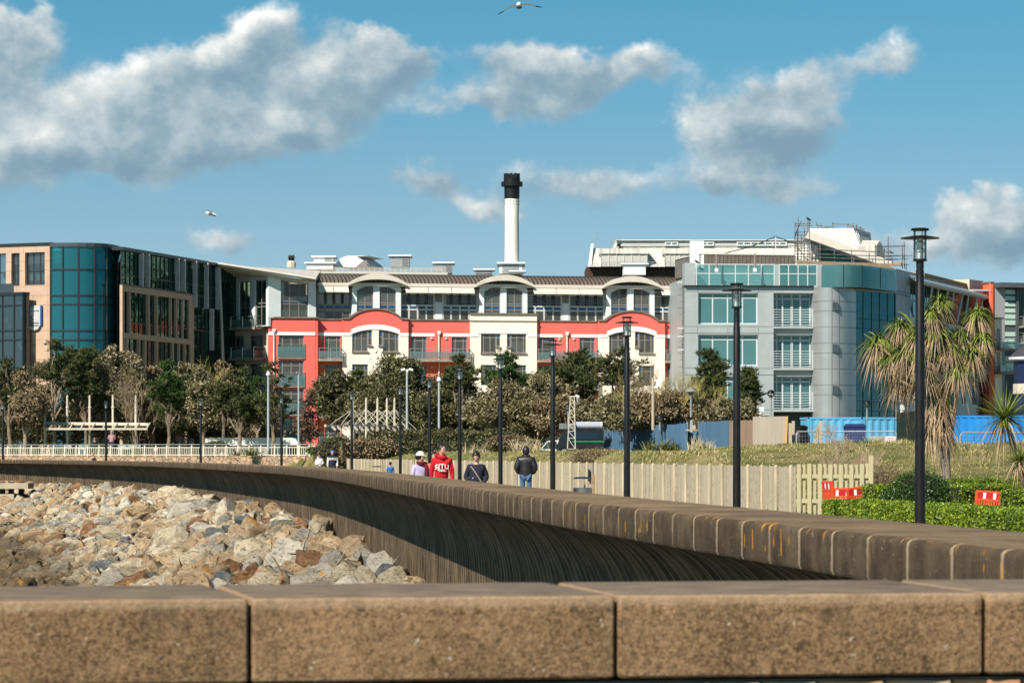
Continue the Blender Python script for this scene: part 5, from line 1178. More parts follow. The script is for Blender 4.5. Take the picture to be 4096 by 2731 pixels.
for y0, y1 in ((782, 828), (848, 892), (912, 955), (975, 1020), (1036, 1084), (1098, 1148), (1222, 1268), (1285, 1330), (1345, 1395), (1475, 1530), (1545, 1600)):
    mb = MB(); PF.box(mb, sf_(c6(1882)), sf_(c6(1988)), PF.z(c6(1900), y5(y1)), PF.z(c6(1900), y5(y0)), -.09, .05); mb.build('green_panel', mat('pale_green_panel', (.46,.62,.54), (.42,.58,.50), 1, rough=.3), fb)
window(PF, fb, sf_(c6(2016)), PF.L, GZ+2, zt, cols=10, rows=(.2, .4, .6, .8), n=-.4, fm=M_dk, pane=M_ggrn, fw=.16, name='curtain_window'); backing(PF, fb, sf_(c6(2016)), PF.L, GZ, zt, -2)
for y in (1160, 1330, 1400 if 0 else 1560): balcony(PF, fb, sf_(c6(2016)), PF.L, PF.z(c6(2040), y5(y)), n0=-.3, dep=1.6, posts=5)
# navy pavilion with domed slate roof at the right edge
pv = empty('domed_pavilion', W(4110, 1800, 230), 'white corniced pavilion with a dark domed roof at the right edge', 'pavilion')
c = W(4135, 1500, 230); mb = MB(); zz = lambda y: CH-(y-HY)*230/F
mb.lathe([(1.75, zz(1428)), (1.45, zz(1412)), (.9, zz(1385)), (.4, zz(1365)), (0.001, zz(1355))], (c.x, 230, 0), 24); mb.build('dome_roof', mat('dome_slate', (.05,.05,.06), rough=.6), pv, smooth=True)
mb = MB(); mb.lathe([(1.5, zz(1445)), (1.75, zz(1438)), (1.78, zz(1428.5)), (1.6, zz(1428.2))], (c.x, 230, 0), 24); mb.build('cornice', M_white, pv, smooth=True)
mb = MB(); mb.lathe([(1.4, zz(1800)), (1.4, zz(1446))], (c.x, 230, 0), 12); mb.build('navy_drum', mat('navy_paint', (.012,.02,.06), rough=.4), pv)
for y0, y1 in ((1505, 1535), (1535, 1575)):
    mb = MB(); mb.lathe([(1.46, zz(y1)), (1.46, zz(y0))], (c.x, 230, 0), 12); mb.build('cream_panel_band', M_cream2, pv) if y0 == 1535 else None
# ================================================================== STREET FURNITURE
M_lglass = glassm('lantern_glass', (.97,.97,.94), .93, refl=-.02, base=(.5,.5,.46))
M_louv = mat('lamp_louvre', (.75,.75,.74), rough=.3, metal=.3)
lamp = empty('street_lamp', (0, 0, 0), 'x', 'street lamp', 'black promenade lamps behind the sea wall')
mb = MB(); mb.lathe([(.10, 0), (.10, .06), (.080, .08), (.074, 2), (.068, 4.08), (.060, 4.10), (.060, 4.33), (.05, 4.335), (.05, 4.345), (.058, 4.35), (.058, 4.46)], n=16); mb.build('pole', M_black, lamp, smooth=True)
mb = MB(); mb.lathe([(.10, 4.455), (.104, 4.46), (.104, 4.485), (.098, 4.49)], n=20); mb.build('base_ring', M_black, lamp)
mb = MB(); mb.lathe([(.098, 4.49), (.098, 4.915)], n=24); mb.f = [f for f in mb.f if len(f) == 4]; mb.m = [0]*len(mb.f); mb.build('lantern_glass', M_lglass, lamp, smooth=True)
mb = MB(); mb.lathe([(.05, 4.49), (.05, 4.58), (.072, 4.60), (.072, 4.63), (.045, 4.66), (.066, 4.71), (.066, 4.73), (.04, 4.77), (.05, 4.80)], n=18); mb.build('reflector', M_louv, lamp, smooth=True)
mb = MB(); mb.lathe([(.10, 4.835), (.285, 4.805), (.292, 4.798), (.285, 4.790), (.10, 4.79)], n=32); mb.build('disc_shade', M_black, lamp, smooth=True)
mb = MB(); mb.lathe([(.02, 4.905), (.125, 4.91), (.137, 4.92), (.137, 4.935), (.12, 4.945), (.08, 4.95)], n=28); mb.build('cap', M_black, lamp, smooth=True)
mb = MB(); mb.bar((.02, -.099, 4.49), (.02, -.099, 4.91), .011); mb.bar((-.085, .05, 4.49), (-.085, .05, 4.91), .010); mb.bar((.085, .05, 4.49), (.085, .05, 4.91), .010); mb.build('stay_rod', M_black, lamp)
LAB = ['nearest and tallest black lamp, in front of the green hedges', 'black lamp crossing the grey building and the brown timber hoarding', 'black lamp crossing the right coral gable and the blue hoarding',
       'black lamp with its foot left of the bin, right of the man in black', 'black lamp between the woman in the dark coat and the man in black', 'black lamp between the red hoodie and the woman in the dark coat',
       'black lamp right behind the woman in the pale cap', 'black lamp just right of the crouching child in a helmet', 'black lamp right of the person in the blue hood',
       'black lamp in front of the coral tower end of the apartments', 'black lamp in front of the cream railing, left of the white bus', 'black lamp beside the bald man at the far promenade', 'black lamp at the far left edge of the promenade']
for i, (x, yt) in enumerate(((3680,912),(2947,1132),(2508,1266),(2211,1359),(2002,1420),(1839,1468),(1718,1508),(1601,1539),(1407,1562),(1126,1579),(803,1590.7),(424,1602),(12,1607))):
    D = F*3.35/(HY-yt); X = (x-CX)*D/F; o = lamp if i == 0 else copy_tree(lamp)
    o.location = (X, D, 0); o['label'] = LAB[i]
# ---- palisade fence of pale boards
M_wood = mat('weathered_board', (.30,.255,.19), (.43,.37,.28), 9, rough=.9, c3=(.18,.15,.11), island=True)
FA, FB = Vector((7.48, 86.1)), Vector((-9.6, 190)); FL = (FB-FA).length; fd = (FB-FA)/FL; fnn = Vector((-fd.y, fd.x))
fe = empty('palisade_fence', (FA.x, FA.y, 0), 'long pale weathered board fence running behind the walkers', 'fence')
rf_ = random.Random(8); mb = MB(); s = 0; a_ = math.atan2(fd.y, fd.x)
while s < FL:
    wd = rf_.uniform(.07, .13); p = FA+fd*(s+wd/2)+fnn*rf_.uniform(-.012, .012); ph = (s % 1.62)/1.62
    h = 1.245+rf_.uniform(-.02, .02)+.018*(s/FL)*2
    mb.box((p.x, p.y, h/2), (wd-.018, .025, h), a_+rf_.uniform(-.08, .08)); s += wd
mb.build('board', M_wood, fe)
k = 0; s = .3
while s < FL:
    mb = MB(); p = FA+fd*s+fnn*.05; h = 1.30; mb.tube([(p.x, p.y, 0), (p.x, p.y, h-.04), (p.x, p.y, h)], [.06, .06, .025], 8); mb.build('post', mat('post_wood', (.46,.40,.29), (.34,.29,.20), 3, rough=.9, stretch=(4,4,.4)), fe); s += 1.62
mb = MB(); p = FA+fd*29+fnn*.07; mb.box((p.x, p.y, .83), (.30, .02, .42), a_); mb.build('dark_gap_board', M_dark, fe)
pf = empty('picket_fence', W(3190, 2060, 86), 'short hit-and-miss picket fence panel beside the gate guards', 'fence')
mb = MB(); x0, x1 = W(3184, 0, 86).x, W(3478, 0, 86).x; n_ = 14
M_pick = mat('picket_wood', (.48,.43,.27), (.40,.345,.21), 5, rough=.85, stretch=(5,5,.5), island=True)
for i in range(n_):
    x = x0+(x1-x0)*(i+.5)/n_; t = 1.33+random.uniform(-.02, .02); off = -.045 if i % 2 == 0 else .045; p = MB(); p.box((x, 86+off, t/2), (.105 if i % 2 == 0 else .085, .02, t)); p.build('picket', M_pick, pf)
for z in (1.0, .35): mb.box(((x0+x1)/2, 86, z), (x1-x0, .05, .10))
mb.build('rail', M_pick, pf); mb = MB(); mb.box((x1+.03, 85.97, .77), (.115, .1, 1.54)); mb.build('post', M_pick, pf)
# ---- folding gate guards, red-orange plastic
M_or = mat('orange_plastic', (.72,.075,.02), (.60,.06,.018), 3, rough=.45); M_rfl = mat('white_reflector', (.75,.76,.76), rough=.4); M_rd = mat('red_reflector', (.42,.015,.015), rough=.35)
guard = empty('gate_guard', (0, 0, 0), 'x', 'barrier', 'red and white folding gate guards'); w_ = .70
mb = MB(); mb.box((0, 0, .735), (w_-.04, .05, .05)); mb.box((0, 0, .535), (w_-.06, .045, .04)); mb.box((0, 0, .10), (w_-.06, .045, .05)); mb.box((-w_/2+.03, 0, .39), (.06, .06, .70)); mb.box((w_/2-.03, 0, .39), (.06, .06, .70)); mb.box((-w_/2+.03, 0, .02), (.10, .22, .04)); mb.box((w_/2-.03, 0, .02), (.10, .22, .04)); mb.build('frame', M_or, guard)
mb = MB(); mb.box((0, 0, .635), (w_-.12, .028, .15)); mb.build('stripe_board', M_rd, guard)
for x in (-.12, .13): mb = MB(); mb.prism([(x-.038, -.0145, .562), (x+.030, -.0145, .562), (x+.038, -.0145, .708), (x-.030, -.0145, .708)], (0, -.006, 0)); mb.build('white_stripe', M_rfl, guard)
for i in range(9): x = -w_/2+.10+i*(w_-.2)/8; mb = MB(); mb.box((x, 0, .315), (.040, .03, .40)); mb.build('slat', M_or, guard)
for i, (x, y, D, rz, ry, lb) in enumerate(((3450, 1945, 81.5, .25, -.12, 'rightmost of the three joined gate guards, tilted up'), (3368, 1951, 82.2, -.15, .0, 'middle gate guard of the three joined behind the hedge'), (3322, 1922, 80.5, -1.32, .0, 'leftmost gate guard, leaning and seen almost edge-on'), (3952, 1962, 80, -.35, .06, 'single gate guard standing alone among the right hedges'))):
    g_ = guard if i == 0 else copy_tree(guard); g_.location = ((x-CX)*D/F, D, W(x, y, D).z-.76); g_.rotation_euler = (.0 if i != 2 else .12, ry, rz); g_['label'] = lb
b_ = MB(); c = W(3327, 2054, 70); b_.ball(c+Vector((0, 0, .11)), (.10, .09, .12), 12, 8); b_.tube([c+Vector((0, 0, .20)), c+Vector((.0, 0, .27)), c+Vector((.02, 0, .31))], [.035, .03, .06], 8)
for i, v in enumerate(b_.v): q = Vector(v); b_.v[i] = tuple(q+Vector((1, 1, 1))*.015*noise.noise(q*22))
tag(b_.build('plastic_bag', mat('bag_white', (.62,.60,.56), (.45,.43,.40), 20, rough=.6), smooth=True), 'knotted white bag on the ground below the gate guards', 'bag')
# ---- bins
binr = empty('litter_bin', (0, 0, 0), 'x', 'litter bin', 'steel litter bins with hoods')
mb = MB(); mb.lathe([(.24, .1), (.24, .72), (.23, .73)], n=24); mb.build('drum', M_steel, binr, smooth=True); mb = MB(); mb.lathe([(.001, 1.01), (.2, 1.0), (.25, .965), (.25, .955), (.001, .95)], n=24); mb.build('hood', M_steel, binr, smooth=True)
mb = MB(); mb.box((.29, 0, .53), (.07, .09, 1.06)); mb.build('post', mat('brass_post', (.42,.29,.13), rough=.4, metal=.5), binr)
mb = MB(); mb.tube([(.27, 0, 1.06), (.27, 0, 1.42)], .012, 6); mb.build('rod', M_black, binr)
for i, (x, y, D, lb) in enumerate(((2330, 1908, 83, 'nearer steel litter bin with hood, in front of the board fence'), (1508, 1861, 155, 'farther steel litter bin, just left of the child in a helmet'))):
    o = binr if i == 0 else copy_tree(binr); o.location = ((x-CX)*D/F, D, 0); o['label'] = lb
# ---- raised left promenade: stone retaining wall, cream railing
WT = 1.42
sw = MB(); PTS = [(-75,241.5),(-60,240),(-40,232),(-16,214),(-10.5,206),(-9.2,196)]
RL = catmull(PTS, 1.0)
M_rub = bpy.data.materials.new('rubble_wall'); M_rub.use_nodes = True; t = M_rub.node_tree; g = NG(t); bs = t.nodes['Principled BSDF']
tc_ = g.n('ShaderNodeTexCoord'); vo = g.n('ShaderNodeTexVoronoi', feature='F1'); t.links.new(g.v('MULTIPLY', tc_.outputs['Object'], (1, 1, 2.0)), vo.inputs['Vector']); vo.inputs['Scale'].default_value = 2.2
v2 = g.n('ShaderNodeTexVoronoi', feature='DISTANCE_TO_EDGE'); t.links.new(g.v('MULTIPLY', tc_.outputs['Object'], (1, 1, 2.0)), v2.inputs['Vector']); v2.inputs['Scale'].default_value = 2.2
sp3 = g.n('ShaderNodeSeparateColor'); t.links.new(vo.outputs['Color'], sp3.inputs[0]); cc = g.ramp(sp3.outputs[0], [(0, (.46,.26,.15)), (.35, (.34,.25,.17)), (.65, (.55,.36,.22)), (1, (.28,.21,.15))])
t.links.new(g.mix(g.m('LESS_THAN', v2.outputs[0], .05), cc, (.10,.08,.06,1)), bs.inputs['Base Color']); bs.inputs['Roughness'].default_value = .95
rw = empty('retaining_wall', (RL[20].x, RL[20].y, 0), 'low orange rubble stone retaining wall under the cream railing', 'wall')
mb = MB(); strip(mb, [p for p in RL], -.1, WT, .15); n0_ = len(RL)
strip(mb, [p for p in RL], -.1, WT, -.35); mb.f += [(2*i+1, 2*i+3, 2*n0_+2*i+3, 2*n0_+2*i+1) for i in range(n0_-1)]; mb.m = [0]*len(mb.f); mb.build('stone_face', M_rub, rw)
rl = empty('cream_railing', (RL[30].x, RL[30].y, WT), 'long cream painted railing with curved posts on the stone wall', 'railing'); M_rail = mat('cream_paint', (.72,.67,.54), (.64,.59,.47), 2, rough=.6)
RLf = catmull(PTS, .16); acc_ = 0; bal = MB(); top = MB(); low = MB(); last = -1e9; npost = 0
for a, b in zip(RLf, RLf[1:]):
    if a.x < -45: acc_ += (b-a).length; continue
    d = (b-a).normalized(); nn_ = Vector((d.y, -d.x)); p = a-nn_*.0
    bal.box((p.x, p.y, WT+.33), (.035, .035, .50)); top.bar((a.x, a.y, WT+.78), (b.x, b.y, WT+.78), .045); low.bar((a.x, a.y, WT+.58), (b.x, b.y, WT+.58), .05); low.bar((a.x, a.y, WT+.08), (b.x, b.y, WT+.08), .05)
    if acc_-last > (1.02 if a.x < -13 else 1.02) and npost < 90:
        q = MB(); f3 = lambda o, z: (p.x+nn_.x*o+d.x*o*.8, p.y+nn_.y*o+d.y*o*.8, z)
        q.tube([f3(0, WT), f3(.0, WT+.35), f3(-.02, WT+.6), f3(-.12, WT+.80)], [.065, .06, .05, .04], 6); q.build('post', M_rail, rl); last = acc_; npost += 1
    acc_ += (b-a).length
bal.build('balusters', M_rail, rl)['kind'] = 'stuff'; top.build('top_rail', mat('rail_steel', (.42,.42,.40), rough=.4, metal=.4), rl); low.build('lower_rails', M_rail, rl)
# no-cycling sign
sg_ = empty('round_sign', W(624, 1797, 229), 'round white sign with red border on the cream railing', 'sign'); c = W(624, 1797, 229)
for r_, o_, m_, nm in ((.165, 0, M_rd, 'red_border'), (.125, -.012, M_rfl, 'white_face')):
    mb = MB(); mb.prism([c+Vector((r_*cos(k*pi/12), o_, r_*sin(k*pi/12))) for k in range(24)][::-1], (0, -.01, 0)); mb.build(nm, m_, sg_)
mb = MB()
for s_ in (-1, 1):
    for k in range(10): a0, a1 = 2*pi*k/10, 2*pi*(k+1)/10; mb.bar(c+Vector((s_*.05+.033*cos(a0), -.026, -.025+.033*sin(a0))), c+Vector((s_*.05+.033*cos(a1), -.026, -.025+.033*sin(a1))), .012)
mb.bar(c+Vector((-.05, -.026, -.025)), c+Vector((-.01, -.026, .04)), .012); mb.bar(c+Vector((-.01, -.026, .04)), c+Vector((.05, -.026, -.025)), .012); mb.build('bicycle_mark', M_black, sg_)
for i, (xa, xb) in enumerate(((195, 285), (312, 345), (470, 560))):
    e = empty('white_bench', W((xa+xb)/2, 1815, 237+i), 'white slatted bench behind the cream railing, '+('under the shelter on the left', 'between two shelter masts', 'under the right half of the shelter')[i], 'bench', 'white benches')
    a, b = W(xa, 1815, 237), W(xb, 1815, 237); zb = 1.5
    mb = MB(); mb.box(((a.x+b.x)/2, 237, zb+.45), (b.x-a.x, .5, .06)); mb.build('seat', M_white, e); mb = MB(); mb.box(((a.x+b.x)/2, 237.3, zb+.62), (b.x-a.x, .05, .25)); mb.build('backrest', M_white, e)
    for x in (a.x+.1, b.x-.1): mb = MB(); mb.box((x, 237, zb+.21), (.08, .4, .42)); mb.build('leg', M_white, e)
# ---- left shelter with masts
M_mast = mat('mast_paint', (.56,.51,.43), (.50,.45,.38), 2, rough=.5)
sh = empty('mast_shelter', W(360, 1811, 238), 'left glass shelter hung from five pale masts by the railing', 'shelter'); D = 238
for x in (181, 269, 358.6, 451.5, 543):
    mb = MB(); mb.tube([W(x, 1815, D), W(x, 1634, D), W(x, 1630, D), W(x, 1626, D), W(x, 1583, D), W(x, 1580, D)], [.085, .085, .14, .085, .075, .03], 8); mb.build('mast', M_mast, sh)
mb = MB(); a, b = W(183, 1694, D), W(593, 1698, D); mb.tube([a, b], .13, 8); mb.bar(W(183, 1715, D-2.2), W(590, 1715, D-2.2), .14); mb.build('edge_beam', M_mast, sh)
mb = MB(); mb.add([W(183, 1693, D), W(593, 1697, D), W(590, 1716, D-2.2), W(160, 1715, D-2.2)], [(0,1,2,3)]); mb.add([W(183, 1693, D), W(160, 1715, D-2.2), W(101, 1709, D-.5)], [(0,1,2)]); mb.build('glass_roof', glassm('shelter_glass', (.80,.78,.68), .45, refl=-.03, base=(.52,.47,.37), gcol=(.8,.75,.65)), sh)
for i in range(10): x = 190+i*44; mb = MB(); mb.bar(W(x+14, 1692, D+.1), W(x-2, 1718, D-2.3), .10); mb.build('roof_rib', M_mast, sh)
# ---- right shelter with stay cables
sh = empty('cable_shelter', W(1500, 1745, 210), 'right shelter with five pointed masts and stay cables in the shrubs', 'shelter')
PSH = Plane(1411, 203, 1578, 222)
arcy = lambda x: 1702+max(0, (x-1480))**1.4*.0105
for x in (1411, 1465, 1510, 1548, 1578):
    D = PSH.D(x); mb = MB(); mb.tube([W(x, 1790, D), W(x, 1600, D), W(x, 1589, D)], [.085, .07, .02], 8); mb.build('mast', M_mast, sh)
    for sx, xe in ((-1, x-95), (-1, x-50), (1, x+45), (1, x+88)):
        mb = MB(); mb.tube([W(x, 1636, D), W(xe, arcy(xe), D)], .022, 4); mb.build('stay_cable', M_mast, sh)
mb = MB(); pts = [1301+i*(366/12) for i in range(13)]
for x, x2 in zip(pts, pts[1:]): mb.bar(W(x, arcy(x), PSH.D(x)), W(x2, arcy(x2), PSH.D(x2)), .12, .22 if x > 1440 else .14)
mb.build('curved_beam', M_mast, sh)
for i in range(15): x = 1325+i*22; D = PSH.D(x); mb = MB(); mb.bar(W(x, arcy(x)+2, D), W(x+16, arcy(x)+18-abs(i-7)*.4, D-3), .09, .12); mb.build('rafter', M_mast, sh)
# ---- poles, cameras, lamps
M_pole = mat('pole_grey_blue', (.36,.42,.46), (.30,.36,.40), 2, rough=.5)
def pole(nm, x, yt, yb_, D, label, cat, r=.065, m=None, group=None):
    e = empty(nm, W(x, yb_+12, D), label, cat, group); mb = MB(); mb.tube([W(x, yb_+12, D), W(x, yt, D)], [r, r*.85], 8); mb.build('pole', m or M_pole, e); return e
e = pole('camera_pole', 1628, 1487, 1728, 205, 'grey-blue pole with twin white cameras on a crossbar', 'camera pole', .075); c = W(1628, 1480, 205)
mb = MB(); mb.bar(c+Vector((-.22, 0, .02)), c+Vector((.22, 0, .02)), .06); mb.bar(c+Vector((0, 0, -.15)), c+Vector((0, 0, .05)), .12); mb.build('crossbar', M_white, e)
for s_ in (-1, 1): mb = MB(); mb.box(c+Vector((s_*.25, -.08, .04)), (.26, .2, .13), 0, ry=.25*s_); mb.build('camera_head', M_white, e)
e = pole('dome_camera_pole', 1756, 1525, 1730, 205, 'grey-blue pole with one white dome camera, right of the twin cameras', 'camera pole', .075); c = W(1756, 1520, 205); mb = MB(); mb.lathe([(.10, -.1), (.15, -.05), (.15, .05), (.09, .12), (.09, .24), (.12, .25)], c, 12); mb.build('camera_head', M_white, e)
e = pole('dome_camera_pole', 1073, 1502, 1790, 208, 'tall grey-blue camera pole left of the coral tower', 'camera pole', .075); c = W(1073, 1497, 208); mb = MB(); mb.lathe([(.09, -.1), (.14, -.04), (.14, .05), (.08, .1), (.08, .2), (.11, .22)], c, 12); mb.build('camera_head', M_white, e)
e = pole('street_light', 1194, 1500, 1790, 222, 'slim grey street light with a bent neck in front of the coral tower', 'street light', .06); mb = MB(); mb.tube([W(1195, 1500, 222), W(1194, 1493, 222), W(1190, 1490, 222), W(1185, 1493, 222)], [.05, .06, .12, .06], 8); mb.build('lamp_head', M_frame, e)
e = pole('dome_camera_pole', 2450, 1540, 1617, 222, 'short grey-blue camera pole rising from the shrubs by the right gable', 'camera pole', .07); c = W(2450, 1534, 222); mb = MB(); mb.lathe([(.10, -.1), (.12, .0), (.09, .05), (.09, .16)], c, 12); mb.build('camera_head', M_white, e)
e = pole('timber_pole', 2612, 1512, 1707, 214, 'plain pale timber pole beside a satellite dish', 'pole', .10, M_wood); c = W(2636, 1534, 214)
d_ = empty('satellite_dish', c, 'white satellite dish on a bracket beside the timber pole', 'satellite dish'); mb = MB(); T = Matrix.Translation(c) @ Matrix.Rotation(-.9, 4, 'Y') @ Matrix.Rotation(.5, 4, 'X')
mb.lathe([(.001, 0), (.2, .02), (.38, .08), (.40, .10)], n=18, T=lambda v: T @ Vector(v)); mb.build('dish', M_white, d_); mb = MB(); mb.bar(c+Vector((-.35, 0, -.05)), c, .06); mb.build('bracket', M_frame, d_)
e = pole('mushroom_lamp', 2764, 1592, 1656, 215, 'grey mushroom-capped lamp in front of the conifer', 'lamp', .07, M_galv); c = W(2764, 1565, 215)
mb = MB(); mb.lathe([(.42, -.02), (.40, .02), (.2, .16), (.10, .22), (.09, .25)], c, 20); mb.build('lamp_shade', M_frame, e, smooth=True); mb = MB(); mb.lathe([(.09, -.5), (.11, -.3), (.2, -.12), (.24, -.03)], c, 14); mb.build('lamp_body', M_frame, e, smooth=True)
for x, yt, yb_, D, lb in ((2639, 1656, 1707, 214, 'globe lamp with a black top, just above the blue hoarding'), (3084, 1558, 1668, 222, 'globe lamp with a black top, above the brown timber hoarding'), (3468, 1600, 1668, 226, 'globe lamp with a black top, above the pale blue containers'), (2273, 1613, 1690, 205, 'globe lamp with a black top, half behind the lattice mast')):
    e = pole('globe_lamp', x, yt+30, yb_, D, lb, 'lamp', .06, M_galv, 'globe lamps'); c = W(x, yt+16, D)
    mb = MB(); mb.ball(c, .26, 16, 6, z0=0); mb.build('black_cap', M_black, e, smooth=True); mb = MB(); mb.ball(c, .255, 16, 6, z1=0); mb.build('clear_bowl', M_lglass, e, smooth=True); mb = MB(); mb.lathe([(.07, -.34), (.10, -.22), (.05, -.05)], c, 10); mb.build('fitting', M_galv, e)
for x, y, D, lb in ((3044, 1640, 219, 'white security camera on a stub beside the globe lamp'), (3608, 1632, 228, 'small white camera cluster on a post by the slate end wall')):
    e = empty('security_camera', W(x, 1670, D), lb, 'camera'); c = W(x, y, D); mb = MB(); mb.tube([c+Vector((0, 0, -.5)), c+Vector((0, 0, .1))], .12, 8); mb.build('stub_post', M_white, e); mb = MB(); mb.box(c+Vector((.03, 0, .05)), (.32, .3, .34)); mb.build('housing', M_white, e)
    mb = MB(); mb.tube([c+Vector((0, 0, .2)), c+Vector((-.1, 0, .45))], .04, 6); mb.lathe([(.05, .42), (.16, .48), (.16, .54), (.05, .6)], c+Vector((-.1, 0, 0)), 10); mb.build('dome_head', M_galv, e)
# lattice mast
e = empty('lattice_mast', W(2287, 1795, 176), 'small cream lattice mast in front of the black van', 'mast'); D = 176; mb = MB()
yl = [1588, 1612, 1640, 1668, 1696, 1724, 1752, 1795]
L_ = [(2281-(y-1588)*.055, 2297+(y-1588)*.02, y) for y in yl]
for (a, b, y), (a2, b2, y2) in zip(L_, L_[1:]):
    for dd in (0, .35): mb.bar(W(a, y, D+dd), W(a2, y2, D+dd), .05); mb.bar(W(b, y, D+dd), W(b2, y2, D+dd), .05)
    mb.bar(W(a, y, D), W(b2, y2, D), .03); mb.bar(W(a, y2, D), W(b, y2, D), .035); mb.bar(W(b, y, D), W(b, y, D+.35), .035)
mb.bar(W(2275, 1586, D), W(2312, 1584, D), .06); mb.build('lattice', M_mast, e); mb = MB(); mb.box(W(2309, 1584, D), (.22, .12, .12), ry=.4); mb.tube([W(2307, 1588, D), W(2310, 1608, D)], .02, 5); mb.build('light_head', M_white, e)
# ---- vehicles half hidden by the bank
def P3D(x, y, D): return W(x, y, D)
van = empty('black_van', W(2315, 1797, 186), 'black van carrying a roof box and a striped roll', 'van'); D = 186; z0, z1 = gz(3.5, 186)-.3, W(0, 1719, D).z; xa, xb = W(2226, 0, D).x, W(2416, 0, D).x
M_van = mat('black_van_paint', (.012,.012,.014), (.02,.02,.022), 2, rough=.22); mb = MB()
for (xl, xr, zz0, zz1, ins) in ((xa, xb, z0+.35, (z0+z1)/2, 0), (xa+.05, xb-.02, (z0+z1)/2, z1, .12)):
    mb.prism([(xl, D, zz0), (xr, D, zz0), (xr, D+ins, zz1), (xl+(.35 if ins else 0), D+ins, zz1)], (0, 1.7, 0))
mb.build('body', M_van, van); mb = MB(); mb.box(((xa+xb)/2, D+.9, z1+.02), (xb-xa-.2, 1.5, .05)); mb.build('roof_rack', M_black, van)
mb = MB(); mb.prism([(xa+.55, D+.03, z1-.55), (xb-.3, D+.03, z1-.55), (xb-.3, D+.09, z1-.15), (xa+.65, D+.09, z1-.15)], (0, -.02, 0)); mb.build('side_window', M_ggrey if 0 else glassm('dark_car_glass', (.2,.22,.24), .3, refl=.05, base=(.01,.012,.014)), van)
mb = MB(); mb.bar((xa+.9, D-.03, z1-.66), (xb, D-.03, z1-.66), .04); mb.build('green_trim', mat('green_line', (.02,.40,.14), rough=.5), van)
for x in (xa+.45, xb-.5):
    mb = MB(); mb.tube([(x, D-.02, z0+.33), (x, D+.2, z0+.33)], .33, 18); w1 = mb.build('wheel', M_black, van); mb = MB(); mb.tube([(x, D-.03, z0+.33), (x, D-.021, z0+.33)], .2, 14); mb.build('rim', M_galv, w1)
a, b = W(2237, 1716, D), W(2302, 1692, D); mb = MB(); mb.box(((a.x+b.x)/2, D+.6, (z1+.06+b.z)/2), (b.x-a.x, .9, b.z-z1-.06)); tag(mb.build('roof_box', mat('grey_crate', (.16,.17,.18), (.12,.13,.14), 3, rough=.6)), 'grey box crate on the roof of the black van', 'crate')
a, b = W(2305, 1716, D), W(2411, 1685, D); m_ = bpy.data.materials.new('striped_cloth'); m_.use_nodes = True; t = m_.node_tree; g = NG(t); tcs = g.n('ShaderNodeTexCoord'); ss_ = g.n('ShaderNodeSeparateXYZ'); t.links.new(tcs.outputs['Object'], ss_.inputs[0])
st_ = g.m('GREATER_THAN', g.m('FRACT', g.m('MULTIPLY', ss_.outputs[2], 14)), .5); t.links.new(g.mix(st_, (.70,.72,.74,1), (.035,.07,.22,1)), t.nodes['Principled BSDF'].inputs['Base Color'])
mb = MB(); mb.tube([(a.x, D+.5, (z1+.06+b.z)/2), (b.x, D+.5, (z1+.06+b.z)/2)], (b.z-z1-.06)/2, 18); sr_ = mb.build('striped_roll', m_); tag(sr_, 'blue and white striped awning roll strapped on the black van', 'awning roll')
for x in (2348, 2405): mb = MB(); xx = W(x, 0, D).x; mb.tube([(xx, D+.5, (z1+.06+b.z)/2), (xx+.05, D+.5, (z1+.06+b.z)/2)], (b.z-z1-.06)/2+.012, 18); mb.build('strap', M_cream2, sr_)
def car(nm, x0, x1, ytop, D, paint, label, flip=False):
    e = empty(nm, W((x0+x1)/2, 1800, D), label, 'car'); xa, xb = W(x0, 0, D).x, W(x1, 0, D).x; L = xb-xa; zt = W(0, ytop, D).z; zg = zt-1.42; s = -1 if flip else 1; xm = (xa+xb)/2
    X = lambda t: xm+s*(t-.5)*L
    prof = [(0, .35), (0, .62), (.03, .72), (.26, .88), (.38, 1.36), (.45, 1.42), (.72, 1.42), (.82, 1.36), (.93, .92), (.99, .85), (1, .35)]
    mb = MB(); q = [Vector((X(t), D, zg+z)) for t, z in prof]; mb.prism(q if s > 0 else q[::-1], (0, 1.6, 0)); mb.build('body', paint, e)
    mb = MB()
    for ql in ([(.285, .92), (.385, 1.32), (.54, 1.36), (.54, .92)], [(.56, .92), (.56, 1.36), (.72, 1.36), (.80, 1.31), (.88, .95)]):
        mb.prism([Vector((X(t), D-.012, zg+z)) for t, z in ql], (0, .01, 0))
    mb.build('side_window', MATS['dark_car_glass'], e); mb = MB(); mb.add([Vector((X(.27)-s*.012, D+.1, zg+.91)), Vector((X(.27)-s*.012, D+1.5, zg+.91)), Vector((X(.38)-s*.012, D+1.45, zg+1.34)), Vector((X(.38)-s*.012, D+.15, zg+1.34))], [(0,1,2,3)]); mb.build('windscreen', MATS['dark_car_glass'], e)
    for t in (.17, .82):
        mb = MB(); mb.tube([(X(t), D-.01, zg+.31), (X(t), D+.2, zg+.31)], .31, 18); w1 = mb.build('wheel', M_black, e); mb = MB(); mb.tube([(X(t), D-.02, zg+.31), (X(t), D-.011, zg+.31)], .19, 14); mb.build('rim', M_galv, w1)
    for o in (.25, 1.35): mb = MB(); mb.ball((X(.01), D+o, zg+.70), (.06, .14, .08), 8, 6); mb.build('headlight', M_rfl, e)
    return e
car('white_car', 2100, 2335, 1760, 187, mat('white_car_paint', (.72,.74,.76), rough=.25), 'white car beside the black van, mostly behind the grass bank')
car('dark_blue_car', 1985, 2240, 1767, 196, mat('navy_car_paint', (.02,.04,.09), rough=.2), 'dark blue car low behind the pampas grass and the grass bank')
bus = empty('white_bus', W(1000, 1790, 238), 'white bus passing behind the cream railing', 'bus'); D = 238; xa, xb = W(800, 0, D).x, W(1196, 0, D).x; zt = W(0, 1750, D).z; zg = zt-2.9
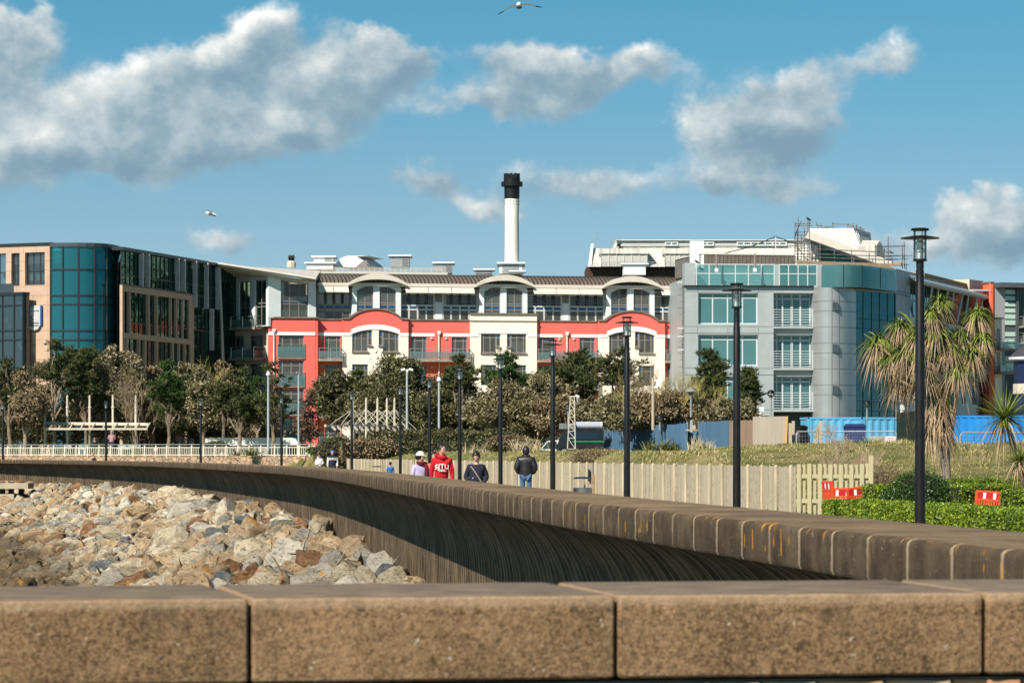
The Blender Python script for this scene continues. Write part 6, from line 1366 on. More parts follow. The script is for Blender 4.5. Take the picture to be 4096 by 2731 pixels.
mb = MB(); q = [(xa, zg+.35), (xb-.15, zg+.35), (xb, zg+.9), (xb-.02, zt-.45), (xb-.25, zt-.08), (xb-.6, zt), (xa, zt)]; mb.prism([Vector((x, D, z)) for x, z in q], (0, 2.4, 0)); mb.build('body', mat('bus_white', (.74,.73,.70), rough=.35), bus)
for i in range(4): a = xa+.3+i*1.32; mb = MB(); mb.box((a+.6, D-.01, zt-1.05), (1.2, .02, .95)); mb.build('side_window', MATS['dark_car_glass'], bus)
mb = MB(); mb.box((xb+.0, D+1.2, zt-1.15), (.03, 2.1, 1.2)); mb.build('windscreen', MATS['dark_car_glass'], bus); mb = MB(); mb.box((xb-.55, D-.015, zt-1.45), (.75, .03, 1.8)); mb.build('door', MATS['dark_car_glass'], bus)
for x in (xa+2, xb-1.8): mb = MB(); mb.tube([(x, D-.02, zg+.45), (x, D+.3, zg+.45)], .45, 18); mb.build('wheel', M_black, bus)
# ---- hoardings, shed, containers, site fences
M_bh = mat('blue_hoarding', (.045,.115,.21), (.075,.155,.25), 2.5, rough=.85, stretch=(2.2,2.2,.10), lo=.3, hi=.7)
def hoard(nm, pts, D0, D1, m, label, bot=1850):
    e = empty(nm, W(pts[0][0], 1815, D0), label, 'hoarding'); P = Plane(pts[0][0], D0, pts[-1][0], D1)
    k = 0
    for (x0, y0), (x1, y1) in zip(pts, pts[1:]):
        s0, s1 = P.s(x0), P.s(x1); n_ = max(1, round((s1-s0)/1.22))
        for i in range(n_):
            a, b = s0+(s1-s0)*i/n_, s0+(s1-s0)*(i+1)/n_; y = y0+(y1-y0)*(i+.5)/n_; z = CH-(y-HY)*P.D(x0+(x1-x0)*(i+.5)/n_)/F
            mb = MB(); P.box(mb, a+.004, b-.004, .9, z+random.uniform(-.02, .02), -.03, .0); mb.build('panel', m, e)
    return e
hoard('blue_hoarding', [(2415, 1710), (2748, 1694)], 222, 212, M_bh, 'long faded blue board hoarding right of the black van')
hoard('blue_hoarding', [(2750, 1727), (2793, 1726)], 213, 212.4, M_bh, 'short lowered blue board at the notch in the hoarding')
hoard('blue_hoarding', [(2794, 1686), (2915, 1682)], 212, 207, M_bh, 'taller blue board hoarding next to the brown timber one')
hoard('timber_hoarding', [(2917, 1680), (3010, 1681)], 206, 202, mat('brown_board', (.30,.20,.15), (.22,.15,.11), 2.5, rough=.9, stretch=(3,3,.1)), 'darker brown timber hoarding behind the second nearest lamp')
hoard('timber_hoarding', [(3011, 1665), (3140, 1665)], 201, 199, mat('greybrown_board', (.37,.32,.27), (.31,.265,.22), 2.5, rough=.9, stretch=(3,3,.1)), 'taller pale grey-brown timber hoarding beside the containers')
mb = MB(); mb.prism([W(3141, 1665, 199), W(3152, 1664, 199), W(3146, 1829, 199), W(3130, 1829, 199)], (0, .08, 0)); tag(mb.build('timber_edge_board', mat('fresh_timber', (.52,.33,.15), rough=.8)), 'thin fresh yellow timber edge on the tall hoarding', 'board')
mb = MB(); c = W(2765, 1720, 211.9); mb.box(c, (.75, .15, .08)); mb.box(c+Vector((.15, 0, .18)), (.25, .2, .28)); tag(mb.build('wooden_ledge', M_wood), 'small wooden ledge with a block in the hoarding notch', 'ledge')
sd = empty('old_shed', W(2840, 1780, 232), 'dark old shed with peeling blue boards and rusty roof edge', 'shed'); P = Plane(2662, 232, 3012, 230); mb = MB(); P.box(mb, 0, P.L, 1.2, P.z(2700, 1668), -4, 0); mb.build('wall', mat('shed_dark', (.025,.025,.03), (.05,.05,.055), 3, rough=.9), sd)
mb = MB(); P.box(mb, -.15, P.L+.15, P.z(2700, 1668), P.z(2700, 1661), -4.2, .3); mb.build('roof', mat('rusty_roof', (.06,.035,.03), (.14,.09,.07), 3, rough=.9), sd)
for i in range(22):
    s = P.L*(.02+.044*i); wd = random.uniform(.07, .22); mb = MB(); P.box(mb, s, s+wd, 1.3, P.z(2700, 1670), .003, .05); mb.build('painted_board', random.choice((mat('shed_blue', (.02,.10,.38), rough=.8), mat('shed_grey', (.28,.33,.36), rough=.8), M_coping, mat('shed_blue', (.02,.10,.38)))), sd)
def container(nm, x0, x1, yt, D0, D1, m, label):
    P = Plane(x0, D0, x1, D1); e = empty(nm, P.pt(P.L/2, 1.4), label, 'container'); zt = P.z(x0, yt); zb = zt-2.6; mb = MB()
    s = .18; vs = []; ph = 0; n_ = int((P.L-.36)/.14)
    for i in range(n_+1): x = .18+(P.L-.36)*i/n_; o = -.02 if (i//2) % 2 == 0 else -.07; vs += [P.pt(x, zb+.15, o), P.pt(x, zt-.13, o)]
    mb.add(vs, [(2*i, 2*i+2, 2*i+3, 2*i+1) for i in range(n_)]); P.box(mb, .05, P.L-.05, zb+.1, zt-.02, -2.4, -.1); mb.build('corrugated_wall', m, e); mb = MB()
    P.box(mb, 0, P.L, zt-.14, zt, -2.44, 0); P.box(mb, 0, P.L, zb, zb+.16, -2.44, 0); P.box(mb, 0, .18, zb+.16, zt-.14, -.12, .001); P.box(mb, P.L-.18, P.L, zb+.16, zt-.14, -.12, .001); mb.build('corner_frame', m, e)
    mb = MB()
    for s_ in (.04, P.L-.16): P.box(mb, s_, s_+.12, zt-.12, zt-.02, .002, .012)
    mb.build('corner_casting', M_dark, e); return e
M_sky = mat('sky_blue_paint', (.10,.37,.62), (.13,.42,.66), .8, rough=.5); M_rb = mat('strong_blue_paint', (.01,.19,.55), (.015,.23,.6), .8, rough=.45)
container('shipping_container', 3228, 3441, 1668, 236, 236.5, M_sky, 'left pale blue shipping container below the curved corner')
container('shipping_container', 3443, 3600, 1668, 235, 236, M_sky, 'right pale blue shipping container next to its twin')
container('shipping_container', 3800, 4180, 1662, 226, 222, M_rb, 'strong blue shipping container behind the right palm')
container('shipping_container', 3586, 3660, 1650, 228, 218, mat('dark_green_paint', (.012,.02,.014), rough=.6), 'dark green container behind the shaggy palm')
def heras(x0, x1, y0, y1, D, label, D1=None):
    e = empty('site_fence_panel', W((x0+x1)/2, y1, D), label, 'site fence', 'galvanised site fence panels'); P = Plane(x0, D, x1, D1 or D+.01); z0, z1 = P.z(x0, y1), P.z(x0, y0); mb = MB()
    pts = [P.pt(0, z0), P.pt(0, z1-.15), P.pt(.12, z1), P.pt(P.L-.12, z1), P.pt(P.L, z1-.15), P.pt(P.L, z0)]; mb.tube(pts, .045, 6); mb.tube([P.pt(0, z0+.15), P.pt(P.L, z0+.15)], .03, 5); mb.build('frame', M_galv, e)
    mb = MB(); n_ = int(P.L/.16)
    for i in range(1, n_): s = P.L*i/n_; mb.bar(P.pt(s, z0+.1), P.pt(s, z1), .008)
    for i in range(1, 6): z = z0+(z1-z0)*i/6; mb.bar(P.pt(0, z), P.pt(P.L, z), .008)
    mb.build('mesh_infill', M_galv, e)
y7 = lambda y: 1440+y/2.145
x7 = lambda x: 3000+x/2.145
heras(x7(398), x7(600), y7(612), y7(830), 186, 'site fence panel left of the leaning timber'); heras(x7(612), x7(700), y7(612), y7(790), 188, 'narrow site fence panel right of the leaning timber'); heras(x7(700), x7(1255), y7(612), y7(760), 192, 'wide site fence panel in front of the pale blue containers', 190); heras(x7(1480), x7(1780), y7(635), y7(790), 170, 'site fence panel behind the shaggy palm trunk'); heras(x7(1803), x7(2420), y7(622), y7(785), 168, 'site fence panel in front of the strong blue container')
for x, y0, x_, y1, wd, lb in ((602, 522, 602, 800, .20, 'tall upright timber post on the building plot'), (588, 568, 532, 808, .16, 'leaning timber prop left of the tall post'), (345, 540, 345, 830, .18, 'dark upright gatepost beside the tall hoarding'), (372, 522, 368, 640, .16, 'short timber post behind the hoarding edge'), (375, 735, 462, 838, .16, 'fresh yellow plank leaning beside the black water butt')):
    mb = MB(); mb.bar(W(x7(x_), y7(y1), 184), W(x7(x), y7(y0), 184), wd); tag(mb.build('timber_post', MATS['fresh_timber'] if 'yellow' in lb else M_wood), lb, 'post')
c = W(x7(425), y7(835), 187); mb = MB(); mb.lathe([(.55, 0), (.60, .3), (.60, 1.2), (.45, 1.5), (.45, 1.62), (.5, 1.65), (.5, 1.75), (.3, 1.85)], c, 18); tag(mb.build('water_butt', M_black, smooth=True), 'black plastic water butt beside the tall timber hoarding', 'water tank')
c = W(x7(905), y7(760), 196); mb = MB(); mb.prism([c+Vector((-.55, 0, 0)), c+Vector((.55, 0, 0)), c+Vector((.62, 0, 1.3)), c+Vector((-.62, 0, 1.3))], (0, .9, 0)); e = mb.build('wheeled_bin', mat('bin_navy', (.015,.03,.12), rough=.5)); tag(e, 'navy wheeled waste bin behind the dry weeds', 'waste bin'); mb = MB(); mb.prism([c+Vector((-.68, -.06, 1.302)), c+Vector((.68, -.06, 1.302)), c+Vector((.5, -.06, 1.5)), c+Vector((-.5, -.06, 1.5))], (0, 1.0, 0)); mb.build('lid', MATS['bin_navy'], e)
e = empty('fence_banner', W(x7(1130), y7(740), 189.5), 'grey fence banner with a small red and white notice', 'banner'); mb = MB(); a, b = W(x7(1012), y7(742), 189.3), W(x7(1252), y7(650), 189.3); mb.box(((a.x+b.x)/2, 189.3, (a.z+b.z)/2), (b.x-a.x, .03, b.z-a.z)); mb.build('cloth', mat('banner_grey', (.30,.31,.31), (.36,.37,.37), 2, rough=.8), e)
a, b = W(x7(1165), y7(702), 189.2), W(x7(1250), y7(655), 189.2); mb = MB(); mb.box(((a.x+b.x)/2, 189.25, (a.z+b.z)/2), (b.x-a.x, .03, b.z-a.z)); mb.build('notice', M_rfl, e); mb = MB()
for i in range(7): x = a.x+.05+i*(b.x-a.x-.1)/7; mb.box((x+.02, 189.23, b.z-.09), (.035, .01, .08)); mb.box((x+.02, 189.23, (a.z+b.z)/2-.03), (.045, .01, .02))
mb.build('notice_marks', M_rd, e)
for i, (xa, xb, ya_, yb_) in enumerate(((0, 113, 1931, 1954), (0, 56, 1975, 1996))):
    a, b = W(xa-60, yb_, 180), W(xb, ya_, 180); mb = MB(); mb.box(((a.x+b.x)/2, 181, (a.z+b.z)/2), (b.x-a.x, 2.2, b.z-a.z)); tag(mb.build('slipway_beam', mat('slipway_concrete', (.46,.38,.28), (.38,.31,.23), 2, rough=.9)), ('upper' if i == 0 else 'lower')+' pale concrete slipway beam at the left edge by the rocks', 'concrete beam')
for i, x in enumerate((10, 45, 85)): mb = MB(); mb.box(W(x, 1985, 180.5), (.25, .4, 1.6)); tag(mb.build('slipway_pile', M_dark), 'dark timber pile under the slipway beam, %s' % ('at the frame edge', 'in the middle', 'nearest the rocks')[i], 'pile')
# ---- gulls and roof birds
M_gw = mat('gull_white', (.80,.80,.78), rough=.8); M_gg = mat('gull_grey', (.09,.09,.085), rough=.8); M_blk = mat('feather_black', (.01,.01,.012), rough=.7)
def wing(mb, pts, th=.02):                          # pts: list of (leading, trailing)
    vs = []
    for a, b in pts:
        a, b = Vector(a), Vector(b); m_ = (a+b)/2; vs += [a, m_+Vector((0, 0, th)), b, m_-Vector((0, 0, th))]
    mb.add(vs, [(i*4+k, i*4+(k+1) % 4, i*4+4+(k+1) % 4, i*4+4+k) for i in range(len(pts)-1) for k in range(4)]+[(0,1,2,3)])
g1 = empty('gull', W(2076, 22, 95), 'gull gliding with spread wings at the top edge of the sky', 'gull'); c = W(2076, 22, 95); u = 95/F/11.76
mb = MB(); mb.tube([c+Vector((0, -.22, .0)), c+Vector((0, -.16, .01)), c+Vector((0, 0, 0)), c+Vector((0, .18, -.01)), c+Vector((0, .32, -.02))], [.02, .06, .085, .05, .015], 10); mb.build('body', M_gw, g1, smooth=True)
mb = MB(); mb.ball(c+Vector((0, .02, -.055)), (.09, .16, .05), 10, 6); mb.build('shaded_belly', M_gg, g1)
def gp(x, y, dy=0, ch=.2): p = c+Vector(((x-1130)*u, dy, -(y-240)*u)); return (p+Vector((0, -ch*.3, 0)), p+Vector((0, ch*.7, -.015)))
mb = MB(); wing(mb, [gp(1100, 220), gp(850, 265, -.02), gp(650, 350, -.02), gp(400, 490, .05, .16)], .012); mb.build('wing', M_gw, g1); mb = MB(); wing(mb, [gp(1170, 215), gp(1400, 180, -.02), gp(1640, 185, -.02), gp(1920, 255, .05, .16)], .012); mb.build('wing', M_gw, g1)
mb = MB(); wing(mb, [gp(400, 492, .05, .16), gp(270, 570, .09, .1), gp(140, 622, .14, .02)], .01); mb.build('wing_tip', M_blk, g1); mb = MB(); wing(mb, [gp(1920, 257, .05, .16), gp(2080, 285, .09, .1), gp(2220, 292, .14, .02)], .01); mb.build('wing_tip', M_blk, g1)
g2 = empty('gull', W(843, 852, 150), 'banking gull with grey wings low in the left sky', 'gull'); c2_ = W(843, 852, 150); u = 150/F/15.7
def q2(x, y, dy=0): return c2_+Vector(((x-990)*u, dy, -(y-820)*u))
mb = MB(); mb.tube([q2(680, 790, -.05), q2(740, 800, -.05), q2(830, 840, -.03), q2(980, 890, 0), q2(1150, 900, .03), q2(1290, 950, .05), q2(1380, 985, .06)], [.015, .05, .075, .085, .07, .04, .01], 10); mb.build('body', M_gw, g2, smooth=True)
mb = MB(); mb.tube([q2(690, 800, -.06), q2(600, 870, -.08)], [.02, .006], 6); mb.build('beak', mat('beak_yellow', (.55,.30,.08), rough=.6), g2)
mb = MB(); mb.ball(q2(965, 870, -.05), (.11, .07, .062), 10, 8); mb.build('grey_mantle', M_gg, g2)
mb = MB(); wing(mb, [(q2(840, 900, -.1), q2(1110, 940, -.1)), (q2(850, 790, -.02), q2(1110, 820, .0)), (q2(820, 680, .15), q2(1010, 700, .15)), (q2(740, 630, .3), q2(820, 640, .3)), (q2(655, 632, .4), q2(665, 640, .4))], .012); mb.build('wing', M_gg, g2)
mb = MB(); wing(mb, [(q2(1060, 930, -.08), q2(1250, 950, -.05)), (q2(1180, 1020, -.25), q2(1310, 1010, -.22)), (q2(1320, 1110, -.4), q2(1335, 1100, -.4))], .01); mb.build('wing', M_blk, g2)
for i, (x, y, D, lb) in enumerate(((2289, 1048, 322, 'black bird perched on the corner of the grey building parapet'), (3235, 877, 333, 'black bird perched on top of the scaffold tower'))):
    c = W(x, y, D); e = empty('crow', c, lb, 'bird') if 0 else empty('perched_bird', W(x if i else 2789, y, D), lb, 'bird'); c = Vector(e.location)
    mb = MB(); mb.tube([c+Vector((-.28, 0, .16)), c+Vector((-.20, 0, .15)), c+Vector((-.08, 0, .05)), c+Vector((.08, 0, -.05)), c+Vector((.30, 0, -.14))], [.02, .07, .11, .09, .02], 8); mb.tube([c+Vector((0, 0, -.05)), c+Vector((0, 0, -.2))], .02, 5); mb.build('body', M_blk, e, smooth=True)

e = empty('scaffold_strip', W(c4(1398), 1790, 327), 'narrow scaffold strip where the coral block meets the grey building', 'scaffolding'); rq = random.Random(9); mb = MB()
for x in (1386, 1400): mb.bar(W(c4(x), 1790, 327), W(c4(x), 860+690/2.6133, 327), .08)
for i in range(26): y = 860+(700+i*68)/2.6133; a = rq.uniform(1335, 1375); mb.bar(W(c4(a), y, 327), W(c4(1412), y, 327), .06)
mb.build('tubes', M_tube, e); mb = MB()
for y in (705, 1185, 1270, 1410): mb.box(W(c4(1372), 860+y/2.6133, 327.2), (.85, .6, .16)); mb.build('platform_board', M_fin, e); mb = MB()
# ================================================================== PEOPLE
def skin(name, pts, edges, radii, mats, parent, sub=2, root=0):
    me = bpy.data.meshes.new('tmp'); me.from_pydata([tuple(p) for p in pts], edges, []); o = bpy.data.objects.new('tmp', me); COL.objects.link(o)
    o.modifiers.new('s', 'SKIN'); sv = me.skin_vertices[0].data
    for i, r in enumerate(radii): sv[i].radius = (r if isinstance(r, tuple) else (r, r)); sv[i].use_root = (i == root)
    sb = o.modifiers.new('u', 'SUBSURF'); sb.levels = sub; sb.render_levels = sub
    bpy.context.view_layer.update(); dg = bpy.context.evaluated_depsgraph_get(); m2 = bpy.data.meshes.new_from_object(o.evaluated_get(dg)); bpy.data.objects.remove(o); bpy.data.meshes.remove(me)
    m2.name = name; m2.materials.clear(); m2.polygons.foreach_set('use_smooth', [True]*len(m2.polygons)); return link_mesh(name, m2, mats, parent)
M_skin = mat('skin', (.50,.29,.20), (.44,.25,.17), 8, rough=.6); M_hair = mat('black_hair', (.012,.010,.010), rough=.5)
def person(label, loc, rz, h, top, legs, arms='down', hair='short', hood=None, pose=None, hat=None, female=False, lean=0, puffy=0, headturn=0, headtilt=0, skinm=None, stride=.12, hem=.90):
    e = empty('person', (loc[0], loc[1], loc[2] if len(loc) > 2 else 0), label, 'person', rz=rz); k = h/1.75; sk = skinm or M_skin
    V = lambda x, y, z: Vector((x*k, y*k+(-lean*max(0, z-.9) if lean else 0), z*k)); sw_ = .165 if female else .185; hw_ = .095
    B = [V(0,0,.95), V(0,.0,1.12), V(0,-.005,1.28), V(0,.01,1.42), V(0,.0,1.50), V(0,-.02,1.58), V(0,-.02,1.66), V(0,-.015,1.73)]
    rB = [(.15,.11), (.135,.10), (.155,.11), (.10,.085), .052, .068, .082, .055]
    E = [(0,1),(1,2),(2,3),(3,4),(4,5),(5,6),(6,7)]
    for s in (-1, 1):
        b0 = len(B)
        if arms == 'pockets': A = [V(s*sw_,.01,1.41), V(s*(sw_+.10),.05,1.16), V(s*(sw_+.0),-.10,1.0), V(s*(sw_-.05),-.13,.95)]
        elif arms == 'front': A = [V(s*sw_,.01,1.41), V(s*(sw_+.07),.0,1.18), V(s*(sw_-.06),-.22,1.12), V(s*(sw_-.11),-.28,1.14)]
        else: A = [V(s*sw_,.01,1.41), V(s*(sw_+.06),.03,1.15), V(s*(sw_+.07),-.05*s,.93), V(s*(sw_+.065),-.07*s,.86)]
        B += A; rB += [.062, .046, .033, (.042,.022)]; E += [(3, b0), (b0, b0+1), (b0+1, b0+2), (b0+2, b0+3)]
        d_ = (A[3]-A[2]).normalized(); sd = Vector((0, 1, 0)); hl = .075*k
        for j, (o_, l_) in enumerate(((-.030, .9), (-.010, 1.05), (.010, 1.0), (.030, .78))):
            f0 = len(B); p = A[3]+d_*.045*k+sd*o_*k; B += [p, p+d_*hl*.5*l_+Vector((-s*.008, 0, 0)), p+d_*hl*l_+Vector((-s*.026, 0, 0))]; rB += [.0095, .0085, .007]; E += [(b0+3, f0), (f0, f0+1), (f0+1, f0+2)]
        f0 = len(B); p = A[3]-sd*.035*k; B += [p+Vector((-s*.01, -.012, 0))*k, p+d_*.045*k+Vector((-s*.03, -.02, 0))*k]; rB += [.011, .009]; E += [(b0+3, f0), (f0, f0+1)]
    for s in (-1, 1):
        b0 = len(B); st = stride*s
        B += [V(s*hw_,0,.90), V(s*(hw_+.005),-st*.6-.02,.50), V(s*hw_,-st+.04 if st < 0 else -st*.9,.09), V(s*(hw_+.02),-st-.14,.035)]; rB += [.088, .058, .042, (.042,.03)]; E += [(0, b0), (b0, b0+1), (b0+1, b0+2), (b0+2, b0+3)]
    skin('body', B, E, [tuple(q*k for q in r) if isinstance(r, tuple) else r*k for r in rB], sk, e, 1 if 0 else 2)
    ai = 8
    # jacket / top
    J = [V(0,0,hem), V(0,0,1.12), V(0,-.005,1.28), V(0,.01,1.43), V(0,.0,1.485)]; pj = .022+puffy; rJ = [(.185+puffy,.14+puffy), (.155+pj,.115+pj), (.165+pj,.115+pj), (.115+pj,.10+pj*.6), (.082,.082)]
    EJ = [(0,1),(1,2),(2,3),(3,4)]
    for s, b0 in ((-1, 8), (1, 8+4+12+2)):
        n0 = len(J); J += [B[b0], B[b0+1], B[b0+2]+(B[b0+2]-B[b0+1])*.02]; rJ += [.078+puffy, .062+puffy, .045+puffy]; EJ += [(3, n0), (n0, n0+1), (n0+1, n0+2)]
    jk = skin('jacket' if not hood else 'hooded_top', J, EJ, [tuple(q*k for q in r) if isinstance(r, tuple) else r*k for r in rJ], top, e)
    L = [V(0,0,.96)]; rL = [(.16,.12)]; EL_ = []
    for s, b0 in ((-1, 44), (1, 48)):
        n0 = len(L); L += [B[b0], B[b0+1], B[b0+2]+Vector((0, 0, .02))]; rL += [.098, .074, .062]; EL_ += [(0, n0), (n0, n0+1), (n0+1, n0+2)]
    skin('trousers', L, EL_, [tuple(q*k for q in r) if isinstance(r, tuple) else r*k for r in rL], legs, e)
    for s, b0 in ((-1, 44), (1, 48)):
        mb = MB(); p = (B[b0+2]+B[b0+3])/2; mb.ball((p.x, p.y-.01, .045), (.05, .14, .05), 10, 6); 
        for i, v in enumerate(mb.v): mb.v[i] = v
        o = bpy.data.meshes.new('shoe'); o.from_pydata(mb.v, [], mb.f); link_mesh('shoe', o, M_black, e)
    hc = B[6]; T = Matrix.Translation(hc) @ Matrix.Rotation(headturn, 4, 'Z') @ Matrix.Rotation(headtilt, 4, 'X')
    def hp(nm, mb, m): 
        me = bpy.data.meshes.new(nm); me.from_pydata([tuple(T @ (Vector(v)*k)) for v in mb.v], [], mb.f); me.polygons.foreach_set('use_smooth', [True]*len(me.polygons)); return link_mesh(nm, me, m, e)
    mb = MB(); mb.ball((0, -.012, -.005), (.078, .098, .122), 16, 12); 
    for i, v in enumerate(mb.v):                    # jaw narrows, nose ridge
        x, y, z = v; f = 1-.28*max(0, (-z-.02)/.11); nose = .022*exp(-((x/.014)**2))*exp(-(((z+.02)/.028)**2)) if y < 0 else 0; sock = .010*exp(-(((abs(x)-.032)/.016)**2))*exp(-(((z-.012)/.014)**2)) if y < 0 else 0
        mb.v[i] = (x*f, y-nose+sock, z)
    hp('head', mb, sk)
    for s in (-1, 1): mb = MB(); mb.ball((s*.032, -.098, .012), (.013, .008, .0075), 8, 6); hp('eye', mb, M_hair); mb = MB(); mb.ball((s*.078, .0, -.005), (.012, .02, .03), 8, 6); hp('ear', mb, sk) if not hood or hood != 'up' else None
    mb = MB(); mb.ball((0, -.103, -.062), (.024, .008, .007), 8, 6); hp('mouth', mb, mat('lips', (.30,.08,.07), rough=.6))
    if hood == 'up':
        mb = MB(); mb.tube([(.085*cos(j*pi/5), .075*sin(j*pi/5)+.02, -.15) for j in range(11)], .05, 8); hp('collar', mb, top)
        mb = MB(); mb.ball((0, .012, .006), (.108, .122, .148), 16, 12); keep = [i for i, v in enumerate(mb.v)]
        for i, v in enumerate(mb.v):
            x, y, z = v
            if y < -.055 and z < .10: mb.v[i] = (x*1.05, -.055+(y+.055)*.15, z)
        mb.f = [f for f in mb.f if not all(mb.v[i][1] < -.045 and abs(mb.v[i][2]) < .098 for i in f)]; hp('hood', mb, top if not isinstance(hat, bpy.types.Material) else hat)
    elif hair:
        mb = MB(); mb.ball((0, .014, .024), (.102, .114, .126) if female else (.094, .108, .120), 16, 10, z0=-.35 if (hair == 'short' and not female) else -.85)
        mb.f = [f for f in mb.f if not all(mb.v[i][1] < -.030 and mb.v[i][2] < .060 for i in f)]
        for i, v in enumerate(mb.v): q = Vector(v); mb.v[i] = tuple(q*(1+.05*noise.noise(q*40)))
        hp('hair', mb, M_hair if not isinstance(hair, bpy.types.Material) else hair)
        if hair == 'bun': mb = MB(); mb.ball((0, .13, .0), (.05, .05, .06), 10, 8); hp('hair_bun', mb, M_hair)
    if hood == 'down': mb = MB(); mb.tube([(-.10, .02, -.16), (-.11, .09, -.13), (0, .14, -.11), (.11, .09, -.13), (.10, .02, -.16), (.05, -.09, -.185), (-.05, -.09, -.185), (-.10, .02, -.16)], .045, 8); hp('hood', mb, top)
    return e, hp, k, V
def letters(txt, size, m, parent, loc, bend=None, arc_=0, name='lettering', ext=.006, rz=0):
    out = []
    cu = bpy.data.curves.new('t', 'FONT'); cu.body = txt; cu.size = size; cu.align_x = 'CENTER'; cu.extrude = ext; cu.offset = size*.022; cu.space_character = 1.12
    o = bpy.data.objects.new('t', cu); COL.objects.link(o); bpy.context.view_layer.update()
    me = bpy.data.meshes.new_from_object(o.evaluated_get(bpy.context.evaluated_depsgraph_get())); bpy.data.objects.remove(o)
    for v in me.vertices:
        x, y, z = v.co; y2 = y-arc_*x*x; yy_ = -z+(bend*x*x if bend else 0); v.co = (loc[0]+x, loc[1]+yy_, loc[2]+y2)
    me.name = name; me.materials.clear(); return link_mesh(name, me, m, parent)
M_red = mat('red_cotton', (.50,.008,.016), (.42,.006,.012), 5, rough=.9, bump=.01, bsc=9); M_navy = mat('navy_cloth', (.010,.012,.028), (.014,.016,.034), 6, rough=.85, bump=.01, bsc=9); M_denim = mat('denim', (.04,.10,.22), (.07,.15,.29), 12, rough=.9); M_drk = mat('dark_trousers', (.02,.02,.025), rough=.9)
M_lil = mat('lilac_shell', (.50,.44,.66), (.44,.38,.60), 4, rough=.6, bump=.012, bsc=7); M_grh = mat('pale_grey_cotton', (.62,.62,.63), (.54,.54,.56), 6, rough=.9, bump=.01, bsc=9); M_wt = mat('letter_white', (.80,.78,.74), rough=.8)
def at(x, D): return ((x-CX)*D/F, D)
# man in the red hoodie
D = 79; e, hp, k, V = person('man in a red hoodie with white lettering, looking aside', at(1767, D), 0.05, 1.78, M_red, M_drk, hood='down', hair='short', headturn=.65, stride=.15)
letters('SJTU', .155, M_wt, e, (0, -.172, 1.245), bend=1.6, arc_=1.1, ext=.008); letters('·1896·', .075, M_wt, e, (0, -.176, 1.165), bend=1.6, arc_=.6, ext=.008)
for s in (-1, 1):
    mb = MB(); c = Vector((s*.034, -.108, .012))
    for j in range(12): a0, a1 = 2*pi*j/12, 2*pi*(j+1)/12; mb.bar(c+Vector((.025*cos(a0), 0, .02*sin(a0))), c+Vector((.025*cos(a1), 0, .02*sin(a1))), .003)
    hp('spectacle_rim', mb, M_galv)
# woman in lilac with pale cap and maroon scarf
D = 77; e, hp, k, V = person('woman in a lilac jacket, pale cap and maroon scarf', at(1682, D), .45, 1.60, M_lil, M_drk, hair='bun', female=True, headturn=.5, stride=.1)
mb = MB(); mb.ball((0, .012, .038), (.112, .125, .120), 16, 8, z0=0); mb.prism([Vector((-.085, -.08, .036)), Vector((.085, -.08, .036)), Vector((.065, -.18, .022)), Vector((0, -.205, .02)), Vector((-.065, -.18, .022))], (0, 0, .010)); hp('cap', mb, mat('cap_cream', (.60,.58,.50), rough=.9))
mb = MB(); mb.tube([(-.09, 0, -.17), (-.05, -.1, -.16), (.06, -.11, -.17), (.09, -.01, -.16), (0, .08, -.14), (-.09, 0, -.17)], .05, 10); o1 = hp('scarf', mb, mat('maroon_wool', (.13,.006,.02), (.09,.004,.014), 12, rough=.95, bump=.012, bsc=12))
mb = MB(); mb.tube([(.02, -.13, -.18), (.04, -.165, -.30), (.01, -.185, -.45), (.04, -.19, -.60)], [.045, .06, .06, .065], 10); hp('scarf_tail', mb, MATS['maroon_wool'])
# person hidden between them
D = 83; person('dark-haired person mostly hidden between the cap and the red hoodie', at(1737, D), 0, 1.60, M_coral, M_drk, hair='short', female=True)
# woman in the dark coat
D = 74; e, hp, k, V = person('woman in a dark buttoned coat with a crossbody strap, looking down', at(1905, D), .0, 1.60, M_navy, M_drk, hair='short', female=True, arms='pockets', headtilt=.35, puffy=.012, stride=.08)
pts = [V(-.14, -.06, 1.44), V(-.06, -.15, 1.34), V(.03, -.18, 1.2), V(.12, -.17, 1.06), V(.17, -.10, .97)]; mb = MB()
me_ = MB(); me_.tube(pts, .014, 6); o = bpy.data.meshes.new('bag_strap'); o.from_pydata(me_.v, [], me_.f); link_mesh('bag_strap', o, mat('strap_tan', (.30,.22,.20), rough=.7), e)
mb = MB(); mb.ball((0, -.065, -.15), (.05, .045, .05), 10, 6); hp('patterned_scarf', mb, mat('gold_scarf', (.45,.36,.18), (.70,.66,.60), 60, rough=.9))
for z in (1.04, 1.14): mb = MB(); mb.ball(V(-.08, -.158, z), .013, 8, 5); o = bpy.data.meshes.new('button'); o.from_pydata(mb.v, [], mb.f); link_mesh('button', o, M_wt, e)
# man seen from behind in black puffer
M_puf = mat('black_nylon', (.012,.012,.013), (.022,.022,.024), 4, rough=.42); D = 97
e, hp, k, V = person('man walking away in a black quilted hooded jacket and jeans', at(2104, D), pi-.1, 1.76, M_puf, M_denim, hood='up', arms='pockets', puffy=.035, stride=.05, hem=.79)
for i in range(10):
    z = .86+i*.06; mb = MB(); r1, r2 = (.195 if z < 1.35 else .17), .155; mb.lathe([(1, -.006), (1.02, 0), (1, .006)], (0, 0, 0), 24); vs = [(v[0]*r1*k, v[1]*r2*k, z*k+v[2]) for v in mb.v]; o = bpy.data.meshes.new('quilt_seam'); o.from_pydata(vs, [], [f for f in mb.f if len(f) == 4]); link_mesh('quilt_seam', o, M_black, e)
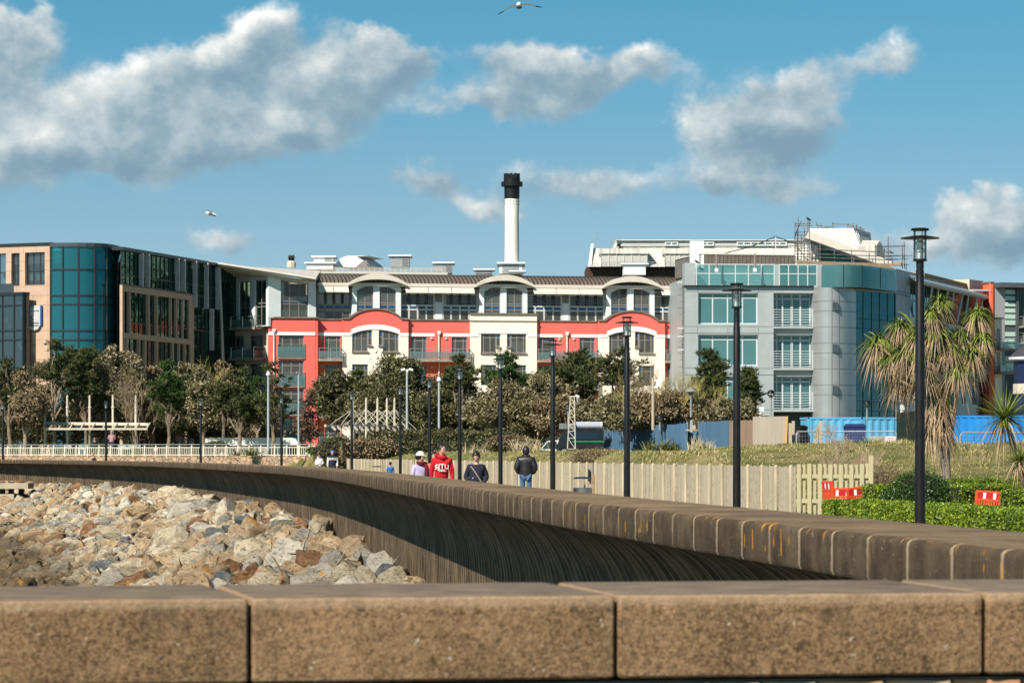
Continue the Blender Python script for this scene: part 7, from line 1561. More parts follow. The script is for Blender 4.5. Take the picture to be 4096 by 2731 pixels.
# child in helmet
D = 158; e, hp, k, V = person('child in a black helmet and blue jacket, head bowed', at(1562, D), 0, 1.16, mat('blue_fleece', (.03,.13,.42), rough=.8), M_drk, hair='short', headtilt=.5, lean=.15)
mb = MB(); mb.ball((0, .0, .03), (.118, .135, .115), 16, 8, z0=-.1); hp('helmet', mb, mat('helmet_black', (.01,.01,.012), rough=.15))
# couple at the wall, far
D = 176; e, hp, k, V = person('young woman in a pale grey hoodie beside the blue hood', at(1277, D), 0, 1.56, M_grh, M_drk, hood='down', hair='short', female=True, headtilt=.35, arms='front')
D = 176; e, hp, k, V = person('person in a bright blue hood and navy varsity top', at(1330, D), 0, 1.72, M_navy, M_drk, hood='up', hat=mat('bright_blue', (.01,.16,.55), rough=.8), headtilt=.25, puffy=.01)
letters('NIKE', .16, M_wt, e, (0, -.165, 1.26), bend=1.3, arc_=.4, ext=.008)
for s, b in ((-1, -1), (1, 1)): mb = MB(); mb.tube([V(s*.20, .01, 1.41), V(s*.25, .03, 1.15), V(s*.26, -.05*s, .93)], [.082, .072, .055], 10); o = bpy.data.meshes.new('sleeve'); o.from_pydata(mb.v, [], mb.f); link_mesh('sleeve', o, M_grh, e)
# far left
D = 207; person('bald older man in a navy jacket seen from the side', at(380, D), -1.2, 1.60, M_navy, M_drk, hair=None, lean=.15)
person('person in a dusty pink hooded top at the cream railing', (*at(447, 234), 1.45), pi, 1.75, mat('dusty_pink', (.42,.24,.27), (.36,.20,.23), 4, rough=.9), M_drk, hood='up', arms='front')
person('person in black with a dark cap behind the cream railing', (*at(378, 236), 1.18), .2, 1.55, M_drk, M_drk, hair='short')
# ================================================================== PLANTS
import numpy as np
NR_ = np.random.default_rng(12)
def quadmesh(name, C, U, V, m, parent=None, taper=.25):
    """N leaf-sized quads: centre C, half-width U, half-length V (tips narrowed by taper)"""
    N = len(C); off = np.array(root_loc(parent)) if parent else np.zeros(3)
    vs = np.stack([C-U-V, C+U-V, C+U*taper+V, C-U*taper+V], 1).reshape(-1, 3)-off
    me = bpy.data.meshes.new(name); me.vertices.add(4*N); me.vertices.foreach_set('co', vs.ravel().astype(np.float32))
    me.loops.add(4*N); me.loops.foreach_set('vertex_index', np.arange(4*N, dtype=np.int32)); me.polygons.add(N); me.polygons.foreach_set('loop_start', np.arange(0, 4*N, 4, dtype=np.int32)); me.polygons.foreach_set('loop_total', np.full(N, 4, dtype=np.int32))
    me.update(calc_edges=True); return link_mesh(name, me, m, parent)
def rdir(n): v = NR_.normal(size=(n, 3)); return v/np.linalg.norm(v, axis=1, keepdims=True)
def leaves_at(P, w, l, up=0., outward=None, ob=0.):
    n = len(P); V = rdir(n)
    if outward is not None: V = V+outward*ob
    V[:, 2] += up; V /= np.linalg.norm(V, axis=1, keepdims=True); U = np.cross(V, rdir(n)); U /= np.linalg.norm(U, axis=1, keepdims=True)+1e-9
    s = NR_.uniform(.7, 1.3, (n, 1)); return P, U*w*s/2, V*l*s/2
FOL = {
 'pine': mat('pine_needles', (.014,.025,.009), (.060,.078,.024), .9, rough=.75, c3=(.20,.19,.075), island=True, spec=.25),
 'greenpine': mat('green_pine_needles', (.010,.030,.008), (.040,.085,.018), .9, rough=.75, c3=(.12,.17,.05), island=True, spec=.25),
 'olive': mat('olive_leaves', (.045,.038,.016), (.17,.145,.068), .7, rough=.6, c3=(.46,.41,.26), island=True),
 'brown': mat('brown_leaves', (.06,.043,.022), (.21,.155,.085), .7, rough=.8, c3=(.44,.35,.21), island=True),
 'evergreen': mat('evergreen_leaves', (.020,.024,.009), (.085,.085,.032), .7, rough=.5, c3=(.30,.27,.13), island=True),
 'hedge': mat('hedge_leaves', (.020,.045,.004), (.14,.22,.012), 1.5, rough=.45, c3=(.44,.52,.03), island=True),
 'shrub': mat('dark_shrub_leaves', (.008,.028,.006), (.035,.085,.014), 1.5, rough=.4, c3=(.12,.19,.03), island=True),
 'reddish': mat('reddish_leaves', (.05,.030,.018), (.13,.075,.05), .9, rough=.8, c3=(.26,.18,.11), island=True)}
M_bark = mat('bark', (.13,.095,.07), (.23,.18,.13), 4, rough=.95); M_barkp = mat('pale_bark', (.34,.28,.21), (.24,.19,.14), 4, rough=.95); M_twig = mat('twig', (.26,.205,.13), (.17,.13,.085), 3, rough=.95); M_ylich = mat('lichen_twig', (.42,.37,.10), (.24,.20,.10), 2.5, rough=.95)
def limb(mb, a, b, r0, r1, wob=.12, n=4, sides=5, rg=random):
    a, b = Vector(a), Vector(b); L = (b-a).length; pts = []
    for i in range(n+1):
        t = i/n; p = a.lerp(b, t)
        if 0 < i < n: p = p+Vector((rg.uniform(-1, 1), rg.uniform(-1, 1), rg.uniform(-.5, .8)))*L*wob*.5
        pts.append(p)
    mb.tube(pts, [r0+(r1-r0)*i/n for i in range(n+1)], sides, cap=False); return pts
def tree(label, kind, x, yt, yb_, wpx, D, seed, n=4500, nb=11, cat='tree', name=None, group=None, cone=0, leaf=None, trunk=True, barem=None, dens=1.0, ground=1.3, clump=.42, twigs=26, lean=0, dy=.8):
    rg = random.Random(seed); c = W(x, (yt+yb_)/2, D); rx = wpx/2*D/F*1.32; rz = (yb_-yt)/2*D/F*1.03; ry = rx*dy; n = int(n*1.35)
    e = empty(name or {'pine':'pine_tree','greenpine':'pine_tree','olive':'olive_tree','brown':'bare_shrub','evergreen':'evergreen_tree','reddish':'young_tree'}[kind], (c.x+lean, D, ground), label, cat, group)
    blobs = []
    for i in range(nb):
        while True:
            q = Vector((rg.uniform(-1, 1), rg.uniform(-1, 1), rg.uniform(-1, 1)))
            if q.length < 1: break
        f = 1-cone*(q.z+1)/2; r = rg.uniform(.26, .46)
        blobs.append((Vector((c.x+q.x*rx*.72*f, D+q.y*ry*.72*f, c.z+q.z*rz*.74)), rx*r*(.6+.4*f), rz*r*.85))
    ti = rg.uniform(-.15, .15); blobs.append((Vector((c.x+rx*ti, D, c.z+rz*.80)), rx*.22, rz*.2))
    mb = MB(); base = Vector((c.x+lean, D, ground-.3)); fork = base.lerp(c, .45)
    if trunk:
        tp = limb(mb, base, fork, rx*.052+.06, rx*.04+.04, .06, 4, 8, rg)
        for (b, r, _) in blobs: limb(mb, fork if b.z < c.z+rz*.3 else fork.lerp(c, .5), b, rx*.022+.03, .02, .22, 4, 5, rg)
        limb(mb, fork, c+Vector((0, 0, rz*.7)), rx*.04+.04, .02, .08, 4, 6, rg)
        mb.build('trunk', barem or M_bark, e)
    CL = []; B = []
    for (b, r, r2) in blobs:
        m = max(6, int(9*dens)); d = rdir(m); rr_ = NR_.uniform(.55, 1.05, (m, 1)); CL.append(np.array(b)+d*rr_*np.array([r, r*.9, r2])); B += [b]*m
    CL = np.concatenate(CL)
    if twigs:
        mb = MB(); idx = NR_.integers(0, len(CL), twigs*3)
        for i in idx: p = Vector(CL[i]); limb(mb, B[i], p+(p-B[i])*rg.uniform(.1, .9), .022, .009, .3, 3, 3, rg)
        mb.build('branches', M_twig if kind in ('brown', 'olive') else M_bark, e)
    k = n//len(CL)
    if kind in ('pine', 'greenpine'):
        tn = 12; T0 = np.repeat(CL, max(2, k//tn), 0)+NR_.normal(size=(len(CL)*max(2, k//tn), 3))*clump*np.array([1, 1, .75])*rx*.20
        P = np.repeat(T0, tn, 0); dv = rdir(len(P)); dv[:, 2] = np.abs(dv[:, 2])*.9+.1; L = NR_.uniform(.16, .34, (len(P), 1)); V = dv*L/2; U = np.cross(dv, rdir(len(P))); U /= np.linalg.norm(U, axis=1, keepdims=True)+1e-9
        quadmesh('crown', P+V, U*.032, V, FOL[kind], e, .3)
    else:
        P = np.repeat(CL, k, 0)+NR_.normal(size=(len(CL)*k, 3))*clump*np.array([1, 1, .8])*rx*.22; lw, ll = leaf or (.11, .19)
        quadmesh('crown', *leaves_at(P, lw, ll, .25), FOL[kind], e, .35)
    return e
def twiggy(label, x, yt, yb_, wpx, D, seed, n=16, m=None, name='bare_tree', ground=1.3, r=.05, cat='tree', depth=3, group=None):
    rg = random.Random(seed); a = W(x, yb_, D); h = (yb_-yt)*D/F; wd = wpx*D/F/2; e = empty(name, (a.x, D, ground), label, cat, group); mb = MB(); cnt = 0
    def grow(p, d, L, r_, lv):
        q = p+d*L; limb(mb, p, q, r_, r_*.6, .16, 3, 4 if lv == 0 else 3, rg)
        if lv < depth:
            for _ in range(3 if lv else 4):
                dd = (d+Vector((rg.uniform(-1, 1)*.62, rg.uniform(-1, 1)*.62, rg.uniform(-.1, .5)))).normalized(); grow(p.lerp(q, rg.uniform(.45, 1)), dd, L*rg.uniform(.5, .8), r_*.55, lv+1)
    for i in range(n):
        t = rg.uniform(-1, 1); p = Vector((a.x+t*wd*.35, D+rg.uniform(-.6, .6), max(ground-.2, a.z))); d = Vector((t*wd/h*.9, rg.uniform(-.25, .25), 1)).normalized(); grow(p, d, h*rg.uniform(.30, .52), r*rg.uniform(.6, 1), 0)
    mb.build('branches', m or M_twig, e); return e
def hedge(label, pts, ztop, wd, kind, name='hedge', cat='hedge', lw=.035, ll=.05, dens=900, zb=0, core=True, rough=.05):
    """pts: (x, D) world polyline; a leafy box with a slightly uneven skin"""
    pts = [Vector(p) for p in pts]; e = empty(name, (pts[0].x, pts[0].y, zb), label, cat); Ps, Os = [], []; mb = MB()
    for a, b in zip(pts, pts[1:]):
        L = (b-a).length; d = (b-a)/L; nn = Vector((-d.y, d.x)); H = ztop-zb
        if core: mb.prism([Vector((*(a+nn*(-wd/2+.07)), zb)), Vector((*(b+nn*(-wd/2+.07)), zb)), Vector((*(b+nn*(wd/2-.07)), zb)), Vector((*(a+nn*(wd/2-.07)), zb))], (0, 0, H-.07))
        for (area, f) in ((L*H, 0), (L*H*.3, 1), (L*wd, 2), (wd*H, 3), (wd*H, 4)):
            k = int(area*dens); 
            if k < 1: continue
            u, v = NR_.random(k), NR_.random(k); s = u*L; 
            if f == 0: q = -wd/2+0*u; z = zb+v*H; o = -np.array([[nn.x, nn.y, 0]])
            elif f == 1: q = wd/2+0*u; z = zb+v*H; o = np.array([[nn.x, nn.y, 0]])
            elif f == 2: q = (v-.5)*wd; z = zb+H+0*u; o = np.array([[0, 0, 1.]])
            elif f == 3: s = 0*u; q = (u-.5)*wd; z = zb+v*H; o = -np.array([[d.x, d.y, 0]])
            else: s = 0*u+L; q = (u-.5)*wd; z = zb+v*H; o = np.array([[d.x, d.y, 0]])
            P = np.stack([a.x+d.x*s+nn.x*q, a.y+d.y*s+nn.y*q, z], 1); nz = np.array([noise.noise(Vector(p)*1.6)+.6*noise.noise(Vector(p)*5) for p in P])[:, None]
            P = P+o*(nz*rough+NR_.uniform(-.06, .035, (k, 1))); Ps.append(P); Os.append(np.repeat(o, k, 0))
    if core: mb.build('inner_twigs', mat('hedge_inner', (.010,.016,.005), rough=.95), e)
    P = np.concatenate(Ps); O = np.concatenate(Os); quadmesh('foliage', *leaves_at(P, lw, ll, .15, O, .5), FOL[kind], e, .35); return e
def mound(label, x, yt, yb_, wpx, D, kind, n, lw, ll, name='shrub', cat='shrub', ground=None, dy=.7, lumps=7, seed=1, core=True):
    rg = random.Random(seed); c = W(x, yb_, D); rx = wpx/2*D/F; H = (yb_-yt)*D/F; g_ = gz(c.x, D) if ground is None else ground; H = max(H, .2); e = empty(name, (c.x, D, g_), label, cat); P = []; z0 = c.z
    B = [(Vector((c.x+rg.uniform(-.55, .55)*rx, D+rg.uniform(-.5, .5)*rx*dy, z0+rg.uniform(.15, .5)*H)), rx*rg.uniform(.38, .6), H*rg.uniform(.38, .5)) for _ in range(lumps)]+[(Vector((c.x, D, z0+H*.42)), rx*.75, H*.56)]
    for b, r, r2 in B:
        k = n//len(B); d = rdir(k); P.append(np.array(b)+d*(1+NR_.normal(size=(k, 1))*.07)*np.array([r, r*dy, r2]))
    if core:
        mb = MB()
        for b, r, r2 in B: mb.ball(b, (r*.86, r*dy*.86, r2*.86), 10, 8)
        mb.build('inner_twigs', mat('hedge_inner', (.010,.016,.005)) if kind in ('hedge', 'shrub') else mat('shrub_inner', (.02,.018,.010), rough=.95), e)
    quadmesh('foliage', *leaves_at(np.concatenate(P), lw, ll, .15), FOL[kind], e, .35); return e
# ---- left belt
tree('dark pine cut by the left edge of the picture', 'pine', 20, 1440, 1620, 190, 240, 1, 5200, lean=.5)
tree('bare-limbed brown tree left of the forked pale pine', 'brown', 100, 1490, 1730, 200, 236, 2, 4200, twigs=90, barem=M_barkp)
tree('pine with pale forked trunk in front of the pink stone wall', 'pine', 215, 1372, 1590, 170, 240, 3, 7000, barem=M_barkp, twigs=60)
tree('dark pine with rust clumps beside the pale forked pine', 'pine', 345, 1395, 1650, 150, 241, 4, 7000)
tree('tall olive-brown tree in front of the curved glass corner', 'olive', 440, 1400, 1680, 170, 243, 5, 6500, twigs=60, barem=M_barkp)
tree('dark undergrowth evergreen behind the left shelter', 'evergreen', 300, 1600, 1780, 380, 247, 6, 6500, nb=14)
tree('dark low evergreen at the left picture edge by the railing', 'evergreen', 30, 1600, 1780, 220, 246, 66, 3000)
tree('brown brushy tree between the left shelter masts', 'brown', 430, 1560, 1790, 250, 244, 7, 5000, twigs=110)
twiggy('bare tree with many upright pale twigs before the stone screen', 560, 1440, 1790, 190, 239, 8, 9, M_twig)
tree('olive scrubby tree under the bare pale twigs', 'olive', 545, 1500, 1700, 150, 243, 9, 3200, twigs=50)
tree('bright green pine in front of the stone screen', 'greenpine', 675, 1445, 1660, 160, 238, 10, 8500)
tree('dark shaded pine right under the bright green one', 'pine', 720, 1590, 1760, 170, 242, 11, 4500)
tree('olive-brown rounded tree left of the dark green pine', 'olive', 815, 1455, 1760, 190, 238, 12, 9000, nb=14, twigs=60)
twiggy('bare twigs rising above the olive-brown rounded tree', 850, 1425, 1600, 150, 240, 13, 7, M_ylich, ground=2)
tree('broad dark green pine at the foot of the swept roof mast', 'pine', 960, 1480, 1740, 210, 236, 14, 9500, nb=14)
tree('sparse open pine in front of the coral tower', 'pine', 1092, 1445, 1720, 170, 226, 15, 3300, nb=9, dens=.8, barem=M_bark, twigs=50, clump=.30)
tree('thin reddish-leaved tree at the coral tower corner', 'reddish', 1240, 1560, 1790, 105, 224, 16, 1500, twigs=60, clump=.5)
tree('green and brown tree left of the big evergreen', 'evergreen', 1350, 1490, 1730, 210, 232, 17, 7500, twigs=40)
tree('pine top rising beside the cream bay', 'pine', 1425, 1480, 1620, 120, 236, 18, 3200, dens=.8)
tree('big dark evergreen with a broad crown before the cream bay', 'evergreen', 1610, 1432, 1720, 290, 228, 19, 13000, nb=18, twigs=40)
tree('dark pine touching the balconies left of centre', 'pine', 1845, 1425, 1610, 125, 226, 20, 5500)
tree('dark low evergreen right of the twin camera pole', 'evergreen', 1740, 1570, 1745, 230, 226, 21, 7500, nb=12)
tree('open yellow-green pine in front of the plain cream bay', 'greenpine', 2010, 1420, 1600, 190, 224, 22, 7000)
tree('sunlit olive-brown thicket behind the centre lamps', 'olive', 2030, 1530, 1745, 300, 218, 23, 12000, nb=18, twigs=60)
tree('rounded olive-brown tree left of the tall dark pine', 'olive', 2170, 1495, 1740, 210, 219, 24, 9500, nb=14)
tree('tall dark pine with flat tiers right of centre', 'pine', 2300, 1425, 1600, 250, 221, 25, 10500, nb=15)
tree('feathery pine top in front of the right coral balconies', 'pine', 2325, 1400, 1500, 160, 223, 26, 2300, dens=.7)
tree('thin open pine before the right arched bay', 'pine', 2470, 1398, 1590, 190, 221, 27, 4300, dens=.8, twigs=50)
tree('pale olive bush above the blue hoarding', 'olive', 2410, 1600, 1720, 230, 214, 28, 7500, nb=12, trunk=False, name='olive_bush', cat='shrub')
tree('brown brush left of the lattice mast', 'brown', 2240, 1590, 1730, 210, 216, 29, 5500, twigs=90, name='brown_bush', cat='shrub')
twiggy('bare yellow-lichened branches before the right gable windows', 2480, 1490, 1700, 200, 219, 30, 9, M_ylich)
twiggy('bare upright twigs beside the timber pole', 2590, 1440, 1700, 170, 218, 31, 10, M_twig)
twiggy('bare twiggy tree by the edge of the grey building', 2690, 1470, 1690, 190, 217, 32, 9, M_ylich)
tree('brown undergrowth behind the globe lamp', 'brown', 2560, 1590, 1715, 260, 217, 33, 5500, twigs=80, trunk=False, name='brown_bush', cat='shrub')
tree('brown undergrowth right of the timber pole', 'brown', 2700, 1580, 1690, 230, 217, 34, 5000, twigs=80, trunk=False, name='brown_bush', cat='shrub')
tree('large dark conifer in front of the grey building', 'pine', 2848, 1395, 1660, 190, 221, 35, 11500, cone=.55, nb=16)
twiggy('leaning bare lichened branches over the dark conifer', 2790, 1500, 1680, 260, 216, 36, 8, M_ylich)
tree('dark conifer sloping down to the right, behind the second lamp', 'pine', 2985, 1470, 1665, 150, 222, 37, 7000, cone=.85, nb=13)
tree('low olive scrub at the foot of the dark conifers', 'olive', 2900, 1610, 1680, 270, 217, 38, 4000, trunk=False, name='olive_bush', cat='shrub')
for i, (x, yt, w__, kd) in enumerate(((110, 1540, 280, 'brown'), (560, 1560, 280, 'olive'), (680, 1620, 240, 'brown'), (880, 1580, 280, 'evergreen'), (1000, 1640, 240, 'brown'), (1500, 1590, 240, 'olive'), (1780, 1500, 230, 'evergreen'), (1900, 1560, 260, 'evergreen'), (2130, 1620, 260, 'olive'), (2300, 1590, 240, 'evergreen'), (2480, 1580, 220, 'brown'))):
    tree(('brown thicket left of the forked pine trunk', 'dark thicket right of the left shelter', 'brown thicket under the bright green pine', 'dark thicket under the olive-brown rounded tree', 'brown thicket at the foot of the broad dark pine', 'olive thicket behind the right shelter masts', 'dark evergreen thicket behind the centre camera poles', 'dark evergreen under the balcony-high pine', 'olive thicket behind the fourth nearest lamp', 'dark thicket under the tall tiered pine', 'brown thicket under the thin open pine')[i], kd, x, yt, 1790, w__, 250 if x < 1400 else 230, 80+i, 5500, nb=13, twigs=60, trunk=False, name='thicket', cat='thicket')
for i, (x, yt, yb2, w__, kd, n__) in enumerate(((150, 1455, 1640, 150, 'brown', 3600), (280, 1392, 1600, 130, 'pine', 4200), (398, 1412, 1620, 120, 'pine', 4000), (505, 1400, 1620, 140, 'olive', 4600), (612, 1470, 1680, 150, 'brown', 3600), (745, 1460, 1660, 140, 'olive', 4600), (895, 1450, 1660, 150, 'brown', 4200), (1030, 1515, 1700, 140, 'greenpine', 4600), (45, 1480, 1700, 150, 'olive', 4200))):
    tree(('brown tree between the left edge and the forked pine', 'dark pine overlapping the forked pine on its right', 'second dark pine before the curved glass', 'olive tree where the curved glass meets the stone screen', 'brown tree left of the bright green pine', 'olive tree right of the bright green pine', 'brown twiggy tree left of the roof mast', 'green pine between the roof mast and the camera pole', 'olive tree at the left edge over the railing')[i], kd, x, yt, yb2, w__, 244+i % 3, 120+i, n__, barem=M_barkp if i % 2 else None)
# ---- clipped and wild hedges on the raised ground
def wp(x, D): return ((x-CX)*D/F, D)
mound('tall brown-green hedge end beside the cream railing', 1350, 1735, 1850, 200, 198, 'evergreen', 5200, .08, .12, 'wild_hedge', 'hedge', ground=1.3, seed=2)
mound('brown twiggy hedge in front of the right shelter', 1480, 1748, 1835, 230, 195, 'brown', 6000, .08, .12, 'wild_hedge', 'hedge', ground=1.3, seed=3)
hedge('long brown-green hedge below the camera poles', [wp(1500, 197), wp(2060, 192)], 2.85, 2.0, 'evergreen', 'wild_hedge', lw=.08, ll=.13, dens=230, zb=1.3, rough=.35)
mound('purplish brown brush right of the long hedge', 2040, 1735, 1800, 230, 190, 'brown', 3600, .07, .12, 'brown_bush', 'shrub', seed=5)
mound('low dark hedge behind the cream railing near the bus', 860, 1762, 1800, 130, 228, 'evergreen', 2000, .08, .12, 'low_hedge', 'hedge', ground=1.4, seed=6)
for i, x in enumerate((60, 150, 250, 400, 540, 865, 1245)):
    mound(('small bright green plant behind the railing, left of the forked pine', 'small bright green plant behind the railing, below the forked pine', 'small bright green plant behind the first bench', 'small bright green plant beside the man at the railing', 'small bright green plant under the right end of the shelter', 'small bright green plant below the bus front', 'small bright green plant at the end of the railing')[i], x, 1785, 1815, 60, 231 if x < 900 else 206, 'hedge', 350, .06, .1, 'low_plant', 'plant', ground=1.4, seed=20+i, lumps=3)
# ---- strap-leaved plants
def blades(name, m, parent, base, dirs, lens, droop, wd, seg=5):
    """arching strips: base (n,3), unit dirs (n,3), lengths, droop, width"""
    n = len(base); off = np.array(root_loc(parent)) if parent else np.zeros(3); side = np.cross(dirs, np.array([0, 0, 1.])+rdir(n)*.3); side /= np.linalg.norm(side, axis=1, keepdims=True)+1e-9; vs = []
    for i in range(seg+1):
        t = i/seg; p = base+dirs*(lens*t)[:, None]; p[:, 2] -= droop*lens*t*t; w_ = wd*(1-t**2.2)*.5+.001; vs += [p-side*w_, p+side*w_]
    A = np.stack(vs, 1); m_ = 2*(seg+1); me = bpy.data.meshes.new(name); A = (A-off).reshape(-1, 3); me.vertices.add(len(A)); me.vertices.foreach_set('co', A.ravel().astype(np.float32))
    q = np.array([[2*i, 2*i+1, 2*i+3, 2*i+2] for i in range(seg)]); f = (np.arange(n)[:, None, None]*m_+q[None]).reshape(-1); N = n*seg
    me.loops.add(4*N); me.loops.foreach_set('vertex_index', f.astype(np.int32)); me.polygons.add(N); me.polygons.foreach_set('loop_start', np.arange(0, 4*N, 4, dtype=np.int32)); me.polygons.foreach_set('loop_total', np.full(N, 4, dtype=np.int32)); me.update(calc_edges=True)
    return link_mesh(name, me, m, parent)
M_pg = mat('palm_green', (.04,.075,.014), (.15,.20,.035), 3, rough=.45, c3=(.44,.44,.12), island=True); M_pt = mat('palm_dead', (.16,.105,.06), (.34,.245,.15), 3, rough=.9, c3=(.55,.43,.29), island=True)
M_ptr = mat('palm_trunk', (.24,.20,.15), (.36,.31,.25), 6, rough=.95, bump=.02, bsc=20, stretch=(1,1,3)); M_ptr2 = mat('palm_limb', (.40,.27,.16), (.28,.19,.12), 5, rough=.9)
def head(par, x, y, r, D, green=90, dead=90, stiff=False, skirt=1.0, up=.25):
    if not stiff: green = int(green*1.5); dead = int(dead*1.35)
    c = np.array(W(x, y, D)); R_ = r*D/F; d = rdir(green); d[:, 2] = np.abs(d[:, 2])*(1 if not stiff else 1)+ (up if not stiff else -.25); d /= np.linalg.norm(d, axis=1, keepdims=True)
    blades('leaves', M_pg, par, np.repeat(c[None], green, 0)+rdir(green)*.03, d, NR_.uniform(.75, 1.25, green)*R_*(1.2 if not stiff else 1.05), NR_.uniform(.55, 1.1, green) if not stiff else NR_.uniform(.02, .2, green), .052 if not stiff else .030)
    if dead:
        d = rdir(dead); d[:, 2] = -np.abs(d[:, 2])*.5+.25; d /= np.linalg.norm(d, axis=1, keepdims=True)
        blades('dead_leaves', M_pt, par, np.repeat(c[None], dead, 0)+rdir(dead)*.05-np.array([0, 0, .04]), d, NR_.uniform(.7, 1.35, dead)*R_*skirt, NR_.uniform(.8, 1.5, dead), .032)
D = 93; pm = empty('cabbage_palm', W(3785, 1962, D), 'large shaggy many-headed palm with hanging dead leaves', 'palm tree')
HD = [(3759,1215,82),(3908,1262,82),(3602,1305,76),(3514,1368,88),(3748,1325,98),(3625,1402,88),(3885,1410,78),(3755,1580,88),(3597,1512,76),(3832,1478,80),(3690,1420,80),(3700,1500,70),(3800,1390,75),(3560,1430,60),(3840,1340,70),(3670,1345,70),(3720,1255,60),(3930,1350,60)]
mb = MB(); j0 = W(3778, 1775, D); mb.tube([W(3788, 1975, D), W(3783, 1880, D), W(3777, 1800, D), j0], [.155, .135, .15, .12], 12, cap=False); mb.build('trunk', M_ptr, pm, smooth=True)
mb = MB(); L1, R1 = W(3752, 1665, D), W(3812, 1660, D)
mb.tube([j0+Vector((-.03, 0, -.1)), W(3757, 1720, D), L1, W(3728, 1560, D)], [.10, .08, .06, .05], 8, cap=False); mb.tube([j0+Vector((.03, 0, -.1)), W(3803, 1720, D), R1, W(3832, 1560, D)], [.11, .09, .075, .06], 8, cap=False)
for x, y, r in HD:
    a = W(3728, 1560, D) if x < 3770 else W(3832, 1560, D)
    if y > 1550: a = L1
    dd = random.uniform(-.5, .5); b = W(x, y+8, D+dd); mid = a.lerp(b, .5)+Vector((0, 0, -.10 if abs(x-3780) > 120 else 0)); mb.tube([a, mid, b], [.05, .04, .035], 6, cap=False)
mb.build('branches', M_ptr2, pm)
for x, y, r in HD: head(pm, x, y, r, D+random.uniform(-.5, .5), 95, 130)
b = np.array([W(3745+NR_.uniform(-34, 34), NR_.uniform(1585, 1730), D-.1) for _ in range(330)]); d = rdir(330); d[:, 2] = -.4; d /= np.linalg.norm(d, axis=1, keepdims=True)
blades('dead_skirt', M_pt, pm, b, d, NR_.uniform(.35, .8, 330), NR_.uniform(.7, 1.3, 330), .035)
b = np.array([W(3680+NR_.uniform(-90, 110), NR_.uniform(1380, 1540), D+.2) for _ in range(300)]); d = rdir(300); d[:, 2] = -.3; d /= np.linalg.norm(d, axis=1, keepdims=True)
blades('dead_skirt', M_pt, pm, b, d, NR_.uniform(.35, .75, 300), NR_.uniform(.8, 1.4, 300), .025)
for x, y in ((3455, 1340), (3595, 1250)): mb = MB(); a = W(x+60, y+55, D); mb.tube([a, W(x+30, y+15, D), W(x, y-5, D)], [.03, .035, .012], 6); mb.build('flower_spike', M_pg, pm)
p2 = empty('cabbage_palm', W(4085, 1975, 88), 'spiky green palm on a thin trunk at the right edge', 'palm tree'); mb = MB(); mb.tube([W(4110, 1985, 88), W(4080, 1860, 88), W(4045, 1760, 88), W(4022, 1680, 88)], [.09, .075, .065, .05], 8); mb.build('trunk', M_bark, p2); head(p2, 4020, 1672, 142, 88, 230, 60, True)
p3 = empty('cabbage_palm', W(4095, 1985, 84), 'small spiky palm below the larger spiky one at right', 'palm tree'); mb = MB(); mb.tube([W(4098, 1990, 84), W(4088, 1900, 84), W(4077, 1845, 84)], [.07, .06, .04], 8); mb.build('trunk', M_bark, p3); head(p3, 4077, 1841, 68, 84, 150, 60, True)
def clump(label, x, y, r, D, m, n, droop=(.3, .9), wd=.04, up=.6, spread=.15, name='strap_plant', cat='plant', z=None):
    c = W(x, y, D); g_ = gz(c.x, D) if z is None else z; e = empty(name, (c.x, D, g_), label, cat); base = np.array([[c.x, D, g_]])+NR_.normal(size=(n, 3))*np.array([spread*r, spread*r, 0])*1.0; d = rdir(n); d[:, 2] = np.abs(d[:, 2])+up; d /= np.linalg.norm(d, axis=1, keepdims=True)
    blades('leaves', m, e, base, d, NR_.uniform(.6, 1.15, n)*r, NR_.uniform(*droop, n), wd); return e
M_sg = mat('strap_green', (.02,.06,.008), (.07,.15,.02), 3, rough=.35, c3=(.18,.27,.05), island=True); M_ph = mat('flax_leaf', (.06,.08,.025), (.16,.17,.06), 2, rough=.5, c3=(.32,.30,.14), island=True); M_pam = mat('pampas_straw', (.36,.29,.17), (.52,.44,.28), 2, rough=.9, c3=(.66,.58,.40), island=True)
e = clump('glossy strap-leaved clump at the foot of the picket fence', 3245, 2060, .78, 69, M_sg, 420, (.35, .9), .03, .5, .75, z=.0); clump('smaller strap-leaved clump left of the glossy one', 3200, 2060, .55, 68, M_sg, 160, (.4, 1), .03, .5, .5, z=0)
clump('spiky green plant in the hedge gap by the lone gate guard', 4000, 2040, .7, 76, M_ph, 90, (.05, .3), .025, .5, .1, z=0)
for i, (x, y, r) in enumerate(((2600, 1712, 1.2), (2655, 1700, 1.5), (2706, 1700, 1.2))): clump(('spiky flax left of the timber pole', 'tall spiky flax right of the timber pole', 'spiky flax beside the old shed')[i], x, y, r, 213, M_ph, 110, (.1, .5), .09, .4, .15, name='flax_plant', z=1.6)
clump('reedy grass clump at the end of the stone wall', 1232, 1860, 1.15, 181, M_ph, 200, (.1, .5), .03, .8, .35, name='reed_clump', z=.2)
clump('spiky flax behind the cream railing', 1005, 1795, 1.0, 214, M_ph, 90, (.1, .5), .06, .5, .2, name='flax_plant', z=1.45); clump('second flax left of it behind the railing, near the bus', 955, 1795, .8, 216, M_ph, 70, (.1, .5), .06, .5, .2, name='flax_plant', z=1.45)
for i, (x, D_, r, n) in enumerate(((2800, 188, 1.05, 260), (2105, 178, 1.15, 200), (1905, 176, .9, 90))): clump(('pampas tussock before the blue hoarding', 'pampas tussock beside the white car', 'thin pampas tussock left of the centre lamp')[i], x, 1800, r, D_, M_pam, n, (.0, .9), .035, 1.0, .35, name='pampas_grass', cat='grass tussock')
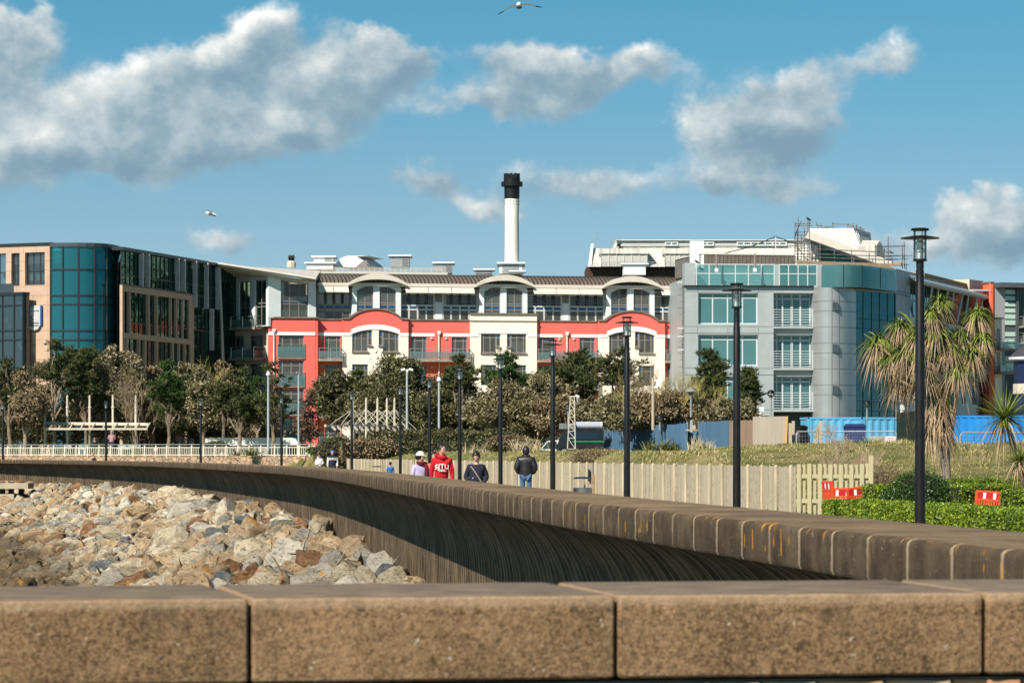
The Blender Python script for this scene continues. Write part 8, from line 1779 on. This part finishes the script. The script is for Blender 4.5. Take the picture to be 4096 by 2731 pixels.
for i, (x, D_) in enumerate(((3330, 100), (3400, 98), (3460, 100), (3370, 108), (3300, 112), (3480, 96))):
    c = W(x, 0, D_); g_ = gz(c.x, D_); yb_ = HY-(g_-CH)*F/D_; twiggy(('dry pinkish weed stems left of the tall picket post', 'dry weed stems right behind the picket fence', 'dry weed stems around the tall picket post', 'dry weeds higher on the mound by the site fence', 'dry weeds by the leaning timber prop', 'dry weeds right of the tall picket post')[i], x, yb_-(150 if i < 3 else 110), yb_, 120, D_, 50+i, 16, mat('dry_stem', (.38,.28,.20), (.28,.20,.14), 3, rough=.95), 'dry_weeds', g_, .012, 'weeds', 2)
mound('brown bramble patch on the bank behind the board fence', 2400, 1790, 1850, 230, 128, 'brown', 6000, .025, .06, 'bramble', 'bramble', seed=31, core=False); mound('brown bramble on the right mound below the weeds', 3530, 1850, 1960, 190, 95, 'brown', 5200, .02, .05, 'bramble', 'bramble', seed=32, core=False)
# ---- clipped garden hedges at the right
hedge('front bright clipped hedge running to the right edge', [wp(3392, 69), wp(3700, 63), wp(4400, 53)], .60, 1.1, 'hedge', dens=2300, lw=.026, ll=.036)
mound('big round dark green shrub behind the nearest lamp', 3680, 1878, 2040, 300, 78, 'shrub', 17000, .030, .042, 'round_shrub', seed=41, ground=0, lumps=6)
hedge('low bright hedge left of the round dark shrub', [wp(3505, 80), wp(3580, 79)], .80, .8, 'hedge', dens=1800, lw=.028, ll=.04)
hedge('clipped hedge right of the round shrub, behind the lone guard', [wp(3790, 84), wp(4075, 86)], .78, 1.0, 'hedge', dens=1800, lw=.028, ll=.04)
hedge('farthest clipped hedge below the palm trunks', [wp(3815, 90), wp(4200, 92)], .88, .9, 'hedge', dens=1500, lw=.03, ll=.042)
hedge('clipped hedge block at the right edge behind the front hedge', [wp(4045, 72), wp(4300, 71)], .80, 1.0, 'hedge', dens=2000, lw=.028, ll=.038)
# ---- rough grass on the bank
M_gr = bpy.data.materials.new('bank_grass'); M_gr.use_nodes = True; t = M_gr.node_tree; g = NG(t); bs = t.nodes['Principled BSDF']; bs.inputs['Roughness'].default_value = .7; bs.inputs['Specular IOR Level'].default_value = .2
ge = g.n('ShaderNodeNewGeometry'); vv = g.v('MULTIPLY', ge.outputs['Position'], (.9, .14, .5)); f_ = g.m('ADD', g.m('MULTIPLY', g.noise(vv, 1.1, 4, .65).outputs[0], 2.1), g.m('SUBTRACT', g.m('MULTIPLY', ge.outputs['Random Per Island'], .5), .80), clamp=True)
t.links.new(g.ramp(f_, [(0, (.05,.095,.012)), (.28, (.13,.17,.03)), (.5, (.30,.27,.10)), (.75, (.52,.42,.23)), (1, (.24,.15,.08))]), bs.inputs['Base Color'])
N = 95000; out = []
D_ = 84+120*NR_.random(N*2)**1.3; px_ = NR_.uniform(1440, 4150, N*2); X_ = (px_-CX)*D_/F
base = []
for x, d in zip(X_, D_):
    z = gz(x, d)
    if z > .12 and not (px_ is None): base.append((x, d, z-.02))
    if len(base) >= N: break
base = np.array(base); n = len(base); d = rdir(n); d[:, 2] = np.abs(d[:, 2])+1.1; d /= np.linalg.norm(d, axis=1, keepdims=True); tall = np.array([.5+1.1*max(0, noise.noise(Vector((b[0]*.5, b[1]*.12, 7)))) for b in base])
gs = blades('grass', M_gr, None, base, d, NR_.uniform(.10, .28, n)*tall*1.1, NR_.uniform(.1, .7, n), .022, 2); tag(gs, kind='stuff')
